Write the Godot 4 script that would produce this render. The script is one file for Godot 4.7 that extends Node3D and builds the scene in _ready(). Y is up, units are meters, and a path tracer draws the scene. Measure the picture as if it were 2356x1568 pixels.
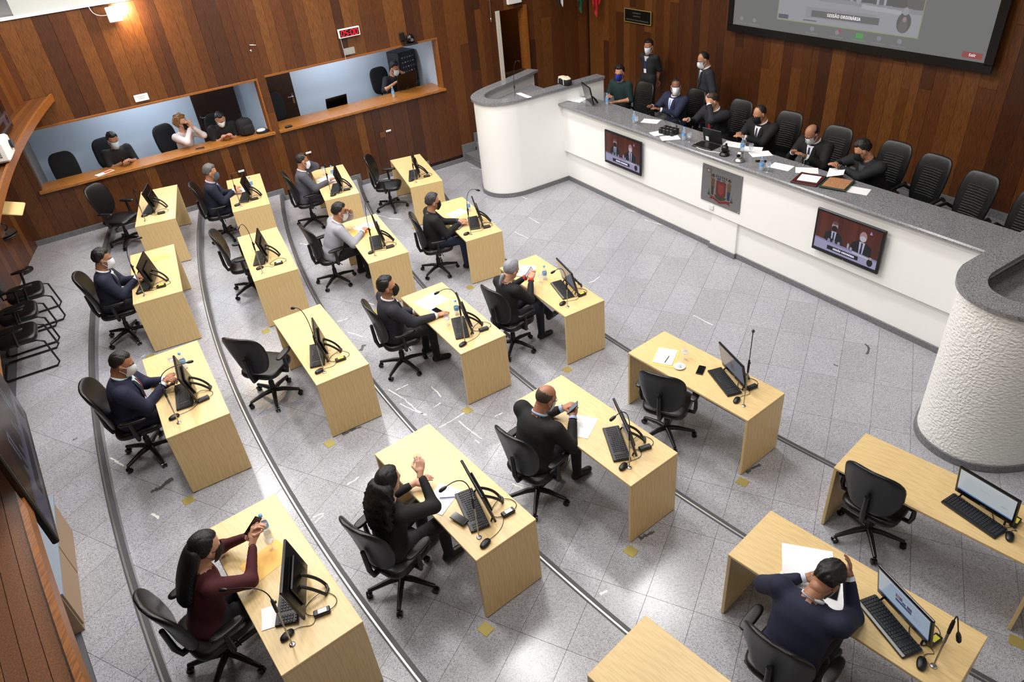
extends Node3D
# A council chamber seen from its gallery: tiered rows of desks, a long podium, plank walls.
const STEP := 0.157                       # height of one tier
const TURN := 0.500909                    # the room's own axes are turned by 28.7 degrees
const RADII := [22.858, 24.358, 25.891, 27.347, 28.814, 29.97]
const CENTRE := Vector2(21.026, -19.204)  # centre of the curved tiers (x, z)
const WALL_A := -2.5                      # plank wall with the two booths
const WALL_B := 2.5                       # plank wall behind the podium
const STAGE := 0.56                       # platform behind the podium
var ROOM := Transform3D(Basis(Vector3.UP, TURN), Vector3(1.51, 0, -13.6))
var M := {}
var used := {}
var rng := RandomNumberGenerator.new()

# ---------------------------------------------------------------- mesh builder
class MB:
	var v := PackedVector3Array()
	var n := PackedVector3Array()
	var t := PackedVector2Array()

	func tri(a: Vector3, b: Vector3, c: Vector3, ta := Vector2.ZERO, tb := Vector2.ZERO, tc := Vector2.ZERO) -> void:
		var m := (b - a).cross(c - a).normalized()
		v.append(a); v.append(c); v.append(b)
		n.append(m); n.append(m); n.append(m)
		t.append(ta); t.append(tc); t.append(tb)

	func quad(a: Vector3, b: Vector3, c: Vector3, d: Vector3) -> void:
		tri(a, b, c, Vector2(0, 1), Vector2(1, 1), Vector2(1, 0))
		tri(a, c, d, Vector2(0, 1), Vector2(1, 0), Vector2(0, 0))

	func box(xf: Transform3D, s: Vector3) -> void:
		cbox(xf, s, 0.0)

	func cbox(xf: Transform3D, s: Vector3, c := 0.004) -> void:
		var h := s * 0.5
		c = minf(c, minf(h.x, minf(h.y, h.z)) * 0.95)
		var q := []
		for i in 8:
			var g := Vector3(1 if i & 1 else -1, 1 if i & 2 else -1, 1 if i & 4 else -1)
			var k := Vector3(g.x * h.x, g.y * h.y, g.z * h.z)
			q.append([xf * (k - Vector3(0, g.y * c, g.z * c)), xf * (k - Vector3(g.x * c, 0, g.z * c)), xf * (k - Vector3(g.x * c, g.y * c, 0))])
		quad(q[1][0], q[3][0], q[7][0], q[5][0]); quad(q[0][0], q[4][0], q[6][0], q[2][0])
		quad(q[2][1], q[6][1], q[7][1], q[3][1]); quad(q[0][1], q[1][1], q[5][1], q[4][1])
		quad(q[4][2], q[5][2], q[7][2], q[6][2]); quad(q[0][2], q[2][2], q[3][2], q[1][2])
		if c <= 0.0:
			return
		var o := xf.origin
		for e in [[0, 1, 1, 2], [2, 3, 1, 2], [4, 5, 1, 2], [6, 7, 1, 2], [0, 2, 0, 2], [1, 3, 0, 2], [4, 6, 0, 2], [5, 7, 0, 2], [0, 4, 0, 1], [1, 5, 0, 1], [2, 6, 0, 1], [3, 7, 0, 1]]:
			out_quad(q[e[0]][e[2]], q[e[1]][e[2]], q[e[1]][e[3]], q[e[0]][e[3]], o)
		for i in 8:
			out_tri(q[i][0], q[i][1], q[i][2], o)

	func out_tri(a: Vector3, b: Vector3, c: Vector3, o: Vector3) -> void:
		if (b - a).cross(c - a).dot(a - o) >= 0.0:
			tri(a, b, c)
		else:
			tri(a, c, b)

	func out_quad(a: Vector3, b: Vector3, c: Vector3, d: Vector3, o: Vector3) -> void:
		out_tri(a, b, c, o)
		out_tri(a, c, d, o)

	# rows of points; normals are smoothed over the grid
	func grid(rows: Array, close_cols := false, flip := false, uvs := false) -> void:
		var R := rows.size()
		var Cn: int = rows[0].size()
		var nn := []
		for i in R:
			var line := PackedVector3Array()
			for j in Cn:
				var up: Vector3 = rows[mini(i + 1, R - 1)][j] - rows[maxi(i - 1, 0)][j]
				var j1 := (j + 1) % Cn if close_cols else mini(j + 1, Cn - 1)
				var j0 := (j - 1 + Cn) % Cn if close_cols else maxi(j - 1, 0)
				var si: Vector3 = rows[i][j1] - rows[i][j0]
				if up.length_squared() < 1e-14:
					up = rows[mini(i + 1, R - 1)][(j + Cn / 2) % Cn] - rows[i][j]
				if si.length_squared() < 1e-14:
					var i2 := 1 if i == 0 else R - 2
					si = rows[i2][j1] - rows[i2][j0]
				var m := si.cross(up)
				line.append(m.normalized() if not flip else -m.normalized())
			nn.append(line)
		for i in R - 1:
			for j in (Cn if close_cols else Cn - 1):
				var k := (j + 1) % Cn
				var ids := [[i, j], [i, k], [i + 1, k], [i + 1, j]]
				for tr in [[0, 1, 2], [0, 2, 3]]:
					var a: Vector3 = rows[ids[tr[0]][0]][ids[tr[0]][1]]
					var b: Vector3 = rows[ids[tr[1]][0]][ids[tr[1]][1]]
					var c: Vector3 = rows[ids[tr[2]][0]][ids[tr[2]][1]]
					if (b - a).cross(c - a).length_squared() < 1e-16:
						continue
					var order := [tr[0], tr[2], tr[1]] if not flip else [tr[0], tr[1], tr[2]]
					for w in order:
						v.append(rows[ids[w][0]][ids[w][1]])
						n.append(nn[ids[w][0]][ids[w][1]])
						var jj: int = (j + 1) if (w == 1 or w == 2) else j
						t.append(Vector2(float(jj) / (Cn if close_cols else Cn - 1), 1.0 - float(ids[w][0]) / (R - 1)))

	func tube(path: Array, r: Variant, seg := 8, caps := true) -> void:
		var rows := []
		var last := Vector3.UP
		for i in path.size():
			var d: Vector3 = (path[mini(i + 1, path.size() - 1)] - path[maxi(i - 1, 0)]).normalized()
			var s := d.cross(last)
			if s.length() < 0.05:
				s = d.cross(Vector3.RIGHT if absf(d.x) < 0.9 else Vector3.FORWARD)
			s = s.normalized()
			var u := s.cross(d).normalized()
			last = u
			var rr: float = r[i] if r is Array else r
			var line := PackedVector3Array()
			for k in seg:
				var a := TAU * k / seg
				line.append(path[i] + (s * cos(a) + u * sin(a)) * rr)
			rows.append(line)
		grid(rows, true, true)
		if caps:
			for e in [0, rows.size() - 1]:
				var o: Vector3 = path[e] + (path[1] - path[0] if e == 0 else path[path.size() - 2] - path[path.size() - 1])
				for k in seg:
					out_tri(path[e], rows[e][k], rows[e][(k + 1) % seg], o)

	func lathe(xf: Transform3D, prof: Array, seg := 12) -> void:   # prof: [radius, height] from the bottom up
		var rows := []
		for p in prof:
			var line := PackedVector3Array()
			for k in seg:
				var a := TAU * k / seg
				line.append(xf * Vector3(p[0] * cos(a), p[1], -p[0] * sin(a)))
			rows.append(line)
		grid(rows, true)

	# flat polygon (x, z) raised from y0 to y1
	func prism(poly: PackedVector2Array, y0: float, y1: float, xf := Transform3D(), bottom := true) -> void:
		if Geometry2D.is_polygon_clockwise(poly):
			poly = poly.duplicate()
			poly.reverse()
		var ids := Geometry2D.triangulate_polygon(poly)
		for i in range(0, ids.size(), 3):
			var a := poly[ids[i]]
			var b := poly[ids[i + 1]]
			var c := poly[ids[i + 2]]
			if (b - a).cross(c - a) < 0.0:
				var s := b
				b = c
				c = s
			tri(xf * Vector3(a.x, y1, a.y), xf * Vector3(c.x, y1, c.y), xf * Vector3(b.x, y1, b.y), a, c, b)
			if bottom:
				tri(xf * Vector3(a.x, y0, a.y), xf * Vector3(b.x, y0, b.y), xf * Vector3(c.x, y0, c.y), a, b, c)
		for i in poly.size():
			var a := poly[i]
			var b := poly[(i + 1) % poly.size()]
			quad(xf * Vector3(b.x, y0, b.y), xf * Vector3(a.x, y0, a.y), xf * Vector3(a.x, y1, a.y), xf * Vector3(b.x, y1, b.y))

	# rounded cushion: superellipsoid
	func ell(xf: Transform3D, r: Vector3, e1 := 1.0, e2 := 1.0, nu := 12, nv := 16) -> void:
		var rows := []
		for i in nu + 1:
			var a := -PI / 2 + PI * i / nu
			var line := PackedVector3Array()
			for j in nv:
				var b := TAU * j / nv
				line.append(xf * Vector3(r.x * pw(cos(a), e1) * pw(cos(b), e2), r.y * pw(sin(a), e1), -r.z * pw(cos(a), e1) * pw(sin(b), e2)))
			rows.append(line)
		grid(rows, true)

	static func pw(x: float, e: float) -> float:
		return signf(x) * pow(absf(x), e)

	func add(o: MB, xf: Transform3D) -> void:
		var mirror := xf.basis.determinant() < 0.0
		var nb := xf.basis.orthonormalized() if not mirror else xf.basis
		for i in range(0, o.v.size(), 3):
			for k in ([0, 2, 1] if mirror else [0, 1, 2]):
				v.append(xf * o.v[i + k])
				n.append((nb * o.n[i + k]).normalized())
				t.append(o.t[i + k])

	func arrays() -> Array:
		var a := []
		a.resize(Mesh.ARRAY_MAX)
		a[Mesh.ARRAY_VERTEX] = v
		a[Mesh.ARRAY_NORMAL] = n
		a[Mesh.ARRAY_TEX_UV] = t
		return a

func at(p: Vector3, turn := 0.0, tilt := 0.0, roll := 0.0) -> Transform3D:
	return Transform3D(Basis.from_euler(Vector3(deg_to_rad(tilt), deg_to_rad(turn), deg_to_rad(roll))), p)

func rm(a: float, b: float, y := 0.0) -> Vector3:
	return ROOM * Vector3(b, y, a)

# ---------------------------------------------------------------- things and parts
func numbered(called: String) -> String:
	used[called] = used.get(called, -1) + 1
	return called if used[called] == 0 else "%s_%03d" % [called, used[called]]

func tag(o: Node3D, label := "", category := "", group := "", kind := "") -> Node3D:
	for p in [["label", label], ["category", category], ["group", group], ["kind", kind]]:
		if p[1]:
			o.set_meta(p[0], p[1])
	return o

func thing(called: String, label: String, category: String, xf := Transform3D(), group := "", kind := "") -> Node3D:
	var o := Node3D.new()
	o.name = numbered(called)
	add_child(o)
	o.transform = xf
	return tag(o, label, category, group, kind)

func fin(mb: MB, called: String, mat: Material, parent: Node3D, xf := Transform3D()) -> MeshInstance3D:
	var m := ArrayMesh.new()
	m.add_surface_from_arrays(Mesh.PRIMITIVE_TRIANGLES, mb.arrays())
	m.surface_set_material(0, mat)
	return put(m, called, parent, xf)

func put(m: Mesh, called: String, parent: Node3D, xf := Transform3D()) -> MeshInstance3D:
	var o := MeshInstance3D.new()
	o.mesh = m
	o.transform = xf
	if parent == self:
		o.name = numbered(called)
	else:
		o.name = called
	parent.add_child(o, true)
	return o

func solo(mb: MB, called: String, mat: Material, label: String, category: String, xf := Transform3D(), group := "") -> MeshInstance3D:
	var o := fin(mb, called, mat, self, xf)
	tag(o, label, category, group)
	return o

func copy(o: Node3D, label := "") -> Node3D:
	var base := str(o.name)
	if base.length() > 4 and base.substr(base.length() - 3).is_valid_int():
		base = base.substr(0, base.length() - 4)
	var c: Node3D = o.duplicate()
	c.name = numbered(base)
	add_child(c)
	if label:
		c.set_meta("label", label)
	return c

# ---------------------------------------------------------------- materials
func flat(key: String, c: Color, rough := 0.6, metal := 0.0) -> StandardMaterial3D:
	if not M.has(key):
		var m := StandardMaterial3D.new()
		m.albedo_color = c
		m.roughness = rough
		m.metallic = metal
		m.resource_name = key
		M[key] = m
	return M[key]

func ramp(stops: Array) -> Gradient:
	var g := Gradient.new()
	var o := PackedFloat32Array()
	var c := PackedColorArray()
	for s in stops:
		o.append(s[0])
		c.append(s[1])
	g.offsets = o
	g.colors = c
	return g

func noise_tex(kind: int, freq: float, stops: Array, size := 256, seed_ := 1, octaves := 3) -> NoiseTexture2D:
	var f := FastNoiseLite.new()
	f.noise_type = kind
	f.frequency = freq
	f.seed = seed_
	f.fractal_octaves = octaves
	if kind == FastNoiseLite.TYPE_CELLULAR:
		f.cellular_return_type = FastNoiseLite.RETURN_CELL_VALUE
		f.fractal_type = FastNoiseLite.FRACTAL_NONE
	var x := NoiseTexture2D.new()
	x.width = size
	x.height = size
	x.seamless = true
	x.noise = f
	x.color_ramp = ramp(stops)
	return x

func textured(key: String, tex: Texture2D, scale: Vector3, c: Color, rough := 0.5, world := false) -> StandardMaterial3D:
	var m := flat(key, c, rough)
	m.albedo_texture = tex
	m.uv1_triplanar = true
	m.uv1_world_triplanar = world
	m.uv1_scale = scale
	return m

func glow(key: String, c: Color, energy: float) -> StandardMaterial3D:
	var m := flat(key, c, 0.4)
	m.emission_enabled = true
	m.emission = c
	m.emission_energy_multiplier = energy
	return m

func glass(key: String, c: Color, alpha: float) -> StandardMaterial3D:
	var m := flat(key, Color(c.r, c.g, c.b, alpha), 0.03)
	m.transparency = BaseMaterial3D.TRANSPARENCY_ALPHA
	return m

func picture(key: String, im: Image, energy := 0.0, rough := 0.5) -> StandardMaterial3D:
	var m := flat(key, Color.WHITE, rough)
	var x := ImageTexture.create_from_image(im)
	m.texture_repeat = false
	if energy > 0.0:
		m.albedo_color = Color(0.02, 0.02, 0.02)
		m.emission_enabled = true
		m.emission_texture = x
		m.emission = Color.WHITE
		m.emission_operator = BaseMaterial3D.EMISSION_OP_MULTIPLY
		m.emission_energy_multiplier = energy
	else:
		m.albedo_texture = x
	return m

func make_materials() -> void:
	var C := FastNoiseLite.TYPE_CELLULAR
	var X := FastNoiseLite.TYPE_SIMPLEX
	var g := func(v: float) -> Color: return Color(v, v, v * 1.015)
	var fl := noise_tex(C, 0.20, [[0.0, g.call(0.62)], [0.12, g.call(0.76)], [0.3, g.call(0.84)], [0.6, g.call(0.90)], [0.85, g.call(0.95)], [1.0, g.call(1.0)]], 1024, 3)
	for i in 3:
		textured("tile%d" % i, fl, Vector3.ONE * 0.9, [Color(0.725, 0.725, 0.74), Color(0.712, 0.712, 0.724), Color(0.738, 0.738, 0.755)][i], 0.22, true)
	var top := noise_tex(C, 0.22, [[0.0, g.call(0.45)], [0.15, g.call(0.7)], [0.5, g.call(0.85)], [1.0, g.call(1.0)]], 512, 9)
	textured("granite", top, Vector3.ONE * 1.4, Color(0.60, 0.605, 0.61), 0.14, true)
	textured("baseboard", top, Vector3.ONE * 1.4, Color(0.52, 0.525, 0.53), 0.3, true)
	flat("grout", Color(0.33, 0.33, 0.34), 0.8)
	var wood := noise_tex(X, 0.03, [[0.0, Color(0.62, 0.60, 0.58)], [0.35, Color(0.82, 0.80, 0.78)], [0.6, Color(0.95, 0.94, 0.93)], [1.0, Color(1, 1, 1)]], 512, 5, 5)
	var tones := [Color(0.37, 0.21, 0.09), Color(0.41, 0.24, 0.10), Color(0.33, 0.18, 0.085), Color(0.44, 0.265, 0.115), Color(0.29, 0.16, 0.085), Color(0.39, 0.22, 0.10), Color(0.47, 0.29, 0.13), Color(0.35, 0.195, 0.085)]
	for i in tones.size():
		var m := textured("plank%d" % i, wood, Vector3(5.0, 0.32, 5.0), tones[i], 0.36)
		m.uv1_offset = Vector3(0.37 * i, 0.21 * i, 0.11 * i)
	textured("counter_wood", wood, Vector3(0.4, 5.0, 5.0), Color(0.69, 0.45, 0.20), 0.3)
	textured("trim_wood", wood, Vector3(4.0, 4.0, 0.4), Color(0.60, 0.37, 0.16), 0.35)
	textured("door_wood", wood, Vector3(6.0, 0.4, 6.0), Color(0.23, 0.14, 0.10), 0.4)
	var maple := noise_tex(X, 0.02, [[0.0, Color(0.91, 0.89, 0.86)], [0.5, Color(0.97, 0.96, 0.95)], [1.0, Color(1, 1, 1)]], 256, 11, 4)
	textured("desk_top", maple, Vector3(0.7, 9.0, 9.0), Color(0.885, 0.775, 0.56), 0.34)
	textured("desk_side", maple, Vector3(9.0, 0.6, 9.0), Color(0.885, 0.775, 0.56), 0.34)
	flat("desk_edge", Color(0.885, 0.775, 0.56), 0.34)
	flat("white_wall", Color(0.95, 0.948, 0.935), 0.7)
	var rough := flat("plaster", Color(0.95, 0.948, 0.935), 0.8)
	rough.normal_enabled = true
	rough.normal_texture = bumps(0.06, 4.0)
	rough.uv1_triplanar = true
	rough.uv1_scale = Vector3.ONE * 1.5
	flat("booth_wall", Color(0.80, 0.845, 0.90), 0.75)
	flat("booth_side", Color(0.45, 0.44, 0.43), 0.8)
	flat("ceiling", Color(0.86, 0.86, 0.85), 0.85)
	var leather := flat("leather", Color(0.045, 0.045, 0.05), 0.33)
	leather.normal_enabled = true
	leather.normal_texture = bumps(0.12, 1.2)
	leather.uv1_triplanar = true
	leather.uv1_scale = Vector3.ONE * 5.0
	flat("fabric_black", Color(0.06, 0.06, 0.07), 0.85)
	flat("plastic", Color(0.07, 0.07, 0.075), 0.38)
	flat("plastic_dark", Color(0.035, 0.035, 0.04), 0.25)
	flat("key", Color(0.13, 0.135, 0.15), 0.5)
	flat("chrome", Color(0.80, 0.80, 0.82), 0.2, 1.0)
	flat("steel", Color(0.66, 0.65, 0.62), 0.35, 1.0)
	flat("alu", Color(0.74, 0.74, 0.73), 0.32, 0.9)
	flat("rubber", Color(0.27, 0.27, 0.28), 0.6)
	flat("paper", Color(0.955, 0.955, 0.96), 0.8)
	flat("envelope", Color(0.96, 0.76, 0.42), 0.75)
	flat("brass", Color(0.66, 0.60, 0.34), 0.5, 0.3)
	flat("white_plastic", Color(0.90, 0.90, 0.89), 0.4)
	flat("label_blue", Color(0.42, 0.66, 0.88), 0.4)
	flat("porcelain", Color(0.95, 0.94, 0.92), 0.15)
	glass("glass", Color(0.95, 0.97, 1.0), 0.10)
	glass("bottle", Color(0.86, 0.93, 1.0), 0.16)

func bumps(freq: float, strength: float) -> NoiseTexture2D:
	var x := noise_tex(FastNoiseLite.TYPE_SIMPLEX, freq, [[0.0, Color.BLACK], [1.0, Color.WHITE]], 256, 17, 3)
	x.color_ramp = null
	x.as_normal_map = true
	x.bump_strength = strength
	return x

# ---------------------------------------------------------------- the room
func ring(r: float, a: float, y := 0.0) -> Vector3:      # point on a tier's circle; a in radians around the centre
	return Vector3(CENTRE.x + r * cos(a), y, CENTRE.y + r * sin(a))

func ring_poly(r0: float, r1: float, a0: float, a1: float, steps := 40) -> PackedVector2Array:
	var p := PackedVector2Array()
	for i in steps + 1:
		var a := lerpf(a0, a1, float(i) / steps)
		p.append(CENTRE + Vector2(cos(a), sin(a)) * r0)
	for i in steps + 1:
		var a := lerpf(a1, a0, float(i) / steps)
		p.append(CENTRE + Vector2(cos(a), sin(a)) * r1)
	return p

func room_poly(pts: Array) -> PackedVector2Array:          # list of [a, b]
	var p := PackedVector2Array()
	for q in pts:
		var w := rm(q[0], q[1])
		p.append(Vector2(w.x, w.z))
	return p

func build_floor() -> void:
	var fl := thing("floor", "", "", Transform3D(), "", "structure")
	var inside := room_poly([[WALL_A, -13.0], [WALL_A, 2.6], [13.5, 2.6], [13.5, -13.0]])
	var view := room_poly([[WALL_A, -9.6], [WALL_A, -0.5], [-0.4, 0.02], [9.6, 0.02], [10.6, -2.5], [10.4, -8.9], [3.0, -9.8]])
	var areas := []
	var well := Geometry2D.intersect_polygons(ring_poly(0.5, RADII[0], 1.9, 3.9, 110), inside)
	areas.append([well[0], -STEP])
	for k in 5:
		var strip := Geometry2D.intersect_polygons(ring_poly(RADII[k], RADII[k + 1] + (0.2 if k == 4 else 0.0), 2.1, 3.6, 110), inside)
		areas.append([strip[0], k * STEP])
	for ar in areas:
		var mb := MB.new()
		mb.prism(ar[0], -0.6, ar[1] - 0.006)
		fin(mb, "tier_slab", M.grout, fl)
	# stone tiles of 0.4 x 0.8 m, laid at an angle and cut along the tiers
	var dir := Vector2(sin(deg_to_rad(-29.0)), cos(deg_to_rad(-29.0)))
	var across := Vector2(cos(deg_to_rad(29.0)), sin(deg_to_rad(29.0)))
	var list := []
	for ar in areas:
		var lo := Vector2(1e9, 1e9)
		var hi := -lo
		var shape: PackedVector2Array = ar[0]
		for cut in Geometry2D.intersect_polygons(shape, view):
			for p in cut:
				var q := Vector2(p.dot(across), p.dot(dir))
				lo = lo.min(q)
				hi = hi.max(q)
			for i in range(floori((lo.x - 0.635) / 0.4), ceili((hi.x - 0.635) / 0.4)):
				for j in range(floori((lo.y + 8.395) / 0.8), ceili((hi.y + 8.395) / 0.8)):
					var x0 := 0.635 + i * 0.4 + 0.0015
					var y0 := -8.395 + j * 0.8 + 0.0015
					var t := PackedVector2Array()
					for c in [[0, 0], [1, 0], [1, 1], [0, 1]]:
						t.append(across * (x0 + c[0] * 0.397) + dir * (y0 + c[1] * 0.797))
					for piece in Geometry2D.intersect_polygons(t, cut):
						if piece.size() >= 3:
							var mid := Vector2.ZERO
							var area := 0.0
							for e in piece.size():
								mid += piece[e] / piece.size()
								area += piece[e].cross(piece[(e + 1) % piece.size()]) * 0.5
							if absf(area) > 0.0008:
								list.append([mid.length_squared() - absf(area) * 120.0, piece, ar[1], (i * 7 + j * 13) % 3])
	list.sort_custom(func(p, q): return p[0] < q[0])
	var rest := [MB.new(), MB.new(), MB.new()]
	for i in list.size():
		if i < 300:
			var mb := MB.new()
			mb.prism(list[i][1], list[i][2] - 0.006, list[i][2], Transform3D(), false)
			fin(mb, "tile", M["tile%d" % absi(list[i][3])], fl)
		else:
			rest[absi(list[i][3])].prism(list[i][1], list[i][2] - 0.006, list[i][2], Transform3D(), false)
	for k in 3:
		if rest[k].v.size():
			tag(fin(rest[k], "far_tiles", M["tile%d" % k], fl), "", "", "", "stuff")
	# nosings: rubber, metal and rubber strips along each step, and the stone riser below
	for k in 5:
		var y: float = k * STEP
		for s in [[0.0, 0.038, M.rubber, 0.008, "nosing_rubber"], [0.038, 0.053, M.alu, 0.012, "nosing_metal"], [0.053, 0.066, M.rubber, 0.008, "nosing_edge"]]:
			var mb := MB.new()
			var a0 := 2.62
			var a1 := [2.945, 2.935, 2.925, 2.92, 2.925][k] as float
			# cut at the plank wall
			var poly := ring_poly(RADII[k] + s[0] - 0.02, RADII[k] + s[1] - 0.02, 2.2, 3.6, 160)
			for c in Geometry2D.intersect_polygons(poly, inside):
				mb.prism(c, y - 0.02, y + s[3] - 0.004)
			fin(mb, s[4], s[2], fl)
		var rb := MB.new()
		for c in Geometry2D.intersect_polygons(ring_poly(RADII[k] - 0.012, RADII[k] + 0.02, 2.2, 3.6, 160), inside):
			rb.prism(c, y - STEP - 0.01, y - 0.018)
		fin(rb, "riser", M.baseboard, fl)

# boards between b0..b1 of the plank wall lying in the room's plane a = WALL_A (or b = WALL_B), skipping the openings
func plank_wall(called: String, s0: float, s1: float, y0: float, y1: float, holes: Array, facing_a: bool, salt: int) -> Node3D:
	var wall := thing(called, "", "", ROOM, "", "structure")
	rng.seed = salt
	var edges := [s0, s1]
	for h in holes:
		edges.append(h[0])
		edges.append(h[1])
	edges.sort()
	var x := s0
	var last := -1
	while x < s1 - 0.001:
		var w := rng.randf_range(0.13, 0.27)
		var nx := minf(x + w, s1)
		for e in edges:
			if e > x + 0.001 and e < nx + 0.04:
				nx = e
				break
		var mid := (x + nx) * 0.5
		var spans := [[y0, y1]]
		for h in holes:
			if mid > h[0] and mid < h[1]:
				var cut := []
				for sp in spans:
					if h[2] > sp[0]:
						cut.append([sp[0], minf(h[2], sp[1])])
					if h[3] < sp[1]:
						cut.append([maxf(h[3], sp[0]), sp[1]])
				spans = cut
		for sp in spans:
			var ys := [sp[0], sp[1]]
			if sp[1] - sp[0] > 1.6 and rng.randf() < 0.75:
				ys = [sp[0], lerpf(sp[0], sp[1], rng.randf_range(0.25, 0.75)), sp[1]]
			for i in ys.size() - 1:
				var tone := rng.randi_range(0, 7)
				if tone == last:
					tone = (tone + 3) % 8
				last = tone
				var mb := MB.new()
				var th := 0.03 + rng.randf_range(0.0, 0.004)
				var cy: float = (ys[i] + ys[i + 1]) * 0.5
				if facing_a:
					mb.cbox(Transform3D(Basis(), Vector3(mid, cy, WALL_A - 0.03 + th * 0.5 - 0.015)), Vector3(nx - x - 0.002, ys[i + 1] - ys[i] - 0.002, th), 0.002)
				else:
					mb.cbox(Transform3D(Basis(), Vector3(WALL_B + 0.03 - th * 0.5 + 0.015, cy, mid)), Vector3(th, ys[i + 1] - ys[i] - 0.002, nx - x - 0.002), 0.002)
				fin(mb, "plank", M["plank%d" % tone], wall)
		x = nx
	return wall

func slab(called: String, a0: float, a1: float, b0: float, b1: float, y0: float, y1: float, mat: Material, parent: Node3D = null, kind := "structure") -> MeshInstance3D:
	var mb := MB.new()
	mb.cbox(Transform3D(Basis(), Vector3((b0 + b1) / 2, (y0 + y1) / 2, (a0 + a1) / 2)), Vector3(b1 - b0, y1 - y0, a1 - a0), 0.002)
	var o := fin(mb, called, mat, parent if parent else self as Node3D, ROOM if parent == null else Transform3D())
	if parent == null:
		tag(o, "", "", "", kind)
	return o

func build_shell() -> void:
	# plank wall with the two booths and the side door
	var left_open := [-8.9, -5.0, 1.48, 2.45]
	var right_open := [-4.83, -1.33, 1.48, 2.47]
	var door_open := [0.16, 0.80, STAGE, 2.72]
	var w := plank_wall("wall_far", -9.75, WALL_B, 0.0, 4.02, [left_open, right_open, door_open], true, 11)
	# solid backing behind the boards
	for p in [[-9.9, 2.7, -0.6, 1.44], [-9.9, -8.9, 1.44, 4.0], [-5.0, -4.83, 1.44, 2.5], [-1.33, 0.16, 1.44, 2.72], [0.80, 2.7, 1.44, 4.0], [-8.9, -1.33, 2.5, 4.0], [-1.33, 0.8, 2.72, 4.0]]:
		slab("backing", WALL_A - 0.20, WALL_A - 0.05, p[0], p[1], p[2], p[3], M.door_wood, w)
	# frames of the openings and the counter boards
	for h in [left_open, right_open]:
		slab("opening_frame", WALL_A - 0.2, WALL_A + 0.012, h[0] - 0.02, h[1] + 0.02, h[3] - 0.005, h[3] + 0.028, M.trim_wood, w)
		slab("opening_frame", WALL_A - 0.2, WALL_A + 0.012, h[1] - 0.012, h[1] + 0.02, h[2], h[3], M.trim_wood, w)
	slab("counter_board", WALL_A - 0.42, WALL_A + 0.06, -8.95, -4.94, 1.46, 1.505, M.counter_wood, w)
	slab("counter_board", WALL_A - 0.58, WALL_A + 0.07, -4.86, -1.29, 1.46, 1.505, M.counter_wood, w)
	slab("door_jamb", WALL_A - 0.22, WALL_A + 0.02, 0.10, 0.19, STAGE, 2.74, flat("jamb", Color(0.78, 0.75, 0.70), 0.6), w)
	slab("door_jamb", WALL_A - 0.22, WALL_A + 0.03, 0.78, 0.86, STAGE, 2.76, M.trim_wood, w)
	slab("wall_upper", WALL_A - 0.2, WALL_A, -9.9, 2.7, 6.0, 6.5, M.white_wall)
	# booth rooms
	slab("wall_booth_back", -4.42, -4.3, -9.3, -0.9, -0.2, 2.9, M.booth_wall)
	slab("wall_booth_left", -4.35, WALL_A - 0.2, -9.02, -8.88, -0.2, 2.9, M.booth_side)
	slab("wall_booth_middle", -4.35, WALL_A - 0.2, -5.0, -4.88, -0.2, 2.9, M.booth_wall)
	slab("wall_booth_right", -4.35, WALL_A - 0.2, -1.3, -1.18, -0.2, 2.9, M.booth_wall)
	slab("floor_booth", -4.35, WALL_A - 0.2, -9.0, -1.2, 0.55, 0.62, flat("booth_floor", Color(0.5, 0.5, 0.5), 0.5))
	slab("ceiling_booth", -4.35, WALL_A - 0.2, -9.0, -1.2, 2.72, 2.8, M.ceiling)
	var dn := 1
	for d in [[-5.97, -5.12, 0.07], [-4.80, -3.94, 0.8]]:
		var dr := thing("door_%d" % dn, "", "", ROOM, "", "structure")
		dn += 1
		slab("door_leaf", -4.3, -4.25, d[0], d[1], 0.62, 2.62, M.door_wood, dr)
		var hb := MB.new()
		var hx: float = d[0] + d[2]
		hb.tube([Vector3(hx, 1.62, -4.25), Vector3(hx, 1.62, -4.19)], 0.012, 8)
		hb.tube([Vector3(hx, 1.62, -4.19), Vector3(hx + (0.12 if d[2] < 0.4 else -0.12), 1.62, -4.19)], 0.011, 8)
		hb.cbox(Transform3D(Basis(), Vector3(hx, 1.57, -4.245)), Vector3(0.04, 0.2, 0.008), 0.002)
		fin(hb, "door_handle", M.chrome, dr)
	# room beyond the side door
	slab("floor_lobby", -5.6, WALL_A - 0.2, -0.4, 1.6, STAGE - 0.1, STAGE, M.trim_wood)
	slab("wall_lobby_back", -5.7, -5.6, -1.0, 1.8, 0.4, 3.2, M.plank5)
	slab("wall_lobby_right", -5.6, WALL_A - 0.2, 1.5, 1.6, 0.4, 3.2, M.plank0)
	slab("wall_lobby_left", -5.6, WALL_A - 0.2, -0.5, -0.4, 0.4, 3.2, M.plank0)
	slab("ceiling_lobby", -5.6, WALL_A - 0.2, -0.5, 1.6, 3.1, 3.2, M.ceiling)
	# plank wall behind the podium
	var pw := plank_wall("wall_right", WALL_A, 12.6, STAGE, 5.4, [], false, 23)
	slab("backing", WALL_A - 0.2, 12.8, WALL_B + 0.05, WALL_B + 0.2, -0.6, 5.4, M.door_wood, pw)
	slab("wall_right_upper", WALL_A - 4.2, 13.7, WALL_B + 0.02, WALL_B + 0.2, 5.4, 6.5, M.white_wall)
	slab("baseboard_right", WALL_A, 12.6, WALL_B - 0.03, WALL_B + 0.03, STAGE, STAGE + 0.1, M.baseboard)
	slab("floor_platform", WALL_A, 12.6, 0.25, WALL_B + 0.05, -0.3, STAGE, M.granite)
	# baseboards along the booth wall, one piece for each tier
	var bs := [[-9.75, 4], [-8.2, 3], [-6.7, 2], [-5.05, 1], [-3.5, 0], [-1.98, -1]]
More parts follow.
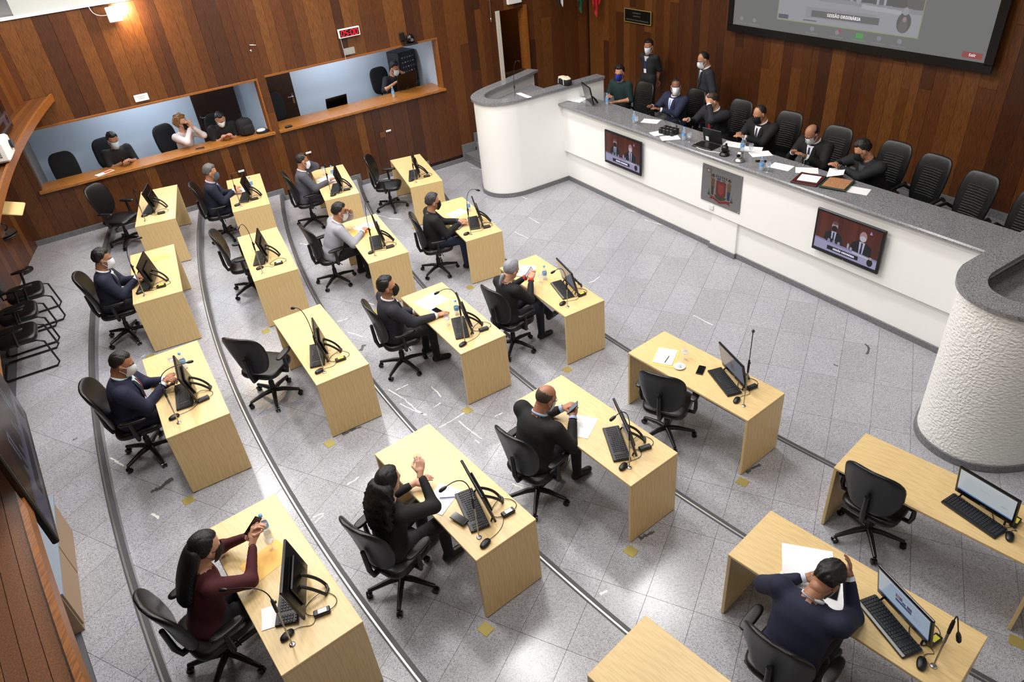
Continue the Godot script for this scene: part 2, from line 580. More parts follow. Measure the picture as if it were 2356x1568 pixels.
	for i in bs.size():
		var k: int = bs[i][1]
		var r: float = RADII[k] if k >= 0 else 0.0
		var b0 := -9.75
		var b1 := -1.05
		if k < 4:
			b0 = wall_hit(RADII[k + 1])
		if k >= 0:
			b1 = wall_hit(r)
		slab("baseboard_far_%d" % (i + 1), WALL_A - 0.03, WALL_A + 0.012, b0, b1 + 0.05, k * STEP - 0.2, k * STEP + 0.09, M.baseboard)
	# walls and gallery out of the frame close the hall
	slab("ceiling", -7.2, 14.0, -13.6, 2.8, 6.5, 6.6, M.ceiling)
	slab("floor_gallery_far", -7.2, WALL_A - 0.05, -13.4, 2.8, 3.98, 4.04, flat("gallery_floor", Color(0.55, 0.55, 0.55), 0.6))
	slab("wall_gallery_far", -7.2, -7.1, -13.4, 2.8, 4.0, 6.5, M.white_wall)
	slab("wall_near", 13.5, 13.7, -13.5, 2.7, -0.6, 6.5, M.white_wall)
	slab("wall_left_upper", -7.2, 13.7, -13.4, -13.2, -0.6, 6.5, M.white_wall)

func wall_hit(r: float) -> float:                          # b at which a tier's circle meets the booth wall
	var lo := -12.0
	var hi := 2.0
	for i in 50:
		var m := (lo + hi) / 2
		var p := rm(WALL_A, m)
		if Vector2(p.x, p.z).distance_to(CENTRE) > r:
			lo = m
		else:
			hi = m
	return lo

# the curved wall at the left: low plank wall, ledge above it and a plank parapet with the gallery behind
func build_left() -> void:
	var inside := room_poly([[WALL_A + 0.01, -14.0], [WALL_A + 0.01, 3.0], [13.4, 3.0], [13.4, -14.0]])
	var w := thing("wall_left", "", "", Transform3D(), "", "structure")
	rng.seed = 5
	# angles counted around the tiers' centre
	var a := 2.2
	while a < 3.02:
		var da := rng.randf_range(0.006, 0.010)
		for part in [[29.97, 30.02, 4 * STEP, 2.84], [29.22, 29.27, 2.90, 4.05]]:
			for c in Geometry2D.intersect_polygons(ring_poly(part[0], part[1], a, a + da - 0.0001, 2), inside):
				var mb := MB.new()
				mb.prism(c, part[2], part[3])
				fin(mb, "plank", M["plank%d" % rng.randi_range(0, 7)], w)
		a += da
	for part in [[30.02, 30.2, -0.5, 2.84, M.door_wood, "backing"], [29.27, 29.4, 2.70, 4.03, M.door_wood, "backing"], [28.85, 28.92, 2.84, 2.90, M.plank6, "ledge_board"], [28.923, 28.995, 2.84, 2.90, M.plank3, "ledge_board"], [28.998, 29.07, 2.84, 2.90, M.plank1, "ledge_board"], [29.073, 29.145, 2.84, 2.90, M.plank6, "ledge_board"], [29.148, 30.1, 2.84, 2.90, M.plank5, "ledge_board"], [28.82, 28.85, 2.82, 2.93, M.trim_wood, "ledge_lip"], [29.2, 31.9, 4.03, 4.07, M.white_wall, "gallery_floor"]]:
		for c in Geometry2D.intersect_polygons(ring_poly(part[0], part[1], 2.15, 3.06, 120), inside):
			var mb := MB.new()
			mb.prism(c, part[2], part[3])
			fin(mb, part[5], part[4], w)
	# gallery edge: pale upstand with a rail over the booth wall and along the curve
	var g := thing("gallery_railing", "pale grey gallery upstand with a white rail above the plank wall", "railing", ROOM)
	slab("upstand", WALL_A - 0.16, WALL_A - 0.10, -8.2, -6.2, 4.05, 4.42, flat("upstand", Color(0.66, 0.67, 0.66), 0.6), g)
	slab("coping", WALL_A - 0.2, WALL_A + 0.01, -9.8, 2.5, 4.03, 4.06, M.white_plastic, g)
	for k in 6:
		slab("baluster", WALL_A - 0.15, WALL_A - 0.12, -6.25 - 0.42 * k, -6.22 - 0.42 * k, 4.42, 4.9, M.white_plastic, g)
	slab("handrail", WALL_A - 0.16, WALL_A - 0.11, -9.5, -6.0, 4.50, 4.54, M.white_plastic, g)
	var v := thing("louvre_panel", "white louvred panel at the corner of the gallery", "louvre", ROOM * at(Vector3(-8.75, 4.25, WALL_A + 0.35), 20.0))
	for k in 7:
		slab("slat", -0.02, 0.02, -0.36 + 0.1 * k, -0.29 + 0.1 * k, -0.12, 0.5, M.white_plastic, v)
	slab("frame", -0.04, 0.04, -0.4, 0.36, -0.2, -0.13, M.white_plastic, v)

func build_podium() -> void:
	# long counter
	var p := thing("podium_counter", "long white podium counter with a grey granite top facing the desks", "counter", ROOM)
	slab("base", 0.0, 8.2, 0.0, 0.3, -STEP, 0.47, M.white_wall, p)
	slab("front_panel", 0.02, 8.22, -0.075, 0.12, 0.47, 1.36, M.white_wall, p)
	slab("pier", 3.955, 4.48, -0.04, 0.05, -STEP, 0.47, M.white_wall, p)
	var edge := MB.new()
	edge.cbox(Transform3D(Basis(), Vector3(0.165, 1.395, 4.13)), Vector3(0.69, 0.05, 8.3), 0.018)
	fin(edge, "countertop", M.granite, p)
	slab("skirting", 0.0, 3.955, -0.022, 0.01, -STEP, -STEP + 0.085, M.baseboard, p)
	slab("skirting", 3.94, 4.495, -0.062, -0.03, -STEP, -STEP + 0.085, M.baseboard, p)
	slab("skirting", 4.48, 8.2, -0.022, 0.01, -STEP, -STEP + 0.085, M.baseboard, p)
	# rounded lecterns at both ends
	for side in 2:
		var l := thing("lectern", ["tall white rounded lectern with a granite rim beside the stairs", "tall white rounded lectern with a granite rim at the right edge"][side], "lectern", ROOM)
		var fx := func(q: Array) -> Vector2: return Vector2(q[1], q[0] if side == 0 else 8.3 - q[0])
		var outer := []
		for q in [[-1.62, 0.28], [-1.33, -0.50], [-1.17, -1.0], [-1.05, -1.27], [-0.92, -1.45], [-0.76, -1.57], [-0.58, -1.62], [-0.38, -1.60], [-0.21, -1.52], [-0.08, -1.37], [0.0, -1.17], [0.02, -0.95], [0.02, 0.0], [0.02, 0.92]]:
			outer.append(fx.call(q))
		lectern_shell(l, outer, 0.0, 0.10, -STEP, 1.655, M.plaster if side else M.white_wall, "body")
		lectern_shell(l, outer, -0.045, 0.215, 1.655, 1.70, M.granite, "rim")
		lectern_shell(l, outer, -0.022, 0.02, -STEP, -STEP + 0.085, M.baseboard, "skirting")
		var inner := PackedVector2Array()
		for q in [[-1.3, 0.1], [-1.0, -0.95], [-0.8, -1.35], [-0.5, -1.45], [-0.2, -1.3], [-0.1, -1.0], [-0.1, 0.1]]:
			inner.append(fx.call(q))
		var mb := MB.new()
		mb.prism(inner, 1.44, 1.48)
		fin(mb, "reading_shelf", M.granite, l)
	# steps up to the platform between the booth wall and the left lectern
	var st := thing("stair_steps", "grey granite steps beside the plank wall and the left lectern", "stairs", ROOM)
	for k in 4:
		slab("step", WALL_A + 0.01, -0.9, -1.02 + 0.3 * k, 0.30, -STEP - 0.1 if k == 0 else -STEP + 0.18 * k - 0.02, -STEP + 0.18 * (k + 1), M.granite if k else M.baseboard, st)
	slab("nosing", WALL_A + 0.05, -1.0, -1.04, -1.015, -STEP + 0.155, -STEP + 0.183, M.alu, st)
	slab("stringer", WALL_A + 0.0, WALL_A + 0.03, -1.08, -0.75, -STEP, 0.22, M.baseboard, st)
	slab("stringer", WALL_A + 0.0, WALL_A + 0.03, -0.75, -0.45, 0.1, 0.41, M.baseboard, st)

func lectern_shell(parent: Node3D, line: Array, o0: float, o1: float, y0: float, y1: float, mat: Material, called: String) -> void:
	# wall of even thickness that follows the outline; o0 outer offset, o1 inner offset
	var dense := []
	for i in line.size() - 1:
		for k in 4:
			dense.append(line[i].cubic_interpolate(line[i + 1], line[maxi(i - 1, 0)], line[mini(i + 2, line.size() - 1)], k / 4.0))
	dense.append(line[line.size() - 1])
	var mid := Vector2.ZERO
	for q in dense:
		mid += q / dense.size()
	var ins := []
	var outs := []
	for i in dense.size():
		var d: Vector2 = (dense[mini(i + 1, dense.size() - 1)] - dense[maxi(i - 1, 0)]).normalized()
		var nrm := Vector2(d.y, -d.x)
		if nrm.dot(dense[i] - Vector2(0.2, mid.y)) < 0:
			nrm = -nrm
		outs.append(dense[i] - nrm * o0)
		ins.append(dense[i] - nrm * o1)
	var mb := MB.new()
	var P := func(q: Vector2, y: float) -> Vector3: return Vector3(q.x, y, q.y)
	var ro := []
	var ri := []
	for y in [y0, y1]:
		var lo := PackedVector3Array()
		var li := PackedVector3Array()
		for i in outs.size():
			lo.append(P.call(outs[i], y))
			li.append(P.call(ins[i], y))
		ro.append(lo)
		ri.append(li)
	var turn: bool = (outs[1] - outs[0]).cross(ins[0] - outs[0]) > 0
	mb.grid(ro, false, not turn)
	mb.grid(ri, false, turn)
	var rt := [ro[1], ri[1]]
	var rb := [ro[0], ri[0]]
	mb.grid(rt, false, not turn)
	mb.grid(rb, false, turn)
	var e := outs.size() - 1
	mb.out_quad(ro[0][0], ro[1][0], ri[1][0], ri[0][0], P.call(dense[3], y0))
	mb.out_quad(ro[0][e], ro[1][e], ri[1][e], ri[0][e], P.call(dense[e - 3], y0))
	fin(mb, called, mat, parent)

# ---------------------------------------------------------------- desks
# x, z, direction (degrees), tier
const DESKS := {
	"R1a": [-5.535, -11.099, -17.38, 0.4710],
	"R1b": [-4.689, -8.624, -22.38, 0.4710],
	"R1c": [-3.435, -5.940, -28.20, 0.4710],
	"R1d": [-1.913, -3.416, -34.32, 0.4710],
	"R2a": [-4.240, -11.649, -19.04, 0.3140],
	"R2b": [-3.355, -9.191, -22.47, 0.3140],
	"R2c": [-2.195, -6.727, -28.60, 0.3140],
	"R2d": [-0.659, -4.271, -34.80, 0.3140],
	"R2e": [0.976, -2.045, -39.30, 0.3140],
	"R3a": [-2.840, -12.099, -18.15, 0.1570],
	"R3b": [-1.904, -9.645, -22.58, 0.1570],
	"R3c": [-0.705, -7.220, -28.93, 0.1570],
	"R3d": [0.675, -4.993, -34.17, 0.1570],
	"R3e": [2.186, -2.950, -38.74, 0.1570],
	"R4a": [-1.444, -12.661, -17.58, 0.0000],
	"R4b": [-0.541, -10.317, -22.30, 0.0000],
	"R4c": [0.571, -7.990, -27.74, 0.0000],
	"R4d": [1.966, -5.804, -34.74, 0.0000],
	"R4e": [3.420, -3.847, -38.78, 0.0000],
}

func desk_xf(k: String) -> Transform3D:
	var d: Array = DESKS[k]
	return Transform3D(Basis(Vector3.UP, deg_to_rad(90.0 - d[2])), Vector3(d[0], d[3], d[1]))

func build_desks() -> void:
	var first: Node3D
	var says := {
		"R1a": "pale wood desk at the wall end of the back row, empty chair beside it",
		"R1b": "pale wood desk in the back row with an envelope lying behind its screen",
		"R1c": "pale wood desk of the man with the red striped tie",
		"R1d": "pale wood desk of the woman in maroon, nearest in the back row",
		"R2a": "pale wood desk nearest the plank wall in the second row from the back",
		"R2b": "unattended pale wood desk with an empty chair pushed in",
		"R2c": "unattended pale wood desk with a bent microphone and a turned-away chair",
		"R2d": "pale wood desk of the woman with long curly black hair",
		"R2e": "bare pale wood desk cut off by the bottom of the picture",
		"R3a": "pale wood desk of the man in grey leaning his cheek on a hand",
		"R3b": "pale wood desk of the man in a light grey suit, hand at his mask",
		"R3c": "pale wood desk of the man in a charcoal suit with a black mask",
		"R3d": "pale wood desk of the bald man in a black jacket seen from behind",
		"R3e": "pale wood desk of the man in a blue jacket bending over papers",
		"R4a": "pale wood desk against the far wall in the front row, chair turned beside it",
		"R4b": "pale wood desk of the grey-haired man in a black blazer",
		"R4c": "pale wood desk of the grey-haired woman with a ponytail",
		"R4d": "pale wood desk with an envelope, a saucer and an upright microphone",
		"R4e": "pale wood desk at the right edge with a bright blank screen"}
	for k in DESKS:
		var o: Node3D
		if first == null:
			first = thing("desk", says[k], "desk", desk_xf(k), "councillors' desks")
			o = first
			var top := MB.new()
			top.cbox(at(Vector3(0, 0.7275, 0)), Vector3(1.584, 0.025, 0.596), 0.003)
			fin(top, "top", M.desk_top, o)
			for s in [-1, 1]:
				var side := MB.new()
				side.cbox(at(Vector3(s * 0.778, 0.3615, 0)), Vector3(0.028, 0.705, 0.592), 0.002)
				fin(side, "side_panel", M.desk_side, o)
				for fz in [-0.27, 0.27]:
					var foot := MB.new()
					foot.cbox(at(Vector3(s * 0.778, 0.0045, fz)), Vector3(0.02, 0.009, 0.03), 0.002)
					fin(foot, "foot", M.plastic, o)
			var rail := MB.new()
			rail.cbox(at(Vector3(0, 0.665, 0.12)), Vector3(1.528, 0.1, 0.018), 0.002)
			fin(rail, "crossrail", M.desk_side, o)
		else:
			o = copy(first, says[k])
			o.transform = desk_xf(k)

# ---------------------------------------------------------------- things on and at the desks
const WHERE := {
	"R1a": "on the unattended desk in the back corner", "R1b": "on the desk of the man in navy, back row", "R1c": "on the desk of the man in a red striped tie", "R1d": "on the desk of the woman in maroon",
	"R2a": "on the desk of the man in a lilac tie", "R2b": "on the unattended desk with a chair pushed in", "R2c": "on the unattended desk with the turned chair", "R2d": "on the desk of the curly-haired woman",
	"R3a": "on the desk of the man resting his cheek", "R3b": "on the desk of the man in light grey", "R3c": "on the desk of the man in charcoal", "R3d": "on the desk of the bald man in black",
	"R3e": "on the desk of the man bending over papers", "R4a": "on the unattended desk at the far wall", "R4b": "on the desk of the man in a black blazer", "R4c": "on the desk of the ponytailed woman",
	"R4d": "on the desk with the white saucer", "R4e": "on the desk at the right edge"}
# keyboard x, z, turn; screen picture
const KEYS := {
	"R1a": [-0.17, -0.10, -10, 0], "R1b": [-0.30, -0.11, -15, 0], "R1c": [-0.217, -0.03, -7, 0], "R1d": [-0.275, -0.014, -29, 1], "R2a": [-0.27, -0.05, -12, 0], "R2b": [-0.15, -0.10, -15, 0],
	"R2c": [-0.277, -0.109, -18, 0], "R2d": [-0.368, -0.033, -17, 1], "R3a": [-0.38, -0.03, -15, 0], "R3b": [-0.245, -0.023, -12, 0], "R3c": [-0.331, -0.051, -21, 1], "R3d": [-0.34, -0.025, -31, 2],
	"R3e": [-0.306, -0.073, -26, 3], "R4a": [-0.25, -0.10, -15, 0], "R4b": [-0.294, 0.041, -18, 1], "R4c": [-0.258, 0.023, -13, 2], "R4d": [-0.27, 0.013, -25, 2], "R4e": [-0.249, -0.083, -14, 4]}
const MOUSE := {
	"R1a": [-0.42, -0.17], "R1b": [-0.52, -0.2], "R1c": [-0.52, -0.174], "R1d": [-0.55, -0.151], "R2a": [-0.55, -0.2], "R2b": [-0.469, -0.161], "R2c": [-0.588, -0.19], "R2d": [-0.717, -0.153],
	"R3a": [-0.657, -0.127], "R3b": [-0.504, -0.165], "R3c": [-0.653, -0.192], "R3d": [-0.591, -0.187], "R3e": [-0.572, -0.191], "R4a": [-0.5, -0.2], "R4b": [-0.579, -0.201], "R4c": [-0.539, -0.161], "R4d": [-0.538, -0.136], "R4e": [-0.519, -0.116]}
# microphone: top of the rod, end of the gooseneck (desk axes, above the top)
const MICS := {
	"R1a": [0.38, -0.62, 0.50, -0.13], "R1b": [0.45, -0.515, 0.709, 0.03], "R1c": [0.43, -0.558, 0.552, 0.132], "R1d": [0.49, -0.411, 0.552, -0.351], "R2a": [0.38, -0.60, 0.52, -0.14], "R2b": [0.47, -0.694, 0.74, -0.25],
	"R2c": [0.48, -0.471, 0.765, -0.224], "R2d": [0.45, -0.589, 0.66, -0.329], "R3a": [0.40, -0.65, 0.55, -0.14], "R3b": [0.44, -0.55, 0.78, -0.08], "R3c": [0.5, -0.566, 0.72, -0.339], "R3d": [0.44, -0.6, 0.66, -0.293],
	"R3e": [0.49, -0.68, 0.47, -0.20], "R4a": [0.36, -0.62, 0.50, -0.14], "R4b": [0.44, -0.678, 0.696, 0.009], "R4c": [0.34, -0.574, 0.53, -0.272], "R4d": [0.56, -0.60, 0.86, -0.10]}
const BRICK := {"R1a": [-0.465, 0.081], "R1b": [-0.518, 0.06], "R1c": [-0.418, 0.127], "R1d": [-0.547, 0.11], "R2a": [-0.46, 0.09], "R2b": [-0.493, 0.093], "R2c": [-0.532, 0.073], "R2d": [-0.597, 0.166], "R3a": [-0.55, 0.13], "R3b": [-0.50, 0.12],
	"R3c": [-0.545, 0.148], "R3d": [-0.559, 0.12], "R3e": [-0.56, 0.02], "R4a": [-0.47, 0.1], "R4b": [-0.55, 0.15], "R4c": [-0.521, 0.145], "R4d": [-0.52, 0.133], "R4e": [-0.50, 0.056]}
# chair: x, z, turn from facing the desk
const CHAIRS := {"R1a": [0.51, -0.72, -30], "R1b": [-0.18, -0.57, 0], "R1c": [0.10, -0.54, -6], "R1d": [0.14, -0.54, 12], "R2a": [0.06, -0.54, 0], "R2b": [0.43, -0.32, -5], "R2c": [0.35, -0.60, 42], "R2d": [-0.05, -0.64, 16], "R3a": [0.08, -0.52, 6],
	"R3b": [0.36, -0.62, 10], "R3c": [0.40, -0.58, -4], "R3d": [0.21, -0.56, 8], "R3e": [0.10, -0.60, 2], "R4a": [0.27, -0.52, -20], "R4b": [-0.10, -0.57, -8], "R4c": [-0.03, -0.64, 10], "R4d": [0.13, -0.38, 22], "R4e": [0.43, -0.16, 0]}

func lathe_mb(prof: Array, seg := 14) -> MB:
	var mb := MB.new()
	mb.lathe(Transform3D(), prof, seg)
	return mb

func bez(a: Vector3, b: Vector3, c: Vector3, d: Vector3, n := 12) -> Array:
	var p := []
	for i in n + 1:
		p.append(a.bezier_interpolate(b, c, d, float(i) / n))
	return p

func make_computer(pic: Material, label: String) -> Node3D:
	var o := thing("desktop_computer", label, "computer", Transform3D(), "desk computers")
	var tilt := at(Vector3(0, 0.035, 0.0), 0, -13)     # leans away from the sitter, who is at -z
	var mb := MB.new()
	mb.cbox(tilt * at(Vector3(0, 0.165, 0.012)), Vector3(0.47, 0.335, 0.022), 0.007)
	mb.cbox(tilt * at(Vector3(0, 0.14, 0.033)), Vector3(0.30, 0.20, 0.016), 0.007)
	fin(mb, "casing", M.plastic_dark, o)
	var sc := MB.new()
	var P := func(x: float, y: float) -> Vector3: return tilt * Vector3(x, y, -0.0015)
	# seen by the sitter: x runs from right to left
	sc.tri(P.call(0.215, 0.062), P.call(-0.215, 0.062), P.call(-0.215, 0.316), Vector2(0, 1), Vector2(1, 1), Vector2(1, 0))
	sc.tri(P.call(0.215, 0.062), P.call(-0.215, 0.316), P.call(0.215, 0.316), Vector2(0, 1), Vector2(1, 0), Vector2(0, 0))
	fin(sc, "screen", pic, o)
	var lg := MB.new()
	lg.cbox(tilt * at(Vector3(0, 0.062 - 0.04, -0.003)), Vector3(0.045, 0.006, 0.004), 0.001)
	fin(lg, "badge", M.steel, o)
	# bent tube leg behind the screen
	var leg := MB.new()
	for s in [-1, 1]:
		leg.tube(bez(tilt * Vector3(s * 0.05, 0.13, 0.035), Vector3(s * 0.055, 0.10, 0.11), Vector3(s * 0.05, 0.035, 0.135), Vector3(s * 0.04, 0.012, 0.15), 8), 0.012, 7)
	leg.tube([Vector3(-0.045, 0.012, 0.148), Vector3(0, 0.012, 0.165), Vector3(0.045, 0.012, 0.148)], 0.012, 7)
	fin(leg, "rear_leg", M.plastic, o)
	for s in [-1, 1]:
		var ft := MB.new()
		ft.tube([tilt * Vector3(s * 0.17, 0.02, 0.02), Vector3(s * 0.18, 0.008, -0.01)], 0.008, 6)
		fin(ft, "front_foot", M.plastic, o)
	return o

func make_keyboard(silver: bool) -> Array:
	var body := MB.new()
	var xf := at(Vector3(0, 0.014, 0), 0, -3)
	body.cbox(xf, Vector3(0.45, 0.018, 0.158), 0.006)
	var keys := MB.new()
	for r in 6:
		for k in 18:
			if (r == 0 and k > 4 and k < 10) or (r < 5 and k == 14) or (r == 2 and k > 14 and k < 15):
				continue
			keys.cbox(xf * at(Vector3(0.206 - k * 0.0242, 0.0105, -0.042 + r * 0.0205 + (0.006 if r == 5 else 0.0))), Vector3(0.0195, 0.006, 0.0165), 0.0018)
	keys.cbox(xf * at(Vector3(0.206 - 7 * 0.0242, 0.0105, -0.042)), Vector3(0.118, 0.006, 0.0165), 0.0018)
	var pal := MB.new()
	pal.cbox(xf * at(Vector3(0, 0.0095, -0.066)), Vector3(0.44, 0.003, 0.022), 0.001)
	return [body, keys, pal, silver]

func screen_pictures() -> void:
	var plain := Image.create(128, 80, false, Image.FORMAT_RGB8)
	plain.fill(Color(0.53, 0.56, 0.60))
	plain.fill_rect(Rect2i(0, 73, 128, 7), Color(0.42, 0.47, 0.55))
	picture("pic1", plain, 0.75, 0.15)
	var emb := Image.create(256, 160, false, Image.FORMAT_RGB8)
	emb.fill(Color(0.62, 0.64, 0.70))
	emb.fill_rect(Rect2i(112, 64, 44, 60), Color(0.56, 0.50, 0.50))
	emb.fill_rect(Rect2i(118, 72, 32, 40), Color(0.68, 0.58, 0.57))
	emb.fill_rect(Rect2i(126, 80, 14, 26), Color(0.48, 0.42, 0.44))
	emb.fill_rect(Rect2i(84, 40, 90, 4), Color(0.52, 0.54, 0.60))
	emb.fill_rect(Rect2i(0, 150, 256, 10), Color(0.52, 0.55, 0.64))
	picture("pic2", emb, 0.8, 0.15)
	var web := Image.create(320, 200, false, Image.FORMAT_RGB8)
	web.fill(Color(0.80, 0.88, 0.97))
	web.fill_rect(Rect2i(0, 0, 320, 14), Color(0.90, 0.94, 0.99))
	for k in 5:
		web.fill_rect(Rect2i(70 + 30 * k, 30, 20, 4), Color(0.66, 0.75, 0.86))
	web.fill_rect(Rect2i(70, 42, 120, 3), Color(0.70, 0.78, 0.88))
	web.fill_rect(Rect2i(112, 60, 42, 32), Color(0.48, 0.44, 0.55))
	web.fill_rect(Rect2i(118, 66, 18, 20), Color(0.75, 0.62, 0.60))
	web.fill_rect(Rect2i(154, 84, 22, 16), Color(0.30, 0.33, 0.48))
	web.fill_rect(Rect2i(112, 104, 100, 22), Color(0.32, 0.38, 0.62))
	web.fill_rect(Rect2i(184, 72, 30, 28), Color(0.42, 0.40, 0.50))
	for k in 4:
		web.fill_rect(Rect2i(224, 100 + 14 * k, 44, 3), Color(0.66, 0.74, 0.86))
	web.fill_rect(Rect2i(0, 188, 320, 12), Color(0.34, 0.52, 0.80))
	picture("pic3", web, 0.95, 0.15)
	var blank := Image.create(320, 200, false, Image.FORMAT_RGB8)
	blank.fill(Color(0.93, 0.965, 0.99))
	for k in 6:
		blank.fill_rect(Rect2i(124 + 10 * k, 84, 6, 8), Color(0.84, 0.87, 0.88))
	blank.fill_rect(Rect2i(250, 120, 34, 3), Color(0.74, 0.78, 0.80))
	blank.fill_rect(Rect2i(250, 126, 24, 3), Color(0.74, 0.78, 0.80))
	blank.fill_rect(Rect2i(0, 188, 320, 12), Color(0.45, 0.62, 0.90))
	picture("pic4", blank, 1.0, 0.15)
	flat("pic0", Color(0.03, 0.03, 0.035), 0.12)

func build_desk_things() -> void:
	screen_pictures()
	var kbs := [make_keyboard(false), make_keyboard(true)]
	var proto := {}
	for k in WHERE:
		var d := desk_xf(k)
		var top := d * Transform3D(Basis(), Vector3(0, 0.7405, 0))
		var kk: Array = KEYS[k]
		var kxf: Transform3D = top * at(Vector3(kk[0], 0, kk[1]), kk[2])
		# keyboard
		var kb := thing("keyboard", "black keyboard " + WHERE[k], "keyboard", kxf, "desk keyboards")
		var sil: int = 1 if k in ["R3e", "R4c"] else 0
		for part in [[0, "body", M.plastic], [1, "keys", M.key], [2, "palm_strip", M.steel if sil else M.plastic]]:
			var key := "kb%d" % part[0]
			if not proto.has(key):
				var am := ArrayMesh.new()
				am.add_surface_from_arrays(Mesh.PRIMITIVE_TRIANGLES, kbs[0][part[0]].arrays())
				proto[key] = am
			var mi := put(proto[key], part[1], kb)
			mi.material_override = part[2]
			if part[0] == 1:
				tag(mi, "", "", "", "stuff")
		# computer just behind the keyboard
		var pc := make_computer(M["pic%d" % kk[3]], "black all-in-one computer " + WHERE[k])
		pc.transform = kxf * at(Vector3(0.0, 0, 0.105), 3)
		# mouse
		var mp: Array = MOUSE[k]
		var ms := thing("mouse", "black computer mouse " + WHERE[k], "mouse", top * at(Vector3(mp[0], 0, mp[1]), 15), "desk mice")
		if not proto.has("mouse"):
			var mb := MB.new()
			mb.ell(at(Vector3(0, 0.012, 0)), Vector3(0.031, 0.024, 0.055), 1.0, 0.85, 8, 14)
			var am := ArrayMesh.new()
			am.add_surface_from_arrays(Mesh.PRIMITIVE_TRIANGLES, mb.arrays())
			am.surface_set_material(0, M.plastic)
			proto.mouse = am
			var wl := MB.new()
			wl.ell(at(Vector3(0, 0.031, 0.028)), Vector3(0.004, 0.007, 0.009), 1, 1, 6, 8)
			var wm := ArrayMesh.new()
			wm.add_surface_from_arrays(Mesh.PRIMITIVE_TRIANGLES, wl.arrays())
			wm.surface_set_material(0, M.key)
			proto.wheel = wm
		put(proto.mouse, "shell", ms)
		put(proto.wheel, "wheel", ms)
		var mc := MB.new()
		var end := (top * at(Vector3(mp[0], 0, mp[1]), 15)).affine_inverse() * (top * Vector3(BRICK[k][0], 0.004, BRICK[k][1] - 0.05))
		mc.tube(bez(Vector3(0, 0.006, 0.05), Vector3(-0.02, 0.003, 0.14), end + Vector3(-0.07, 0, -0.08), end, 10), 0.0022, 5)
		fin(mc, "cable", M.plastic_dark, ms)
		# power supply with its leads
		var br := thing("power_supply", "black power brick " + WHERE[k], "power supply", top * at(Vector3(BRICK[k][0], 0, BRICK[k][1]), kk[2] + 12), "desk power supplies")
		var bb := MB.new()
		bb.cbox(at(Vector3(0, 0.017, 0)), Vector3(0.052, 0.032, 0.115), 0.006)
		fin(bb, "brick", M.plastic, br)
		var bl := MB.new()
		bl.cbox(at(Vector3(0, 0.0335, 0.005)), Vector3(0.034, 0.0012, 0.06), 0.0)
		fin(bl, "label_plate", flat("yellow_label", Color(0.86, 0.84, 0.25), 0.5) if k in ["R1b", "R2c", "R3e", "R4c", "R4e"] else M.white_plastic if k in ["R1d", "R2d", "R2b"] else M.key, br)
		for s in 2:
			var cb := MB.new()
			cb.tube(bez(Vector3(0, 0.012, 0.055 if s else -0.055), Vector3(0.02, 0.004, 0.13 if s else -0.13), Vector3(0.12, 0.004, 0.14 if s else -0.15), Vector3(0.17, 0.012, 0.02), 12), 0.003, 5)
			fin(cb, "lead", M.plastic_dark, br)
		# microphone
		if MICS.has(k):
			make_mic(top * Transform3D(Basis(), Vector3(-0.63, 0, -0.15)), MICS[k][0], Vector3(MICS[k][1] + 0.63, MICS[k][2], MICS[k][3] + 0.15), "gooseneck microphone " + WHERE[k])
		# brass floor plate by the near desk end
		if k[1] != "4" or true:
			var fp := MB.new()
			fp.cbox(at(Vector3(0, 0.001, 0)), Vector3(0.11, 0.006, 0.10), 0.002)
			solo(fp, "floor_socket", M.brass, "brass floor plate beside the desk end, " + WHERE[k].replace("on the desk of ", "near ").replace("on the ", "at the "), "floor plate", d * at(Vector3(-0.86, 0.0, -0.36), 10), "brass floor plates")

func make_mic(xf: Transform3D, rod: float, head: Vector3, label: String) -> Node3D:
	var o := thing("microphone", label, "microphone", xf, "gooseneck microphones")
	fin(lathe_mb([[0.0, 0.0], [0.021, 0.0], [0.021, 0.006], [0.012, 0.010], [0.0, 0.010]]), "base", M.chrome, o)
	var st := MB.new()
	st.tube([Vector3(0, 0.005, 0), Vector3(0, rod * 0.72, 0)], 0.0055, 8)
	st.tube([Vector3(0, rod * 0.55, 0), Vector3(0, rod * 0.75, 0)], 0.0085, 8)
	fin(st, "rod", M.steel, o)
	var jo := MB.new()
	jo.tube([Vector3(0, rod * 0.75, 0), Vector3(0, rod * 0.90, 0), Vector3(0, rod, 0)], [0.0105, 0.012, 0.010], 8)
	jo.cbox(at(Vector3(0, rod * 0.93, 0.012)), Vector3(0.016, 0.02, 0.02), 0.004)
	fin(jo, "clamp", M.plastic, o)
	var a := Vector3(0, rod, 0)
	var dir := head - a
	var lift := maxf(dir.y, 0.0) * 0.5 + 0.12
	var path := bez(a, a + Vector3(0, lift, 0), head - Vector3(dir.x, 0, dir.z) * 0.55 + Vector3(0, 0.05, 0), head, 14)
	var gn := MB.new()
	gn.tube(path, 0.0042, 6)
	fin(gn, "gooseneck", M.plastic, o)
	var hd := MB.new()
	var e: Vector3 = (path[14] - path[12]).normalized()
	hd.tube([head - e * 0.012, head, head + e * 0.018, head + e * 0.045, head + e * 0.055], [0.006, 0.012, 0.0155, 0.0145, 0.006], 9)
	fin(hd, "head", M.plastic, o)
	return o

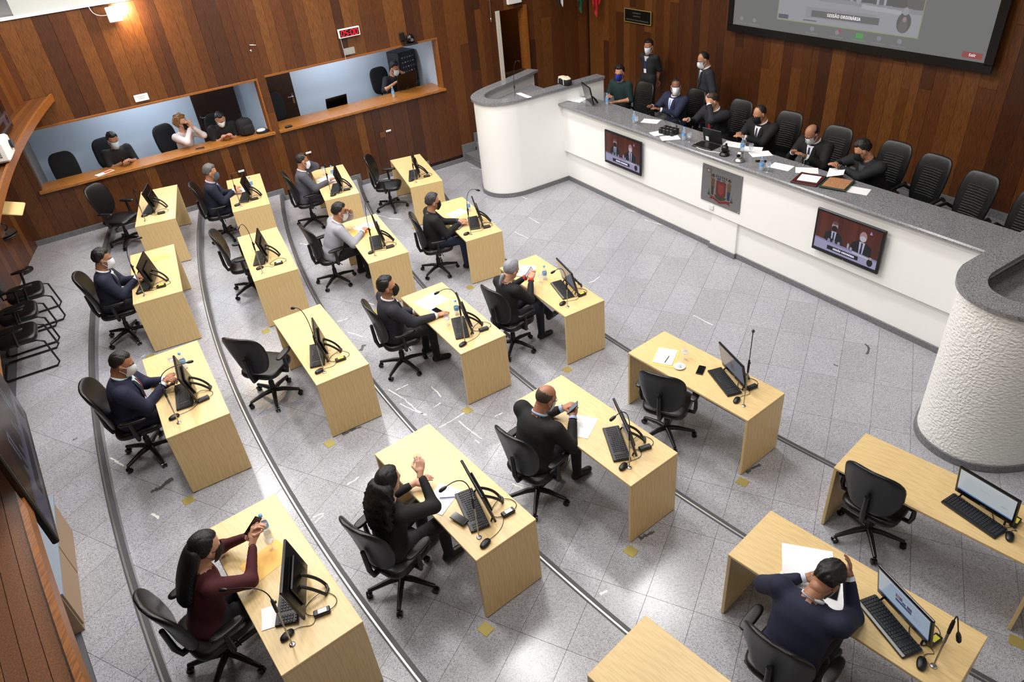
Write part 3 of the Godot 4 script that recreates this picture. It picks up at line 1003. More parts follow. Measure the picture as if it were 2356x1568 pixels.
# ---------------------------------------------------------------- small things
func bottle(xf: Transform3D, label: String) -> Node3D:
	var o := thing("water_bottle", label, "bottle", xf, "water bottles")
	fin(lathe_mb([[0.0, 0.002], [0.028, 0.0], [0.031, 0.012], [0.029, 0.04], [0.031, 0.06], [0.031, 0.125], [0.027, 0.15], [0.013, 0.178], [0.0125, 0.19], [0.0, 0.19]], 16), "bottle", M.bottle, o)
	fin(lathe_mb([[0.0, 0.004], [0.027, 0.004], [0.028, 0.10], [0.0, 0.1002]], 12), "water", glass("water", Color(0.80, 0.90, 0.98), 0.25), o)
	fin(lathe_mb([[0.0316, 0.072], [0.0322, 0.074], [0.0322, 0.112], [0.0316, 0.114]], 16), "label_band", M.label_blue, o)
	fin(lathe_mb([[0.0145, 0.186], [0.0145, 0.205], [0.0, 0.207]], 12), "cap", M.label_blue, o)
	return o

func goblet(xf: Transform3D, label: String) -> Node3D:
	var o := thing("stemmed_glass", label, "glass", xf, "stemmed water glasses")
	fin(lathe_mb([[0.0, 0.003], [0.031, 0.0], [0.031, 0.003], [0.006, 0.009], [0.005, 0.05], [0.016, 0.058], [0.032, 0.078], [0.036, 0.105], [0.032, 0.148], [0.0305, 0.148], [0.034, 0.105], [0.030, 0.08], [0.012, 0.061], [0.0, 0.06]], 16), "glass", M.glass, o)
	fin(lathe_mb([[0.0, 0.063], [0.012, 0.063], [0.029, 0.08], [0.0325, 0.10], [0.0, 0.1005]], 14), "water", M.water, o)
	return o

func sheet(called: String, label: String, cat: String, xf: Transform3D, w: float, l: float, mat: Material, curl := 0.004, group := "") -> MeshInstance3D:
	var rows := []
	for i in 7:
		var line := PackedVector3Array()
		for j in 6:
			var u := j / 5.0 - 0.5
			var v := i / 6.0 - 0.5
			line.append(Vector3(u * w, 0.0015 + curl * (absf(u) * 2.0) ** 3 * (0.5 + v), -v * l))
		rows.append(line)
	var mb := MB.new()
	mb.grid(rows)
	var low := []
	for r in rows:
		var line := PackedVector3Array()
		for q in r:
			line.append(q - Vector3(0, 0.0014, 0))
		low.append(line)
	mb.grid(low, false, true)
	for s in [0, 6]:
		for j in 5:
			mb.out_quad(rows[s][j], rows[s][j + 1], low[s][j + 1], low[s][j], Vector3.ZERO)
	for s in [0, 5]:
		for i in 6:
			mb.out_quad(rows[i][s], rows[i + 1][s], low[i + 1][s], low[i][s], Vector3.ZERO)
	return solo(mb, called, mat, label, cat, xf, group)

func phone(xf: Transform3D, label: String, screen: Material = null) -> Node3D:
	var o := thing("mobile_phone", label, "phone", xf, "mobile phones")
	var mb := MB.new()
	mb.cbox(at(Vector3(0, 0.0045, 0)), Vector3(0.074, 0.009, 0.152), 0.003)
	fin(mb, "casing", M.plastic_dark, o)
	var sc := MB.new()
	sc.cbox(at(Vector3(0, 0.0093, 0)), Vector3(0.066, 0.0008, 0.140), 0.0)
	fin(sc, "screen", screen if screen else flat("phone_glass", Color(0.02, 0.02, 0.03), 0.08), o)
	return o

func pen(xf: Transform3D, label: String, c: Material) -> void:
	var o := thing("pen", label, "pen", xf)
	var mb := MB.new()
	mb.tube([Vector3(0, 0.005, -0.07), Vector3(0, 0.005, 0.055)], 0.004, 6)
	fin(mb, "barrel", c, o)
	var tp := MB.new()
	tp.tube([Vector3(0, 0.005, 0.055), Vector3(0, 0.005, 0.07)], [0.004, 0.001], 6)
	fin(tp, "tip", M.steel, o)

func on_desk(k: String, x: float, z: float, turn := 0.0, up := 0.0) -> Transform3D:
	return desk_xf(k) * at(Vector3(x, 0.7405 + up, z), turn)

func build_desk_extras() -> void:
	for b in [["R1c", 0.291, 0.079], ["R1d", 0.42, 0.09], ["R2a", 0.10, 0.10], ["R3a", 0.25, 0.03], ["R3b", 0.063, 0.124], ["R3c", -0.042, 0.07], ["R4b", 0.184, 0.163], ["R4c", 0.122, 0.01]]:
		bottle(on_desk(b[0], b[1], b[2], 30), "blue-labelled water bottle " + WHERE[b[0]])
	for b in [["R1c", 0.40, -0.02], ["R1d", 0.24, 0.06], ["R3a", 0.44, -0.10], ["R3c", -0.17, -0.127], ["R4c", 0.09, -0.08], ["R4d", 0.276, 0.042]]:
		goblet(on_desk(b[0], b[1], b[2]), "clear stemmed glass of water " + WHERE[b[0]])
	# papers, envelopes, phones
	for p in [["R2d", -0.087, -0.15, 24, 0.21, 0.297], ["R3d", 0.05, -0.085, 28, 0.21, 0.297], ["R3c", 0.45, -0.035, 12, 0.297, 0.33], ["R4b", 0.22, -0.03, 15, 0.21, 0.297], ["R3a", 0.02, -0.12, 10, 0.21, 0.297], ["R2a", 0.12, -0.08, 12, 0.21, 0.297], ["R3b", 0.42, 0.0, 20, 0.21, 0.297], ["R1d", -0.36, -0.10, -20, 0.18, 0.30]]:
		sheet("sheet_of_paper", "white sheet of paper lying " + WHERE[p[0]], "paper", on_desk(p[0], p[1], p[2], p[3], 0.0), p[4], p[5], M.paper, 0.003, "papers on the desks")
	sheet("sheet_of_paper", "second white sheet half under the hand of the man resting his cheek", "paper", on_desk("R3a", 0.22, -0.10, 30, 0.004), 0.21, 0.297, M.paper, 0.003, "papers on the desks")
	for k in 3:
		sheet("sheet_of_paper", ["lowest", "middle", "topmost"][k] + " sheet in the pile of the ponytailed woman", "paper", on_desk("R4c", 0.47, -0.075, 35 + k * 4, 0.005 * k), 0.21, 0.297, M.paper, 0.003, "papers on the desks")
	for p in [["R1b", 0.42, 0.05, 0.33, 0.11, 95, "orange envelope " + WHERE.R1b], ["R1d", 0.16, -0.02, 0.33, 0.24, 100, "large orange envelope under the hands of the woman in maroon"], ["R3b", 0.26, -0.10, 0.33, 0.24, 75, "orange envelope under the elbow of the man in light grey"], ["R4d", 0.445, -0.075, 0.34, 0.25, 118, "orange envelope under a white sheet " + WHERE.R4d]]:
		sheet("envelope", p[6], "envelope", on_desk(p[0], p[1], p[2], p[5]), p[3], p[4], M.envelope, 0.002, "orange envelopes")
	sheet("sheet_of_paper", "white sheet lying on the orange envelope by the saucer", "paper", on_desk("R4d", 0.452, -0.07, 28, 0.005), 0.21, 0.29, M.paper, 0.003, "papers on the desks")
	pen(on_desk("R4d", 0.40, -0.10, 20, 0.008), "black pen on the sheet by the saucer", M.plastic)
	pen(on_desk("R2d", -0.12, -0.10, -38, 0.005), "blue pen on the curly-haired woman's sheet", flat("pen_blue", Color(0.15, 0.2, 0.6), 0.3))
	for p in [["R2d", -0.386, -0.168, -78], ["R4d", 0.025, 0.004, 25], ["R3c", 0.186, -0.082, 100], ["R3e", 0.086, -0.06, 18]]:
		phone(on_desk(p[0], p[1], p[2], p[3], 0.022 if p[0] == "R2d" else 0.003), "black phone lying face up " + WHERE[p[0]])
	sheet("leaflet", "small white leaflet half under the phone of the man in charcoal", "paper", on_desk("R3c", 0.24, -0.10, 100), 0.10, 0.15, M.paper, 0.002)
	# cup on a saucer
	var cup := thing("saucer", "white saucer with a crumpled tissue " + WHERE.R4d.replace("on the desk with the white saucer", "beside the orange envelope"), "saucer", on_desk("R4d", 0.219, -0.109))
	fin(lathe_mb([[0.0, 0.004], [0.03, 0.0], [0.035, 0.004], [0.064, 0.016], [0.062, 0.018], [0.03, 0.008], [0.0, 0.007]], 18), "plate", M.porcelain, cup)
	var tis := MB.new()
	tis.ell(at(Vector3(0.004, 0.026, 0), 20), Vector3(0.026, 0.022, 0.018), 0.7, 0.8, 8, 10)
	fin(tis, "tissue", M.paper, cup)

# ---------------------------------------------------------------- chairs
func make_task_chair(label: String) -> Node3D:
	var o := thing("office_chair", label, "office chair", Transform3D(), "black office chairs at the desks")
	var seat := MB.new()
	seat.ell(at(Vector3(0, 0.455, 0.02)), Vector3(0.245, 0.05, 0.24), 0.55, 0.5, 10, 24)
	fin(seat, "seat", M.leather, o)
	# back: padded shell, wider above, curved round the sitter
	var rows := []
	var nb := 16
	for i in nb + 1:
		var f := float(i) / nb
		var ang := -PI / 2 + PI * f
		var line := PackedVector3Array()
		for j in 24:
			var b := TAU * j / 24
			var x := MB.pw(cos(ang), 0.45) * MB.pw(cos(b), 0.35)
			var y := MB.pw(sin(ang), 0.55)
			var zz := MB.pw(cos(ang), 0.6) * -MB.pw(sin(b), 1.0)
			var h := y * 0.27
			var wide := 0.205 + 0.050 * smoothstep(-1.0, 0.2, y) - 0.02 * smoothstep(0.6, 1.0, y)
			line.append(Vector3(x * wide, 0.79 + h, -0.225 + zz * 0.034 + x * x * 0.055 - 0.10 * (y + 0.2) * 0.5 - 0.03 * y * y))
		rows.append(line)
	var back := MB.new()
	back.grid(rows, true)
	fin(back, "backrest", M.leather, o)
	var spine := MB.new()
	spine.tube([Vector3(0, 0.42, -0.10), Vector3(0, 0.43, -0.25), Vector3(0, 0.52, -0.275), Vector3(0, 0.75, -0.285)], [0.026, 0.026, 0.024, 0.02], 8)
	fin(spine, "back_bracket", M.plastic, o)
	for s in [-1, 1]:
		var arm := MB.new()
		arm.tube([Vector3(s * 0.20, 0.425, 0.0), Vector3(s * 0.29, 0.43, 0.0), Vector3(s * 0.305, 0.50, -0.005), Vector3(s * 0.30, 0.65, -0.01)], [0.02, 0.021, 0.022, 0.018], 8)
		fin(arm, "arm_bracket", M.plastic, o)
		var pad := MB.new()
		pad.ell(at(Vector3(s * 0.295, 0.665, 0.02)), Vector3(0.042, 0.018, 0.135), 0.6, 0.7, 8, 16)
		fin(pad, "armrest", M.leather, o)
	var col := MB.new()
	col.tube([Vector3(0, 0.10, 0), Vector3(0, 0.24, 0), Vector3(0, 0.24, 0), Vector3(0, 0.40, 0)], [0.034, 0.032, 0.022, 0.022], 10)
	col.cbox(at(Vector3(0, 0.405, 0)), Vector3(0.20, 0.035, 0.22), 0.01)
	col.tube([Vector3(-0.08, 0.39, 0.05), Vector3(-0.26, 0.385, 0.06)], 0.006, 6)
	fin(col, "column", M.plastic, o)
	for k in 5:
		var a := TAU * k / 5 + 0.3
		var dir := Vector3(cos(a), 0, sin(a))
		var leg := MB.new()
		leg.tube([Vector3(0, 0.115, 0), dir * 0.12 + Vector3(0, 0.115, 0), dir * 0.30 + Vector3(0, 0.082, 0)], [0.030, 0.026, 0.018], 8)
		var l := fin(leg, "base_leg", M.plastic, o)
		var cs := MB.new()
		var side := Vector3(-dir.z, 0, dir.x)
		for w in [-1, 1]:
			cs.tube([dir * 0.30 + side * (0.006 * w) + Vector3(0, 0.029, 0), dir * 0.30 + side * (0.024 * w) + Vector3(0, 0.029, 0)], 0.028, 10)
		cs.tube([dir * 0.30 + Vector3(0, 0.03, 0), dir * 0.30 + Vector3(0, 0.08, 0)], 0.009, 6)
		fin(cs, "caster", M.plastic_dark, l)
	return o

func build_chairs() -> void:
	var says := {
		"R1a": "empty black office chair turned aside at the back corner desk", "R1b": "black office chair of the man in navy, back row", "R1c": "black office chair of the man in a red striped tie", "R1d": "black office chair of the woman in maroon, seen from behind",
		"R2a": "black office chair of the man in a lilac tie", "R2b": "empty black office chair pushed in at an unattended desk", "R2c": "empty black office chair turned away from its desk, casters on the open floor", "R2d": "black office chair of the curly-haired woman",
		"R3a": "black office chair of the man resting his cheek", "R3b": "black office chair behind the man in light grey", "R3c": "black office chair of the man in charcoal", "R3d": "black office chair of the bald man in black",
		"R3e": "black office chair of the man bending over papers", "R4a": "empty black office chair turned sideways at the far wall desk", "R4b": "black office chair of the man in a black blazer", "R4c": "black office chair of the ponytailed woman",
		"R4d": "empty black office chair pushed under the desk with the saucer", "R4e": "empty black office chair under the desk at the right edge"}
	var first: Node3D
	for k in CHAIRS:
		var o: Node3D
		if first == null:
			first = make_task_chair(says[k])
			o = first
		else:
			o = copy(first, says[k])
		var c: Array = CHAIRS[k]
		o.transform = desk_xf(k) * at(Vector3(c[0], 0, c[1]), c[2])

# ---------------------------------------------------------------- people
# A body is one surface: tapered capsules and ellipsoids joined with a smooth minimum on a grid and meshed as surface nets.
class Field:
	var lo: Vector3
	var cell: float
	var nx: int
	var ny: int
	var nz: int
	var f := PackedFloat32Array()
	var id := PackedByteArray()
	var near := PackedFloat32Array()

	func _init(a: Vector3, b: Vector3, c: float) -> void:
		lo = a
		cell = c
		nx = int((b.x - a.x) / c) + 2
		ny = int((b.y - a.y) / c) + 2
		nz = int((b.z - a.z) / c) + 2
		f.resize(nx * ny * nz)
		f.fill(1.0)
		near.resize(nx * ny * nz)
		near.fill(1.0)
		id.resize(nx * ny * nz)

	func capsule(a: Vector3, b: Vector3, ra: float, rb: float, k: float, what: int) -> void:
		var m := maxf(ra, rb) + k + cell * 1.5
		var p0 := (a.min(b) - Vector3(m, m, m) - lo) / cell
		var p1 := (a.max(b) + Vector3(m, m, m) - lo) / cell
		var ab := b - a
		var ll := maxf(ab.length_squared(), 1e-9)
		for z in range(maxi(0, int(p0.z)), mini(nz, int(p1.z) + 1)):
			for y in range(maxi(0, int(p0.y)), mini(ny, int(p1.y) + 1)):
				var i := (z * ny + y) * nx + maxi(0, int(p0.x))
				var px := lo + Vector3(maxi(0, int(p0.x)), y, z) * cell - a
				for x in range(maxi(0, int(p0.x)), mini(nx, int(p1.x) + 1)):
					var t := clampf(px.dot(ab) / ll, 0.0, 1.0)
					var d := (px - ab * t).length() - (ra + (rb - ra) * t)
					if d < near[i]:
						near[i] = d
						id[i] = what
					var g := f[i]
					var h := maxf(k - absf(d - g), 0.0)
					f[i] = minf(d, g) - h * h * 0.25 / k
					i += 1
					px.x += cell

	func ellipsoid(c: Vector3, r: Vector3, bs: Basis, k: float, what: int) -> void:
		var m := maxf(r.x, maxf(r.y, r.z)) + k + cell * 1.5
		var p0 := (c - Vector3(m, m, m) - lo) / cell
		var p1 := (c + Vector3(m, m, m) - lo) / cell
		var inv := bs.transposed()
		var s := minf(r.x, minf(r.y, r.z))
		for z in range(maxi(0, int(p0.z)), mini(nz, int(p1.z) + 1)):
			for y in range(maxi(0, int(p0.y)), mini(ny, int(p1.y) + 1)):
				var i := (z * ny + y) * nx + maxi(0, int(p0.x))
				for x in range(maxi(0, int(p0.x)), mini(nx, int(p1.x) + 1)):
					var q := inv * (lo + Vector3(x, y, z) * cell - c)
					var e := q / r
					var k0 := e.length()
					var d := -s
					if k0 > 0.001:
						d = k0 * (k0 - 1.0) / (e / r).length()
					if d < near[i]:
						near[i] = d
						id[i] = what
					var g := f[i]
					var h := maxf(k - absf(d - g), 0.0)
					f[i] = minf(d, g) - h * h * 0.25 / k
					i += 1

	# returns one builder for each kind of surface
	func nets(kinds: int) -> Array:
		var out := []
		for k in kinds:
			out.append(MB.new())
		var vid := {}
		var pos := PackedVector3Array()
		var nor := PackedVector3Array()
		var kind := PackedByteArray()
		var off := PackedInt32Array([0, 1, nx, nx + 1, nx * ny, nx * ny + 1, nx * ny + nx, nx * ny + nx + 1])
		var lim := cell * 1.8
		for z in nz - 1:
			for y in ny - 1:
				var i := (z * ny + y) * nx
				for x in nx - 1:
					var v0 := f[i]
					if v0 < lim and v0 > -lim:
						var neg := 0
						for c in 8:
							if f[i + off[c]] < 0.0:
								neg += 1
						if neg > 0 and neg < 8:
							var sum := Vector3.ZERO
							var n := 0
							for e in [[0, 1], [2, 3], [4, 5], [6, 7], [0, 2], [1, 3], [4, 6], [5, 7], [0, 4], [1, 5], [2, 6], [3, 7]]:
								var a: float = f[i + off[e[0]]]
								var b: float = f[i + off[e[1]]]
								if (a < 0.0) != (b < 0.0):
									var t := a / (a - b)
									var pa := Vector3(e[0] & 1, (e[0] >> 1) & 1, e[0] >> 2)
									var pb := Vector3(e[1] & 1, (e[1] >> 1) & 1, e[1] >> 2)
									sum += pa.lerp(pb, t)
									n += 1
							vid[i] = pos.size()
							pos.append(lo + (Vector3(x, y, z) + sum / n) * cell)
							var g := Vector3(
								f[i + 1] + f[i + off[3]] + f[i + off[5]] + f[i + off[7]] - f[i] - f[i + off[2]] - f[i + off[4]] - f[i + off[6]],
								f[i + off[2]] + f[i + off[3]] + f[i + off[6]] + f[i + off[7]] - f[i] - f[i + 1] - f[i + off[4]] - f[i + off[5]],
								f[i + off[4]] + f[i + off[5]] + f[i + off[6]] + f[i + off[7]] - f[i] - f[i + 1] - f[i + off[2]] - f[i + off[3]])
							nor.append(g.normalized())
							kind.append(id[i])
					i += 1
		var sy := nx
		var sz := nx * ny
		for i in vid:
			for ax in 3:
				var st: int = [1, sy, sz][ax]
				var s1: int = [sy, sz, 1][ax]
				var s2: int = [sz, 1, sy][ax]
				var a: float = f[i]
				var b: float = f[i + st]
				if (a < 0.0) == (b < 0.0):
					continue
				if not (vid.has(i - s1) and vid.has(i - s2) and vid.has(i - s1 - s2)):
					continue
				var q := [vid[i], vid[i - s1], vid[i - s1 - s2], vid[i - s2]]
				if a >= 0.0:
					q = [q[0], q[3], q[2], q[1]]
				var mb: MB = out[mini(kind[q[0]], kinds - 1)]
				for w in [0, 2, 1, 0, 3, 2]:
					mb.v.append(pos[q[w]])
					mb.n.append(nor[q[w]])
					mb.t.append(Vector2.ZERO)
		return out

var heads := {}
var hands := {}
var hairs := {}

func head_mesh() -> Array:                        # [skin, eyes, brows]
	if heads.is_empty():
		var F := Field.new(Vector3(-0.115, -0.16, -0.14), Vector3(0.115, 0.16, 0.15), 0.0062)
		var I := Basis()
		F.ellipsoid(Vector3(0, 0.035, -0.012), Vector3(0.077, 0.095, 0.100), I, 0.02, 0)
		F.ellipsoid(Vector3(0, -0.025, 0.022), Vector3(0.064, 0.085, 0.070), I, 0.03, 0)
		F.ellipsoid(Vector3(0, -0.082, 0.048), Vector3(0.040, 0.032, 0.040), I, 0.03, 0)
		F.capsule(Vector3(-0.036, 0.026, 0.076), Vector3(0.036, 0.026, 0.076), 0.013, 0.013, 0.015, 0)
		F.capsule(Vector3(0, 0.008, 0.088), Vector3(0, -0.030, 0.106), 0.008, 0.014, 0.014, 0)
		F.capsule(Vector3(-0.018, -0.062, 0.086), Vector3(0.018, -0.062, 0.086), 0.008, 0.008, 0.01, 0)
		F.capsule(Vector3(0, -0.05, -0.025), Vector3(0, -0.155, -0.035), 0.056, 0.058, 0.03, 0)
		for s in [-1, 1]:
			F.ellipsoid(Vector3(s * 0.079, -0.008, -0.008), Vector3(0.011, 0.033, 0.021), Basis(Vector3.UP, s * 0.4), 0.008, 0)
		var eyes := MB.new()
		var brow := MB.new()
		for s in [-1, 1]:
			eyes.ell(at(Vector3(s * 0.031, 0.006, 0.0835)), Vector3(0.0125, 0.005, 0.006), 1, 1, 6, 10)
			brow.tube([Vector3(s * 0.016, 0.026, 0.091), Vector3(s * 0.034, 0.030, 0.086), Vector3(s * 0.052, 0.024, 0.072)], [0.004, 0.0045, 0.003], 6)
		heads.parts = [F.nets(1)[0], eyes, brow]
	return heads.parts

func hand_mesh(curl: float, tag_: String) -> MB:   # left hand: wrist at 0, fingers along +z, palm down, thumb towards -x
	if not hands.has(tag_):
		var F := Field.new(Vector3(-0.10, -0.12, -0.04), Vector3(0.07, 0.05, 0.22), 0.0042)
		F.ellipsoid(Vector3(0, 0, 0.055), Vector3(0.040, 0.016, 0.052), Basis(), 0.012, 0)
		F.capsule(Vector3(0, 0, -0.03), Vector3(0, 0, 0.02), 0.026, 0.027, 0.015, 0)
		for k in 4:
			var x: float = [-0.031, -0.011, 0.010, 0.029][k]
			var ln: float = [0.070, 0.079, 0.073, 0.056][k]
			var p := Vector3(x, 0.002, 0.092 - absf(x + 0.008) * 0.25)
			F.capsule(Vector3(x * 0.7, 0.0, 0.04), p, 0.011, 0.0105, 0.008, 0)
			var ang := deg_to_rad(8.0) + curl * 0.30
			var spread := x * 2.2
			for seg in 3:
				var d := Vector3(spread * 0.3, -sin(ang), cos(ang)).normalized()
				var q: Vector3 = p + d * ln * [0.45, 0.31, 0.24][seg]
				F.capsule(p, q, [0.0098, 0.009, 0.0082][seg], [0.009, 0.0082, 0.0068][seg], 0.0035, 0)
				p = q
				ang += curl * [0.45, 0.30, 0.2][seg]
		var t0 := Vector3(-0.026, -0.004, 0.022)
		var t1 := Vector3(-0.055, -0.012 - 0.01 * curl, 0.055)
		var t2 := Vector3(-0.060 + 0.012 * curl, -0.018 - 0.018 * curl, 0.085)
		var t3 := Vector3(-0.054 + 0.02 * curl, -0.022 - 0.026 * curl, 0.107)
		F.capsule(t0, t1, 0.017, 0.012, 0.012, 0)
		F.capsule(t1, t2, 0.0115, 0.010, 0.004, 0)
		F.capsule(t2, t3, 0.010, 0.0075, 0.003, 0)
		hands[tag_] = F.nets(1)[0]
	return hands[tag_]

func hair_mesh(style: String) -> MB:
	if hairs.has(style):
		return hairs[style]
	var mb := MB.new()
	var nz := FastNoiseLite.new()
	nz.seed = 4
	nz.frequency = 9.0
	nz.fractal_octaves = 2
	var rows := []
	var nu := 36
	var nv := 56
	for i in nu + 1:
		var el := -PI / 2 + PI * i / nu
		var line := PackedVector3Array()
		for j in nv:
			var az := TAU * j / nv                  # 0 at the face, growing to the left side
			var d := Vector3(sin(az) * cos(el), sin(el), cos(az) * cos(el))
			var front := cos(az)
			var line_el: float                      # lowest elevation that has hair
			if front > 0.0:
				line_el = lerpf(-0.10, 0.62, smoothstep(0.05, 0.55, front))
			else:
				line_el = lerpf(-0.10, -0.75, smoothstep(0.0, -0.5, front))
			var thick := 0.013
			var wob := nz.get_noise_3d(d.x * 0.25, d.y * 0.12, d.z * 0.12) + 0.5 * nz.get_noise_3d(d.x * 0.9, d.y * 0.3, d.z * 0.3)
			match style:
				"short":
					thick = 0.008 + 0.009 * maxf(d.y, 0.0) + 0.006 * wob
				"full":
					thick = 0.013 + 0.016 * maxf(d.y, 0.0) + 0.010 * wob + 0.006 * maxf(d.z, 0.0)
				"buzz":
					thick = 0.0045
					line_el += 0.12 * maxf(front, 0.0)
				"bald":
					thick = 0.005
					line_el = -0.75 if front < 0.2 else 2.0
					if el > 0.35 + 0.25 * maxf(-front, 0.0):
						line_el = 2.0
				"receding":
					thick = 0.007
					line_el += 0.55 * smoothstep(0.1, 0.6, front)
				"curly":
					thick = 0.042 + 0.024 * wob
					line_el -= 0.35 if front < 0.3 else 0.0
				"long", "pony", "wavy":
					thick = 0.014 + 0.004 * wob
					line_el -= 0.5 * smoothstep(0.35, -0.1, front)
			var cover := smoothstep(line_el - 0.16, line_el + 0.26, el)
			var t := lerpf(-0.012, thick, cover)
			line.append(Vector3(0, 0.035, -0.012) + Vector3(d.x * (0.077 + t), d.y * (0.095 + t), d.z * (0.100 + t)))
		rows.append(line)
	mb.grid(rows, true)
	if style in ["long", "wavy", "pony"]:
		# locks falling behind the shoulders
		var r2 := []
		var n := 22
		var len_: float = {"long": 0.50, "wavy": 0.46, "pony": 0.17}[style]
		for i in n + 1:
			var f := float(i) / n
			var line := PackedVector3Array()
			for j in 36:
				var b := TAU * j / 36
				var w := 0.085 + 0.02 * sin(f * 3.0)
				var dp := 0.055
				if style == "pony":
					w = 0.030 * (1.0 - 0.5 * f)
					dp = 0.026 * (1.0 - 0.4 * f)
				elif style == "wavy":
					w = 0.10 + 0.045 * sin(f * PI * 0.9)
					dp = 0.075
				var close := sqrt(maxf(0.0, 1.0 - pow(absf(2.0 * f - 1.0), 8.0)))
				var rip := 1.0 + (0.07 if style != "wavy" else 0.20) * nz.get_noise_2d(j * 0.4, f * (0.12 if style != "wavy" else 0.9))
				var y := 0.06 - f * len_
				var z := -0.075 - 0.05 * sin(minf(f * 1.6, 1.0) * PI * 0.5)
				if style == "pony":
					y = -0.055 - f * len_
					z = -0.108 - 0.012 * sin(f * PI)
				line.append(Vector3(cos(b) * w * close * rip, y, z - sin(b) * dp * close * rip))
			r2.append(line)
		mb.grid(r2, true, true)
	hairs[style] = mb
	return mb

func mask_mesh() -> Array:
	if not hairs.has("_mask"):
		var rows := []
		for i in 9:
			var f := i / 8.0
			var line := PackedVector3Array()
			for j in 17:
				var u := j / 8.0 - 1.0
				var az := u * 1.25
				var y := lerpf(-0.112, 0.004, f) + 0.012 * (1.0 - absf(u)) * (f * 2.0 - 1.0)
				var bulge := 0.020 * cos(u * 1.5) * sin(clampf(f, 0.0, 1.0) * PI) + 0.014 * exp(-u * u * 18.0) * f
				var rx := 0.072 - 0.016 * (1.0 - f)
				var rz := 0.074 + 0.010 * sin(f * PI)
				line.append(Vector3(sin(az) * rx, y, 0.026 + cos(az) * rz + bulge))
			rows.append(line)
		var mb := MB.new()
		mb.grid(rows)
		var back := []
		for r in rows:
			var line := PackedVector3Array()
			for q in r:
				line.append(q - Vector3(0, 0, 0.003))
			back.append(line)
		mb.grid(back, false, true)
		var st := []
		for s in [-1, 1]:
			for y in [[-0.085, -0.03], [-0.012, 0.012]]:
				var t := MB.new()
				t.tube([Vector3(s * 0.062, y[0], 0.052), Vector3(s * 0.079, lerpf(y[0], y[1], 0.6), 0.018), Vector3(s * 0.089, y[1], -0.012)], 0.0022, 5)
				st.append(t)
		hairs["_mask"] = mb
		heads.straps = st
	return [hairs["_mask"], heads.straps]

func skin_mat(c: Color) -> StandardMaterial3D:
	var m := flat("skin_" + c.to_html(false), c, 0.5)
	m.subsurf_scatter_enabled = false
	return m

func cloth(c: Color) -> StandardMaterial3D:
	var k := "cloth_" + c.to_html(false)
	if not M.has(k):
		var m := flat(k, c, 0.82)
		m.normal_enabled = true
		m.normal_texture = M.weave_tex
		m.uv1_triplanar = true
		m.uv1_scale = Vector3.ONE * 3.0
	return M[k]

func look_basis(fwd: Vector3, up: Vector3) -> Basis:
	var z := fwd.normalized()
	var x := up.cross(z).normalized()
	return Basis(x, z.cross(x), z)

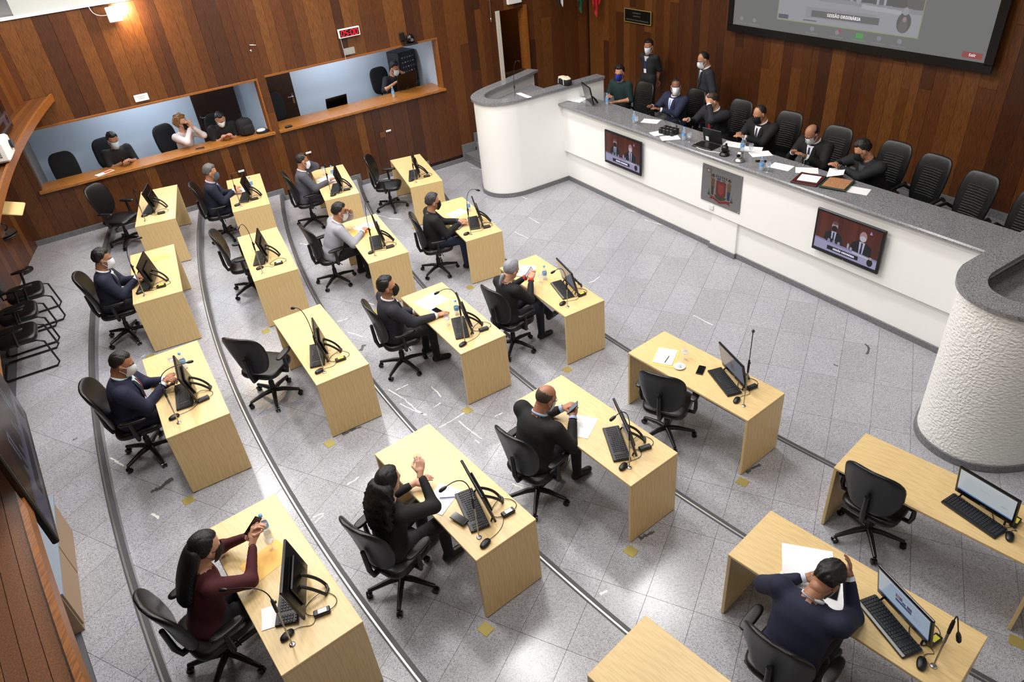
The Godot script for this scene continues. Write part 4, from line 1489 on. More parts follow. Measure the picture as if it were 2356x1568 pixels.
# s: what to build; frame: the floor below the hips, +z forwards, +x to the person's left
func person(frame: Transform3D, s: Dictionary) -> Node3D:
	var o := thing("person", s.label, "person", frame, s.get("group", ""))
	var sit: bool = s.get("sit", true)
	var big: float = s.get("big", 1.0)                 # girth
	var lean := deg_to_rad(s.get("lean", 8.0))
	var side := deg_to_rad(s.get("side", 0.0))
	var hip := Vector3(0, s.get("seat", 0.47) + 0.10 if sit else 0.90, 0)
	var up := Vector3(sin(side), cos(lean) * cos(side), sin(lean) * cos(side)).normalized()
	var tw := Basis(up, deg_to_rad(s.get("twist", 0.0)))
	var fw := tw * (Vector3(0, 0, 1) - up * up.z).normalized()
	var lf := up.cross(fw).normalized()
	var tb := Basis(lf, up, fw)
	var H: float = s.get("tall", 1.0)
	var spine := 0.50 * H
	var neck := hip + up * spine
	var wid: float = 0.198 if s.get("wear", "suit") in ["suit", "jacket"] else 0.180
	var sh := [neck + lf * -wid * big - up * 0.045, neck + lf * wid * big - up * 0.045]   # right, left
	var lo := Vector3(-0.62, -0.02, -0.42)
	var hi := Vector3(0.62, hip.y + 0.75, 0.92)
	# hands (body axes): right then left
	var hd: Array = s.get("hands", [Vector3(-0.14, 0.78, 0.42), Vector3(0.14, 0.78, 0.42)])
	var F := Field.new(lo, hi, 0.0185)
	var K := 0.05
	var torso := []
	var cut: float = 1.0 if wid < 0.19 else 1.09
	torso.append([hip + up * 0.02, Vector3(0.175 * big * cut, 0.13, 0.140 * big * cut), 1])
	torso.append([hip + up * 0.17, Vector3(0.170 * big * cut, 0.16, 0.130 * big * cut), 1])
	torso.append([hip + up * 0.33 * H, Vector3(0.182 * big * cut, 0.175, 0.126 * big * cut), 1])
	torso.append([neck - up * 0.062, Vector3(0.178 * big * cut, 0.072, 0.092 * cut), 1])
	for t in torso:
		F.ellipsoid(t[0], t[1], tb, K, t[2])
	F.capsule(neck - up * 0.06, neck + up * 0.10, 0.060, 0.055, 0.03, 0)
	var jacket: float = s.get("sleeve", 0.013 if wid > 0.19 else 0.007)
	var bare: bool = s.get("bare", false)
	var hand_xf := []
	for a in 2:
		var sg := -1.0 if a == 0 else 1.0
		var S: Vector3 = sh[a]
		var T: Vector3 = hd[a]
		var L1 := 0.29 * H
		var L2 := 0.255 * H
		var d := T - S
		var dist := clampf(d.length(), 0.12, L1 + L2 - 0.004)
		T = S + d.normalized() * dist
		var x := (L1 * L1 - L2 * L2 + dist * dist) / (2.0 * dist)
		var hgt := sqrt(maxf(0.0, L1 * L1 - x * x))
		var pole: Vector3 = s.get("poles", [Vector3(-0.7, -1, -0.35), Vector3(0.7, -1, -0.35)])[a]
		var dn := d.normalized()
		var e := (pole - dn * pole.dot(dn)).normalized()
		var E := S + dn * x + e * hgt
		F.capsule(S, E, 0.070 * sqrt(big) + jacket, 0.051 + jacket, 0.05, 1)
		if bare:
			F.capsule(S.lerp(E, 0.62), E, 0.047, 0.045, 0.01, 0)
		F.capsule(E, T, 0.046 + (0.0 if bare else jacket), 0.031 + (0.0 if bare else jacket), 0.03, 0 if bare else 1)
		var fd: Vector3 = s.get("finger", [(T - E).normalized(), (T - E).normalized()])[a] if s.has("finger") else (T - E).normalized()
		var pu: Vector3 = s.get("back", [Vector3.UP, Vector3.UP])[a]
		if fd == Vector3.ZERO:
			fd = (T - E).normalized()
		hand_xf.append([Transform3D(look_basis(fd, pu), T + (T - E).normalized() * 0.055), E, T])
	# legs
	for a in 2:
		var sg := -1.0 if a == 0 else 1.0
		var hp := hip + Vector3(sg * 0.095, -0.02, 0.02)
		var kn: Vector3
		var an: Vector3
		if sit:
			kn = Vector3(sg * (0.11 + s.get("spread", 0.03)), hip.y - 0.02, s.get("knee", 0.44))
			an = Vector3(sg * 0.12, 0.085, s.get("foot", 0.40) + (0.06 if a == 0 else 0.0))
			if s.get("crossed", false) and a == 1:
				kn = Vector3(0.02, hip.y + 0.08, 0.42)
				an = Vector3(-0.14, hip.y - 0.22, 0.62)
		else:
			kn = Vector3(sg * 0.095, 0.48, 0.02)
			an = Vector3(sg * 0.10, 0.085, -0.02)
		F.capsule(hp, kn, 0.090 * sqrt(big), 0.064, 0.04, 2)
		F.capsule(kn, an, 0.061, 0.045, 0.03, 2)
		F.capsule(an + Vector3(0, -0.035, -0.03), an + Vector3(sg * 0.02, -0.045, 0.15), 0.042, 0.036, 0.015, 3)
	if s.get("skirted", not bare):                      # jacket skirts over the hips
		F.ellipsoid(hip + Vector3(0, -0.02, 0.0), Vector3(0.185 * big, 0.10, 0.15), Basis(), 0.03, 1)
	var parts := F.nets(4)
	# head
	var hb := Basis.from_euler(Vector3(deg_to_rad(s.get("nod", 12.0)), deg_to_rad(s.get("look", 0.0)), deg_to_rad(s.get("tip", 0.0))))
	var hx := Transform3D(hb * s.get("head", 1.0), neck + up * 0.070 + hb * Vector3(0, 0.105, 0.028))
	var hm := head_mesh()
	parts[0].add(hm[0], hx)
	for a in 2:
		var mir := Basis.from_scale(Vector3(-1, 1, 1)) if a == 0 else Basis()
		var grip: String = s.get("grips", ["rest", "rest"])[a]
		var curl: float = {"flat": 0.15, "rest": 0.65, "grip": 1.25, "fist": 1.7}[grip]
		parts[0].add(hand_mesh(curl, grip), hand_xf[a][0] * Transform3D(mir, Vector3.ZERO))
	var sk := skin_mat(s.get("skin", Color(0.70, 0.50, 0.38)))
	var top := cloth(s.top)
	var body := ArrayMesh.new()
	var mats := [sk, top, cloth(s.get("pants", Color(0.10, 0.10, 0.13))), flat("shoe", Color(0.05, 0.045, 0.045), 0.35)]
	for k in 4:
		if parts[k].v.size():
			body.add_surface_from_arrays(Mesh.PRIMITIVE_TRIANGLES, parts[k].arrays())
			body.surface_set_material(body.get_surface_count() - 1, mats[k])
	var eye := flat("eye", Color(0.10, 0.07, 0.06), 0.2)
	var hair_c: Color = s.get("hair_color", Color(0.05, 0.042, 0.04))
	var hair_m := flat("hair_" + hair_c.to_html(false), hair_c, 0.5)
	hair_m.normal_enabled = true
	hair_m.normal_texture = M.strand_tex
	hair_m.uv1_triplanar = true
	hair_m.uv1_scale = Vector3(16, 2.5, 5)
	for k in [1, 2]:
		var mb := MB.new()
		mb.add(hm[k], hx)
		body.add_surface_from_arrays(Mesh.PRIMITIVE_TRIANGLES, mb.arrays())
		body.surface_set_material(body.get_surface_count() - 1, eye if k == 1 else hair_m)
	put(body, "body", o)
	if s.get("hair", "short"):
		var mb := MB.new()
		mb.add(hair_mesh(s.get("hair", "short")), hx)
		fin(mb, "hair", hair_m, o)
	if s.has("mask"):
		var mm := mask_mesh()
		var mc: Color = s.mask
		var mk := flat("mask_" + mc.to_html(false), mc, 0.8)
		var a := MB.new()
		a.add(mm[0], hx)
		var mo := fin(a, "face_mask", mk, o)
		for st in mm[1]:
			var b := MB.new()
			b.add(st, hx)
			fin(b, "ear_loop", mk, mo)
	if s.get("glasses", false):
		var gl := MB.new()
		for g in [-1, 1]:
			var ringp := []
			for k in 13:
				var an := TAU * k / 12
				ringp.append(hx * Vector3(g * 0.033 + cos(an) * 0.025, 0.003 + sin(an) * 0.018, 0.102 - absf(g * 0.033 + cos(an) * 0.025) * 0.18))
			gl.tube(ringp, 0.0022, 5, false)
			gl.tube([hx * Vector3(g * 0.058, 0.008, 0.09), hx * Vector3(g * 0.082, 0.008, 0.04), hx * Vector3(g * 0.088, 0.005, -0.01)], 0.0022, 5)
		gl.tube([hx * Vector3(-0.009, 0.006, 0.102), hx * Vector3(0.009, 0.006, 0.102)], 0.002, 5)
		fin(gl, "glasses", M.plastic_dark, o)
	# clothes laid on the chest
	var tor := func(p: Vector3) -> float:
		var best := 1.0
		for t in torso:
			var q: Vector3 = tb.transposed() * (p - t[0])
			var e: Vector3 = q / t[1]
			var k0 := e.length()
			var dd: float = k0 * (k0 - 1.0) / maxf((e / t[1]).length(), 1e-4)
			var h := maxf(K - absf(dd - best), 0.0)
			best = minf(dd, best) - h * h * 0.25 / K
		return best
	var on_chest := func(h: float, w: float, off: float) -> Vector3:     # h: along the spine, w: to the left
		var p: Vector3 = hip + up * h + lf * w + fw * 0.32
		for i in 40:
			var dd: float = tor.call(p)
			if dd < 0.002:
				break
			p -= fw * maxf(dd * 0.7, 0.002)
		return p + fw * off
	var kind: String = s.get("wear", "suit")
	if kind == "suit" or kind == "jacket":
		var v_low: float = 0.20 if kind == "suit" else 0.14
		patch(o, "shirt_front", cloth(s.get("shirt", Color(0.90, 0.90, 0.92))), on_chest, v_low, spine - 0.012, func(f): return [-lerpf(0.004, 0.058, f), lerpf(0.004, 0.058, f)], 0.006)
		for g in [-1.0, 1.0]:
			patch(o, "lapel", top, on_chest, v_low - 0.01, spine - 0.02, func(f): return [g * lerpf(0.002, 0.052, f), g * lerpf(0.012, 0.052 + 0.045 * sin(minf(1.0, (1.0 - f) * 2.2 + 0.35) * PI * 0.62), minf(f * 2.5, 1.0))], 0.012)
		if s.has("tie"):
			patch(o, "tie", cloth(s.tie), on_chest, v_low - 0.03, spine - 0.03, func(f): return [-lerpf(0.026, 0.013, f), lerpf(0.026, 0.013, f)], 0.013)
	elif kind == "shirt":
		patch(o, "placket", cloth(s.get("shirt", Color(0.9, 0.9, 0.92))), on_chest, 0.30, spine - 0.012, func(f): return [-lerpf(0.003, 0.035, f), lerpf(0.003, 0.035, f)], 0.006)
	elif kind == "vest":
		patch(o, "blouse_front", cloth(s.shirt), on_chest, 0.34, spine - 0.012, func(f): return [-lerpf(0.006, 0.06, f), lerpf(0.006, 0.06, f)], 0.006)
		patch(o, "lanyard", flat("lanyard", Color(0.25, 0.3, 0.62), 0.6), on_chest, 0.20, spine - 0.03, func(f): return [-0.007 - 0.03 * f, 0.0 - 0.03 * f], 0.011)
		patch(o, "lanyard", flat("lanyard", Color(0.25, 0.3, 0.62), 0.6), on_chest, 0.20, spine - 0.03, func(f): return [0.03 * f, 0.007 + 0.03 * f], 0.011)
		patch(o, "badge_card", M.paper, on_chest, 0.12, 0.20, func(_f): return [-0.03, 0.03], 0.014)
	if kind in ["suit", "jacket", "shirt"]:
		var cl := MB.new()
		var cp := []
		for k in 17:
			var an := TAU * k / 16
			cp.append(neck + up * (0.022 - 0.022 * cos(an)) + lf * sin(an) * 0.066 + fw * (cos(an) * 0.066 + 0.004))
		cl.tube(cp, 0.014, 6, false)
		fin(cl, "collar", cloth(s.get("collar", s.get("shirt", Color(0.90, 0.90, 0.92)))), o)
	if kind == "suit" or s.has("cuff"):
		for a in 2:
			var cf := MB.new()
			var dv: Vector3 = (hand_xf[a][2] - hand_xf[a][1]).normalized()
			cf.tube([hand_xf[a][2] + dv * 0.030, hand_xf[a][2] + dv * 0.044, hand_xf[a][2] + dv * 0.060], [0.042, 0.039, 0.035], 10, false)
			fin(cf, "cuff", cloth(s.get("cuff", s.get("shirt", Color(0.90, 0.90, 0.92)))), o)
	o.set_meta("hand_right", hand_xf[0][0])
	o.set_meta("hand_left", hand_xf[1][0])
	return o

func patch(o: Node3D, called: String, mat: Material, on_chest: Callable, h0: float, h1: float, width: Callable, off: float) -> void:
	var rows := []
	for i in 13:
		var f := i / 12.0
		var w: Array = width.call(f)
		var a := minf(w[0], w[1])
		var b := maxf(w[0], w[1])
		var line := PackedVector3Array()
		for j in 6:
			line.append(on_chest.call(lerpf(h0, h1, f), lerpf(a, b, j / 5.0), off))
		rows.append(line)
	var mb := MB.new()
	mb.grid(rows)
	fin(mb, called, mat, o)

func pod(a: float, b: float, turn := -90.0, y := STAGE + 0.06) -> Transform3D:
	return ROOM * at(Vector3(b, y, a), turn)

func sitter(k: String, x: float, z: float, turn: float) -> Transform3D:
	return desk_xf(k) * at(Vector3(x, 0, z), turn)

func held(p: Node3D, which: String, off: Vector3, turn: Vector3) -> Transform3D:
	var h: Transform3D = p.transform * (p.get_meta(which) as Transform3D)
	return h * Transform3D(Basis.from_euler(turn * PI / 180.0), off)

func build_people() -> void:
	M.weave_tex = bumps(0.25, 0.8)
	M.strand_tex = bumps(0.06, 5.0)
	var navy := Color(0.085, 0.10, 0.19)
	var black := Color(0.045, 0.045, 0.052)
	var white := Color(0.92, 0.93, 0.95)
	var tan := Color(0.72, 0.51, 0.39)
	var fair := Color(0.80, 0.60, 0.49)
	var brown := Color(0.52, 0.34, 0.25)
	var olive := Color(0.63, 0.44, 0.33)
	var both := func(h: Dictionary, over: Dictionary) -> Dictionary:
		var d := {"tall": 0.94, "seat": 0.44}
		d.merge(h, true)
		d.merge(over, true)
		return d
	var P := func(fr: Transform3D, d: Dictionary) -> Node3D: return person(fr, both.call({}, d))
	# --- rows of desks
	var p: Node3D = P.call(sitter("R1b", -0.18, -0.60, 0), {"label": "man in a navy suit and white mask with clasped hands, back row", "top": navy, "tie": Color(0.20, 0.22, 0.22), "skin": olive, "mask": white, "hair": "full", "nod": 16.0, "look": 4.0, "lean": 6.0,
		"hands": [Vector3(-0.08, 0.80, 0.35), Vector3(0.04, 0.79, 0.36)], "grips": ["rest", "rest"]})
	phone(held(p, "hand_right", Vector3(0.05, -0.03, 0.09), Vector3(0, 30, 0)), "small phone in the hands of the man in navy, back row")
	p = P.call(sitter("R1c", 0.10, -0.56, -4), {"label": "heavy man in a navy suit and red striped tie holding a phone", "top": Color(0.085, 0.09, 0.20), "tie": Color(0.50, 0.08, 0.09), "shirt": Color(0.78, 0.87, 0.88), "skin": Color(0.64, 0.43, 0.32), "mask": white, "hair": "short", "hair_color": Color(0.10, 0.065, 0.05), "big": 1.16, "nod": 24.0, "look": -6.0, "lean": 7.0,
		"hands": [Vector3(-0.10, 0.81, 0.37), Vector3(0.02, 0.82, 0.39)], "grips": ["rest", "grip"], "pants": navy})
	phone(held(p, "hand_left", Vector3(-0.045, -0.04, 0.10), Vector3(-10, 20, 0)), "black phone held by the man in a red striped tie")
	p = P.call(sitter("R1d", 0.16, -0.54, 4), {"label": "woman in a maroon blouse with long straight black hair looking at a phone", "top": Color(0.27, 0.055, 0.085), "wear": "plain", "skin": fair, "mask": Color(0.10, 0.10, 0.09), "hair": "long", "hair_color": Color(0.03, 0.025, 0.025), "big": 0.96, "nod": 22.0, "look": 2.0, "lean": 14.0, "sleeve": 0.002,
		"hands": [Vector3(-0.02, 0.92, 0.47), Vector3(0.12, 0.92, 0.47)], "grips": ["grip", "grip"], "back": [Vector3(-0.6, 0.5, -0.5), Vector3(0.6, 0.5, -0.5)], "finger": [Vector3(0.35, 0.6, 0.6), Vector3(-0.2, 0.6, 0.6)], "poles": [Vector3(-0.9, -0.8, 0.1), Vector3(0.9, -0.8, 0.1)]})
	phone(held(p, "hand_right", Vector3(0.035, -0.02, 0.10), Vector3(0, -20, 62)), "dark phone held up in the hands of the woman in maroon")
	P.call(sitter("R2a", 0.05, -0.58, 0), {"label": "man in a navy suit and lilac tie with grey hair and a grey mask", "top": Color(0.075, 0.095, 0.175), "tie": Color(0.50, 0.48, 0.72), "shirt": Color(0.72, 0.74, 0.86), "skin": tan, "mask": Color(0.33, 0.36, 0.42), "hair": "full", "hair_color": Color(0.36, 0.36, 0.36), "nod": 12.0, "lean": 7.0,
		"hands": [Vector3(-0.06, 0.78, 0.34), Vector3(0.03, 0.775, 0.35)], "pants": navy})
	p = P.call(sitter("R2d", -0.05, -0.66, 10), {"label": "woman in black with long curly black hair raising a glass", "top": Color(0.05, 0.05, 0.057), "wear": "plain", "skin": fair, "hair": "wavy", "hair_color": Color(0.035, 0.025, 0.024), "big": 0.98, "nod": 12.0, "look": 8.0, "lean": 10.0, "sleeve": 0.004,
		"hands": [Vector3(-0.07, 1.02, 0.40), Vector3(0.16, 0.79, 0.40)], "grips": ["grip", "rest"], "finger": [Vector3(0.45, 0.6, 0.55), Vector3.ZERO], "back": [Vector3(-0.7, 0.3, -0.2), Vector3.UP], "poles": [Vector3(-1.0, -0.7, 0.2), Vector3(0.7, -1, -0.35)]})
	var gx := held(p, "hand_right", Vector3(0.0, -0.035, 0.09), Vector3.ZERO)
	goblet(Transform3D(Basis(Vector3.UP, 0.4), gx.origin - Vector3(0, 0.075, 0)), "glass raised in the hand of the curly-haired woman")
	P.call(sitter("R3a", 0.05, -0.56, 0), {"label": "man in a grey suit resting his cheek on his hand beside papers", "top": Color(0.31, 0.31, 0.345), "tie": Color(0.28, 0.07, 0.11), "shirt": Color(0.90, 0.84, 0.88), "skin": olive, "mask": white, "hair": "short", "nod": 14.0, "look": 8.0, "tip": -8.0, "lean": 8.0, "side": 5.0,
		"hands": [Vector3(-0.14, 0.79, 0.42), Vector3(0.12, 1.13, 0.20)], "grips": ["rest", "rest"], "finger": [Vector3.ZERO, Vector3(-0.35, 0.85, -0.1)], "back": [Vector3.UP, Vector3(0.9, 0.2, 0.4)], "poles": [Vector3(-0.7, -1, -0.35), Vector3(0.6, -0.6, 0.9)], "pants": Color(0.17, 0.17, 0.19)})
	P.call(sitter("R3b", 0.28, -0.60, 2), {"label": "man in a light grey suit leaning forward, hand at his white mask", "top": Color(0.60, 0.60, 0.635), "skin": tan, "mask": white, "hair": "full", "hair_color": Color(0.05, 0.04, 0.038), "nod": 16.0, "look": -6.0, "lean": 22.0, "glasses": true,
		"hands": [Vector3(-0.18, 0.785, 0.46), Vector3(0.0, 1.08, 0.42)], "grips": ["fist", "rest"], "finger": [Vector3.ZERO, Vector3(-0.5, 0.7, -0.3)], "back": [Vector3.UP, Vector3(0.5, 0.2, 0.8)], "poles": [Vector3(-0.9, -0.8, -0.1), Vector3(0.9, -0.6, 0.5)], "pants": black})
	P.call(sitter("R3c", 0.40, -0.62, -6), {"label": "man in a charcoal suit and black mask sitting back, one hand on the desk", "top": Color(0.135, 0.135, 0.165), "skin": tan, "mask": Color(0.05, 0.05, 0.07), "hair": "full", "nod": 0.0, "look": -10.0, "lean": 2.0, "big": 1.06,
		"hands": [Vector3(-0.30, 0.78, 0.44), Vector3(0.10, 0.70, 0.30)], "grips": ["flat", "rest"], "pants": Color(0.06, 0.06, 0.075)})
	p = P.call(sitter("R3d", 0.22, -0.58, 4), {"label": "bald man in a black jacket seen from behind, bent over his phone", "top": black, "wear": "suit", "shirt": Color(0.62, 0.70, 0.82), "skin": Color(0.66, 0.45, 0.34), "mask": white, "hair": "bald", "hair_color": Color(0.24, 0.19, 0.16), "nod": 26.0, "look": -8.0, "lean": 16.0, "big": 1.12, "glasses": true,
		"hands": [Vector3(-0.16, 0.82, 0.40), Vector3(0.06, 0.83, 0.42)], "grips": ["grip", "grip"]})
	phone(held(p, "hand_left", Vector3(-0.06, 0.0, 0.11), Vector3(-20, 0, 0)), "phone in the hands of the bald man in black", flat("phone_grey", Color(0.42, 0.47, 0.52), 0.15))
	P.call(sitter("R3e", 0.10, -0.60, 0), {"label": "man in a blue jacket bending his head over papers, seen from above", "top": Color(0.085, 0.10, 0.20), "shirt": Color(0.85, 0.87, 0.93), "skin": olive, "hair": "full", "hair_color": Color(0.028, 0.025, 0.025), "nod": 52.0, "look": -10.0, "lean": 26.0, "big": 1.08, "mask": white,
		"hands": [Vector3(-0.12, 0.98, 0.48), Vector3(0.20, 0.79, 0.42)], "grips": ["rest", "rest"], "finger": [Vector3(0.2, 0.85, 0.25), Vector3.ZERO], "back": [Vector3(-0.8, 0.1, 0.5), Vector3.UP], "poles": [Vector3(-0.35, -1.0, 0.25), Vector3(0.9, -0.9, 0.0)]})
	sheet("open_booklet", "white open booklet in front of the man bending over papers", "booklet", on_desk("R3e", 0.33, 0.03, 30), 0.36, 0.30, M.paper, 0.03)
	sheet("open_booklet", "white sheet under the phone of the man bending over papers", "booklet", on_desk("R3e", 0.10, -0.07, 16), 0.22, 0.31, M.paper, 0.003)
	sheet("open_booklet", "white page sticking out beneath the open booklet", "booklet", on_desk("R3e", 0.30, -0.13, 5, -0.0003), 0.26, 0.2, M.paper, 0.002)
	p = P.call(sitter("R4b", -0.10, -0.60, -5), {"label": "grey-haired man in a black blazer, jeans and glasses, black mask", "top": black, "wear": "jacket", "shirt": Color(0.13, 0.16, 0.21), "skin": tan, "mask": Color(0.045, 0.045, 0.05), "hair": "full", "hair_color": Color(0.20, 0.20, 0.21), "nod": 8.0, "look": 6.0, "lean": 6.0, "glasses": true, "crossed": true,
		"hands": [Vector3(-0.16, 0.79, 0.38), Vector3(-0.02, 0.80, 0.40)], "grips": ["rest", "rest"], "pants": Color(0.13, 0.17, 0.27), "cuff": Color(0.15, 0.2, 0.3)})
	phone(on_desk("R4b", -0.28, -0.20, 40), "pale phone under the hand of the man in a black blazer", flat("phone_white", Color(0.8, 0.82, 0.86), 0.2))
	p = P.call(sitter("R4c", -0.04, -0.70, 10), {"label": "woman in a black jacket with a grey ponytail looking at her phone", "top": Color(0.05, 0.052, 0.06), "wear": "plain", "skin": fair, "hair": "pony", "hair_color": Color(0.55, 0.55, 0.58), "big": 0.95, "nod": 26.0, "look": -4.0, "lean": 8.0, "glasses": true, "cuff": Color(0.72, 0.20, 0.17), "crossed": true,
		"hands": [Vector3(-0.08, 0.88, 0.38), Vector3(0.08, 0.88, 0.38)], "grips": ["grip", "grip"], "back": [Vector3(-0.6, 0.5, -0.5), Vector3(0.6, 0.5, -0.5)], "finger": [Vector3(0.3, 0.6, 0.6), Vector3(-0.2, 0.6, 0.6)], "pants": Color(0.08, 0.10, 0.15)})
	phone(held(p, "hand_right", Vector3(0.05, -0.02, 0.09), Vector3(0, -20, 62)), "lit phone held by the woman with a grey ponytail", glow("phone_lit", Color(0.86, 0.90, 0.98), 0.8))
	# --- podium
	P.call(pod(0.38, 1.10, -75), {"label": "man in a dark green polo shirt and blue mask at the podium end", "top": Color(0.05, 0.16, 0.15), "wear": "plain", "bare": true, "skin": tan, "mask": Color(0.10, 0.16, 0.55), "hair": "full", "nod": 6.0, "look": 12.0, "glasses": true, "hands": [Vector3(-0.10, 0.78, 0.30), Vector3(0.10, 0.70, 0.28)]})
	P.call(pod(1.86, 1.12), {"label": "bald man in a blue suit and pale blue tie at the podium", "top": Color(0.11, 0.13, 0.24), "tie": Color(0.52, 0.63, 0.82), "shirt": Color(0.85, 0.88, 0.94), "skin": brown, "mask": white, "hair": "buzz", "hair_color": Color(0.10, 0.075, 0.06), "nod": 4.0, "look": 48.0, "lean": 5.0, "big": 1.08,
		"hands": [Vector3(-0.20, 0.86, 0.40), Vector3(0.10, 0.86, 0.42)]})
	P.call(pod(2.92, 1.05), {"label": "man in a dark suit and red tie, hand at his mask, writing at the podium", "top": Color(0.10, 0.10, 0.125), "tie": Color(0.62, 0.07, 0.10), "skin": fair, "mask": Color(0.07, 0.07, 0.11), "hair": "short", "hair_color": Color(0.20, 0.14, 0.10), "nod": 22.0, "look": -16.0, "lean": 10.0, "big": 1.1,
		"hands": [Vector3(-0.24, 0.87, 0.44), Vector3(0.03, 1.10, 0.26)], "finger": [Vector3.ZERO, Vector3(-0.3, 0.9, 0.05)], "back": [Vector3.UP, Vector3(0.3, 0.1, 0.9)], "poles": [Vector3(-0.7, -1, -0.3), Vector3(0.7, -0.8, 0.4)]})
	P.call(pod(3.90, 1.06), {"label": "man in a black suit, striped tie and black mask at the podium centre", "top": black, "tie": Color(0.20, 0.20, 0.28), "skin": tan, "mask": Color(0.04, 0.04, 0.06), "hair": "receding", "hair_color": Color(0.10, 0.08, 0.07), "nod": 24.0, "look": -10.0, "lean": 10.0, "big": 1.08,
		"hands": [Vector3(-0.16, 0.86, 0.40), Vector3(0.06, 0.87, 0.46)]})
	P.call(pod(4.96, 0.98), {"label": "balding man in a black suit, white mask and navy tie reading papers", "top": Color(0.03, 0.03, 0.037), "tie": Color(0.12, 0.14, 0.26), "skin": olive, "mask": white, "hair": "bald", "hair_color": Color(0.07, 0.06, 0.055), "nod": 36.0, "look": -4.0, "lean": 14.0, "glasses": true, "big": 1.06,
		"hands": [Vector3(-0.14, 0.87, 0.40), Vector3(0.16, 0.87, 0.42)]})
	p = P.call(pod(5.90, 0.98, -105), {"label": "man in a charcoal suit with long dark hair and beard turning pages at the podium", "top": Color(0.085, 0.085, 0.10), "shirt": Color(0.22, 0.23, 0.25), "skin": tan, "mask": Color(0.06, 0.06, 0.06), "hair": "full", "nod": 30.0, "look": -28.0, "lean": 22.0, "big": 1.1,
		"hands": [Vector3(-0.28, 0.88, 0.44), Vector3(-0.10, 0.88, 0.48)], "poles": [Vector3(-0.9, -0.6, -0.1), Vector3(0.9, -0.6, 0)]})
	p.set_meta("label", "man in a charcoal suit leaning over papers at the right of the podium")
	P.call(pod(0.02, 2.08, -80, STAGE - 0.04), {"label": "woman in a dark waistcoat with a lanyard standing against the plank wall", "sit": false, "tall": 0.88, "top": Color(0.12, 0.12, 0.13), "wear": "vest", "shirt": Color(0.78, 0.75, 0.72), "bare": true, "skin": Color(0.66, 0.45, 0.35), "mask": white, "hair": "pony", "hair_color": Color(0.03, 0.025, 0.025), "big": 0.88, "nod": 12.0, "look": 16.0, "lean": 0.0, "pants": Color(0.08, 0.08, 0.09), "skirted": false,
		"hands": [Vector3(-0.10, 0.86, -0.16), Vector3(0.10, 0.86, -0.16)], "poles": [Vector3(-1, 0, -0.5), Vector3(1, 0, -0.5)]})
	P.call(pod(1.80, 1.90, -120, STAGE - 0.04), {"label": "man in a charcoal suit and white mask standing behind the podium, looking down", "sit": false, "tall": 1.0, "top": Color(0.15, 0.155, 0.18), "tie": Color(0.13, 0.14, 0.20), "skin": tan, "mask": white, "hair": "receding", "hair_color": Color(0.05, 0.045, 0.045), "nod": 22.0, "look": 10.0, "lean": 4.0, "big": 1.02, "glasses": true,
		"hands": [Vector3(-0.22, 0.86, 0.12), Vector3(0.22, 0.86, 0.05)], "finger": [Vector3(0, -1, 0.2), Vector3(0, -1, 0.2)], "back": [Vector3(-1, 0, 0), Vector3(1, 0, 0)]})
	# --- booths: facing the hall (+a)
	var floor_y := 0.74
	p = P.call(pod(-3.12, -7.62, 12, floor_y), {"label": "man in a black polo shirt with a phone at the left booth counter", "top": Color(0.055, 0.055, 0.06), "wear": "plain", "bare": true, "knee": 0.24, "foot": 0.05, "skin": Color(0.62, 0.43, 0.33), "mask": Color(0.80, 0.88, 0.93), "hair": "full", "nod": 18.0, "lean": 10.0, "big": 1.05,
		"hands": [Vector3(-0.06, 0.81, 0.36), Vector3(0.08, 0.81, 0.37)], "grips": ["grip", "grip"]})
	phone(held(p, "hand_left", Vector3(-0.05, 0.0, 0.1), Vector3(-30, 0, 0)), "small phone in the hands of the man in a black polo shirt")
	P.call(pod(-3.10, -6.48, 30, floor_y), {"knee": 0.24, "foot": 0.05, "label": "woman with curly blond hair in a white blouse, hands at her black mask", "top": Color(0.84, 0.80, 0.80), "wear": "plain", "skin": fair, "mask": Color(0.05, 0.05, 0.05), "hair": "curly", "hair_color": Color(0.55, 0.38, 0.20), "big": 0.95, "nod": 4.0, "look": 22.0, "lean": 10.0, "glasses": true,
		"hands": [Vector3(-0.02, 1.08, 0.32), Vector3(0.07, 1.08, 0.33)], "grips": ["fist", "fist"], "finger": [Vector3(0.3, 0.8, -0.2), Vector3(-0.3, 0.8, -0.2)], "back": [Vector3(-0.8, 0.2, 0.6), Vector3(0.8, 0.2, 0.6)], "poles": [Vector3(-0.8, -1, 0.4), Vector3(0.8, -1, 0.4)]})
	p = P.call(pod(-3.06, -5.75, -4, floor_y), {"label": "man in a black tee shirt looking down at his phone before the brown door", "top": Color(0.035, 0.035, 0.038), "wear": "plain", "bare": true, "knee": 0.24, "foot": 0.05, "skin": Color(0.68, 0.48, 0.37), "mask": white, "hair": "short", "nod": 36.0, "lean": 16.0, "big": 1.05,
		"hands": [Vector3(-0.06, 0.81, 0.34), Vector3(0.06, 0.81, 0.35)], "grips": ["grip", "grip"]})
	P.call(pod(-3.55, -2.02, 10, floor_y), {"label": "man in a navy tee shirt behind the monitor of the right booth", "top": Color(0.06, 0.07, 0.11), "wear": "plain", "bare": true, "knee": 0.24, "foot": 0.05, "skin": tan, "mask": white, "hair": "full", "nod": 22.0, "look": 14.0, "lean": 12.0,
		"hands": [Vector3(-0.20, 0.90, 0.36), Vector3(0.10, 1.08, 0.26)], "finger": [Vector3.ZERO, Vector3(-0.4, 0.8, 0)], "back": [Vector3.UP, Vector3(0.8, 0.2, 0.5)], "poles": [Vector3(-0.9, -0.8, 0), Vector3(0.7, -0.7, 0.6)]})

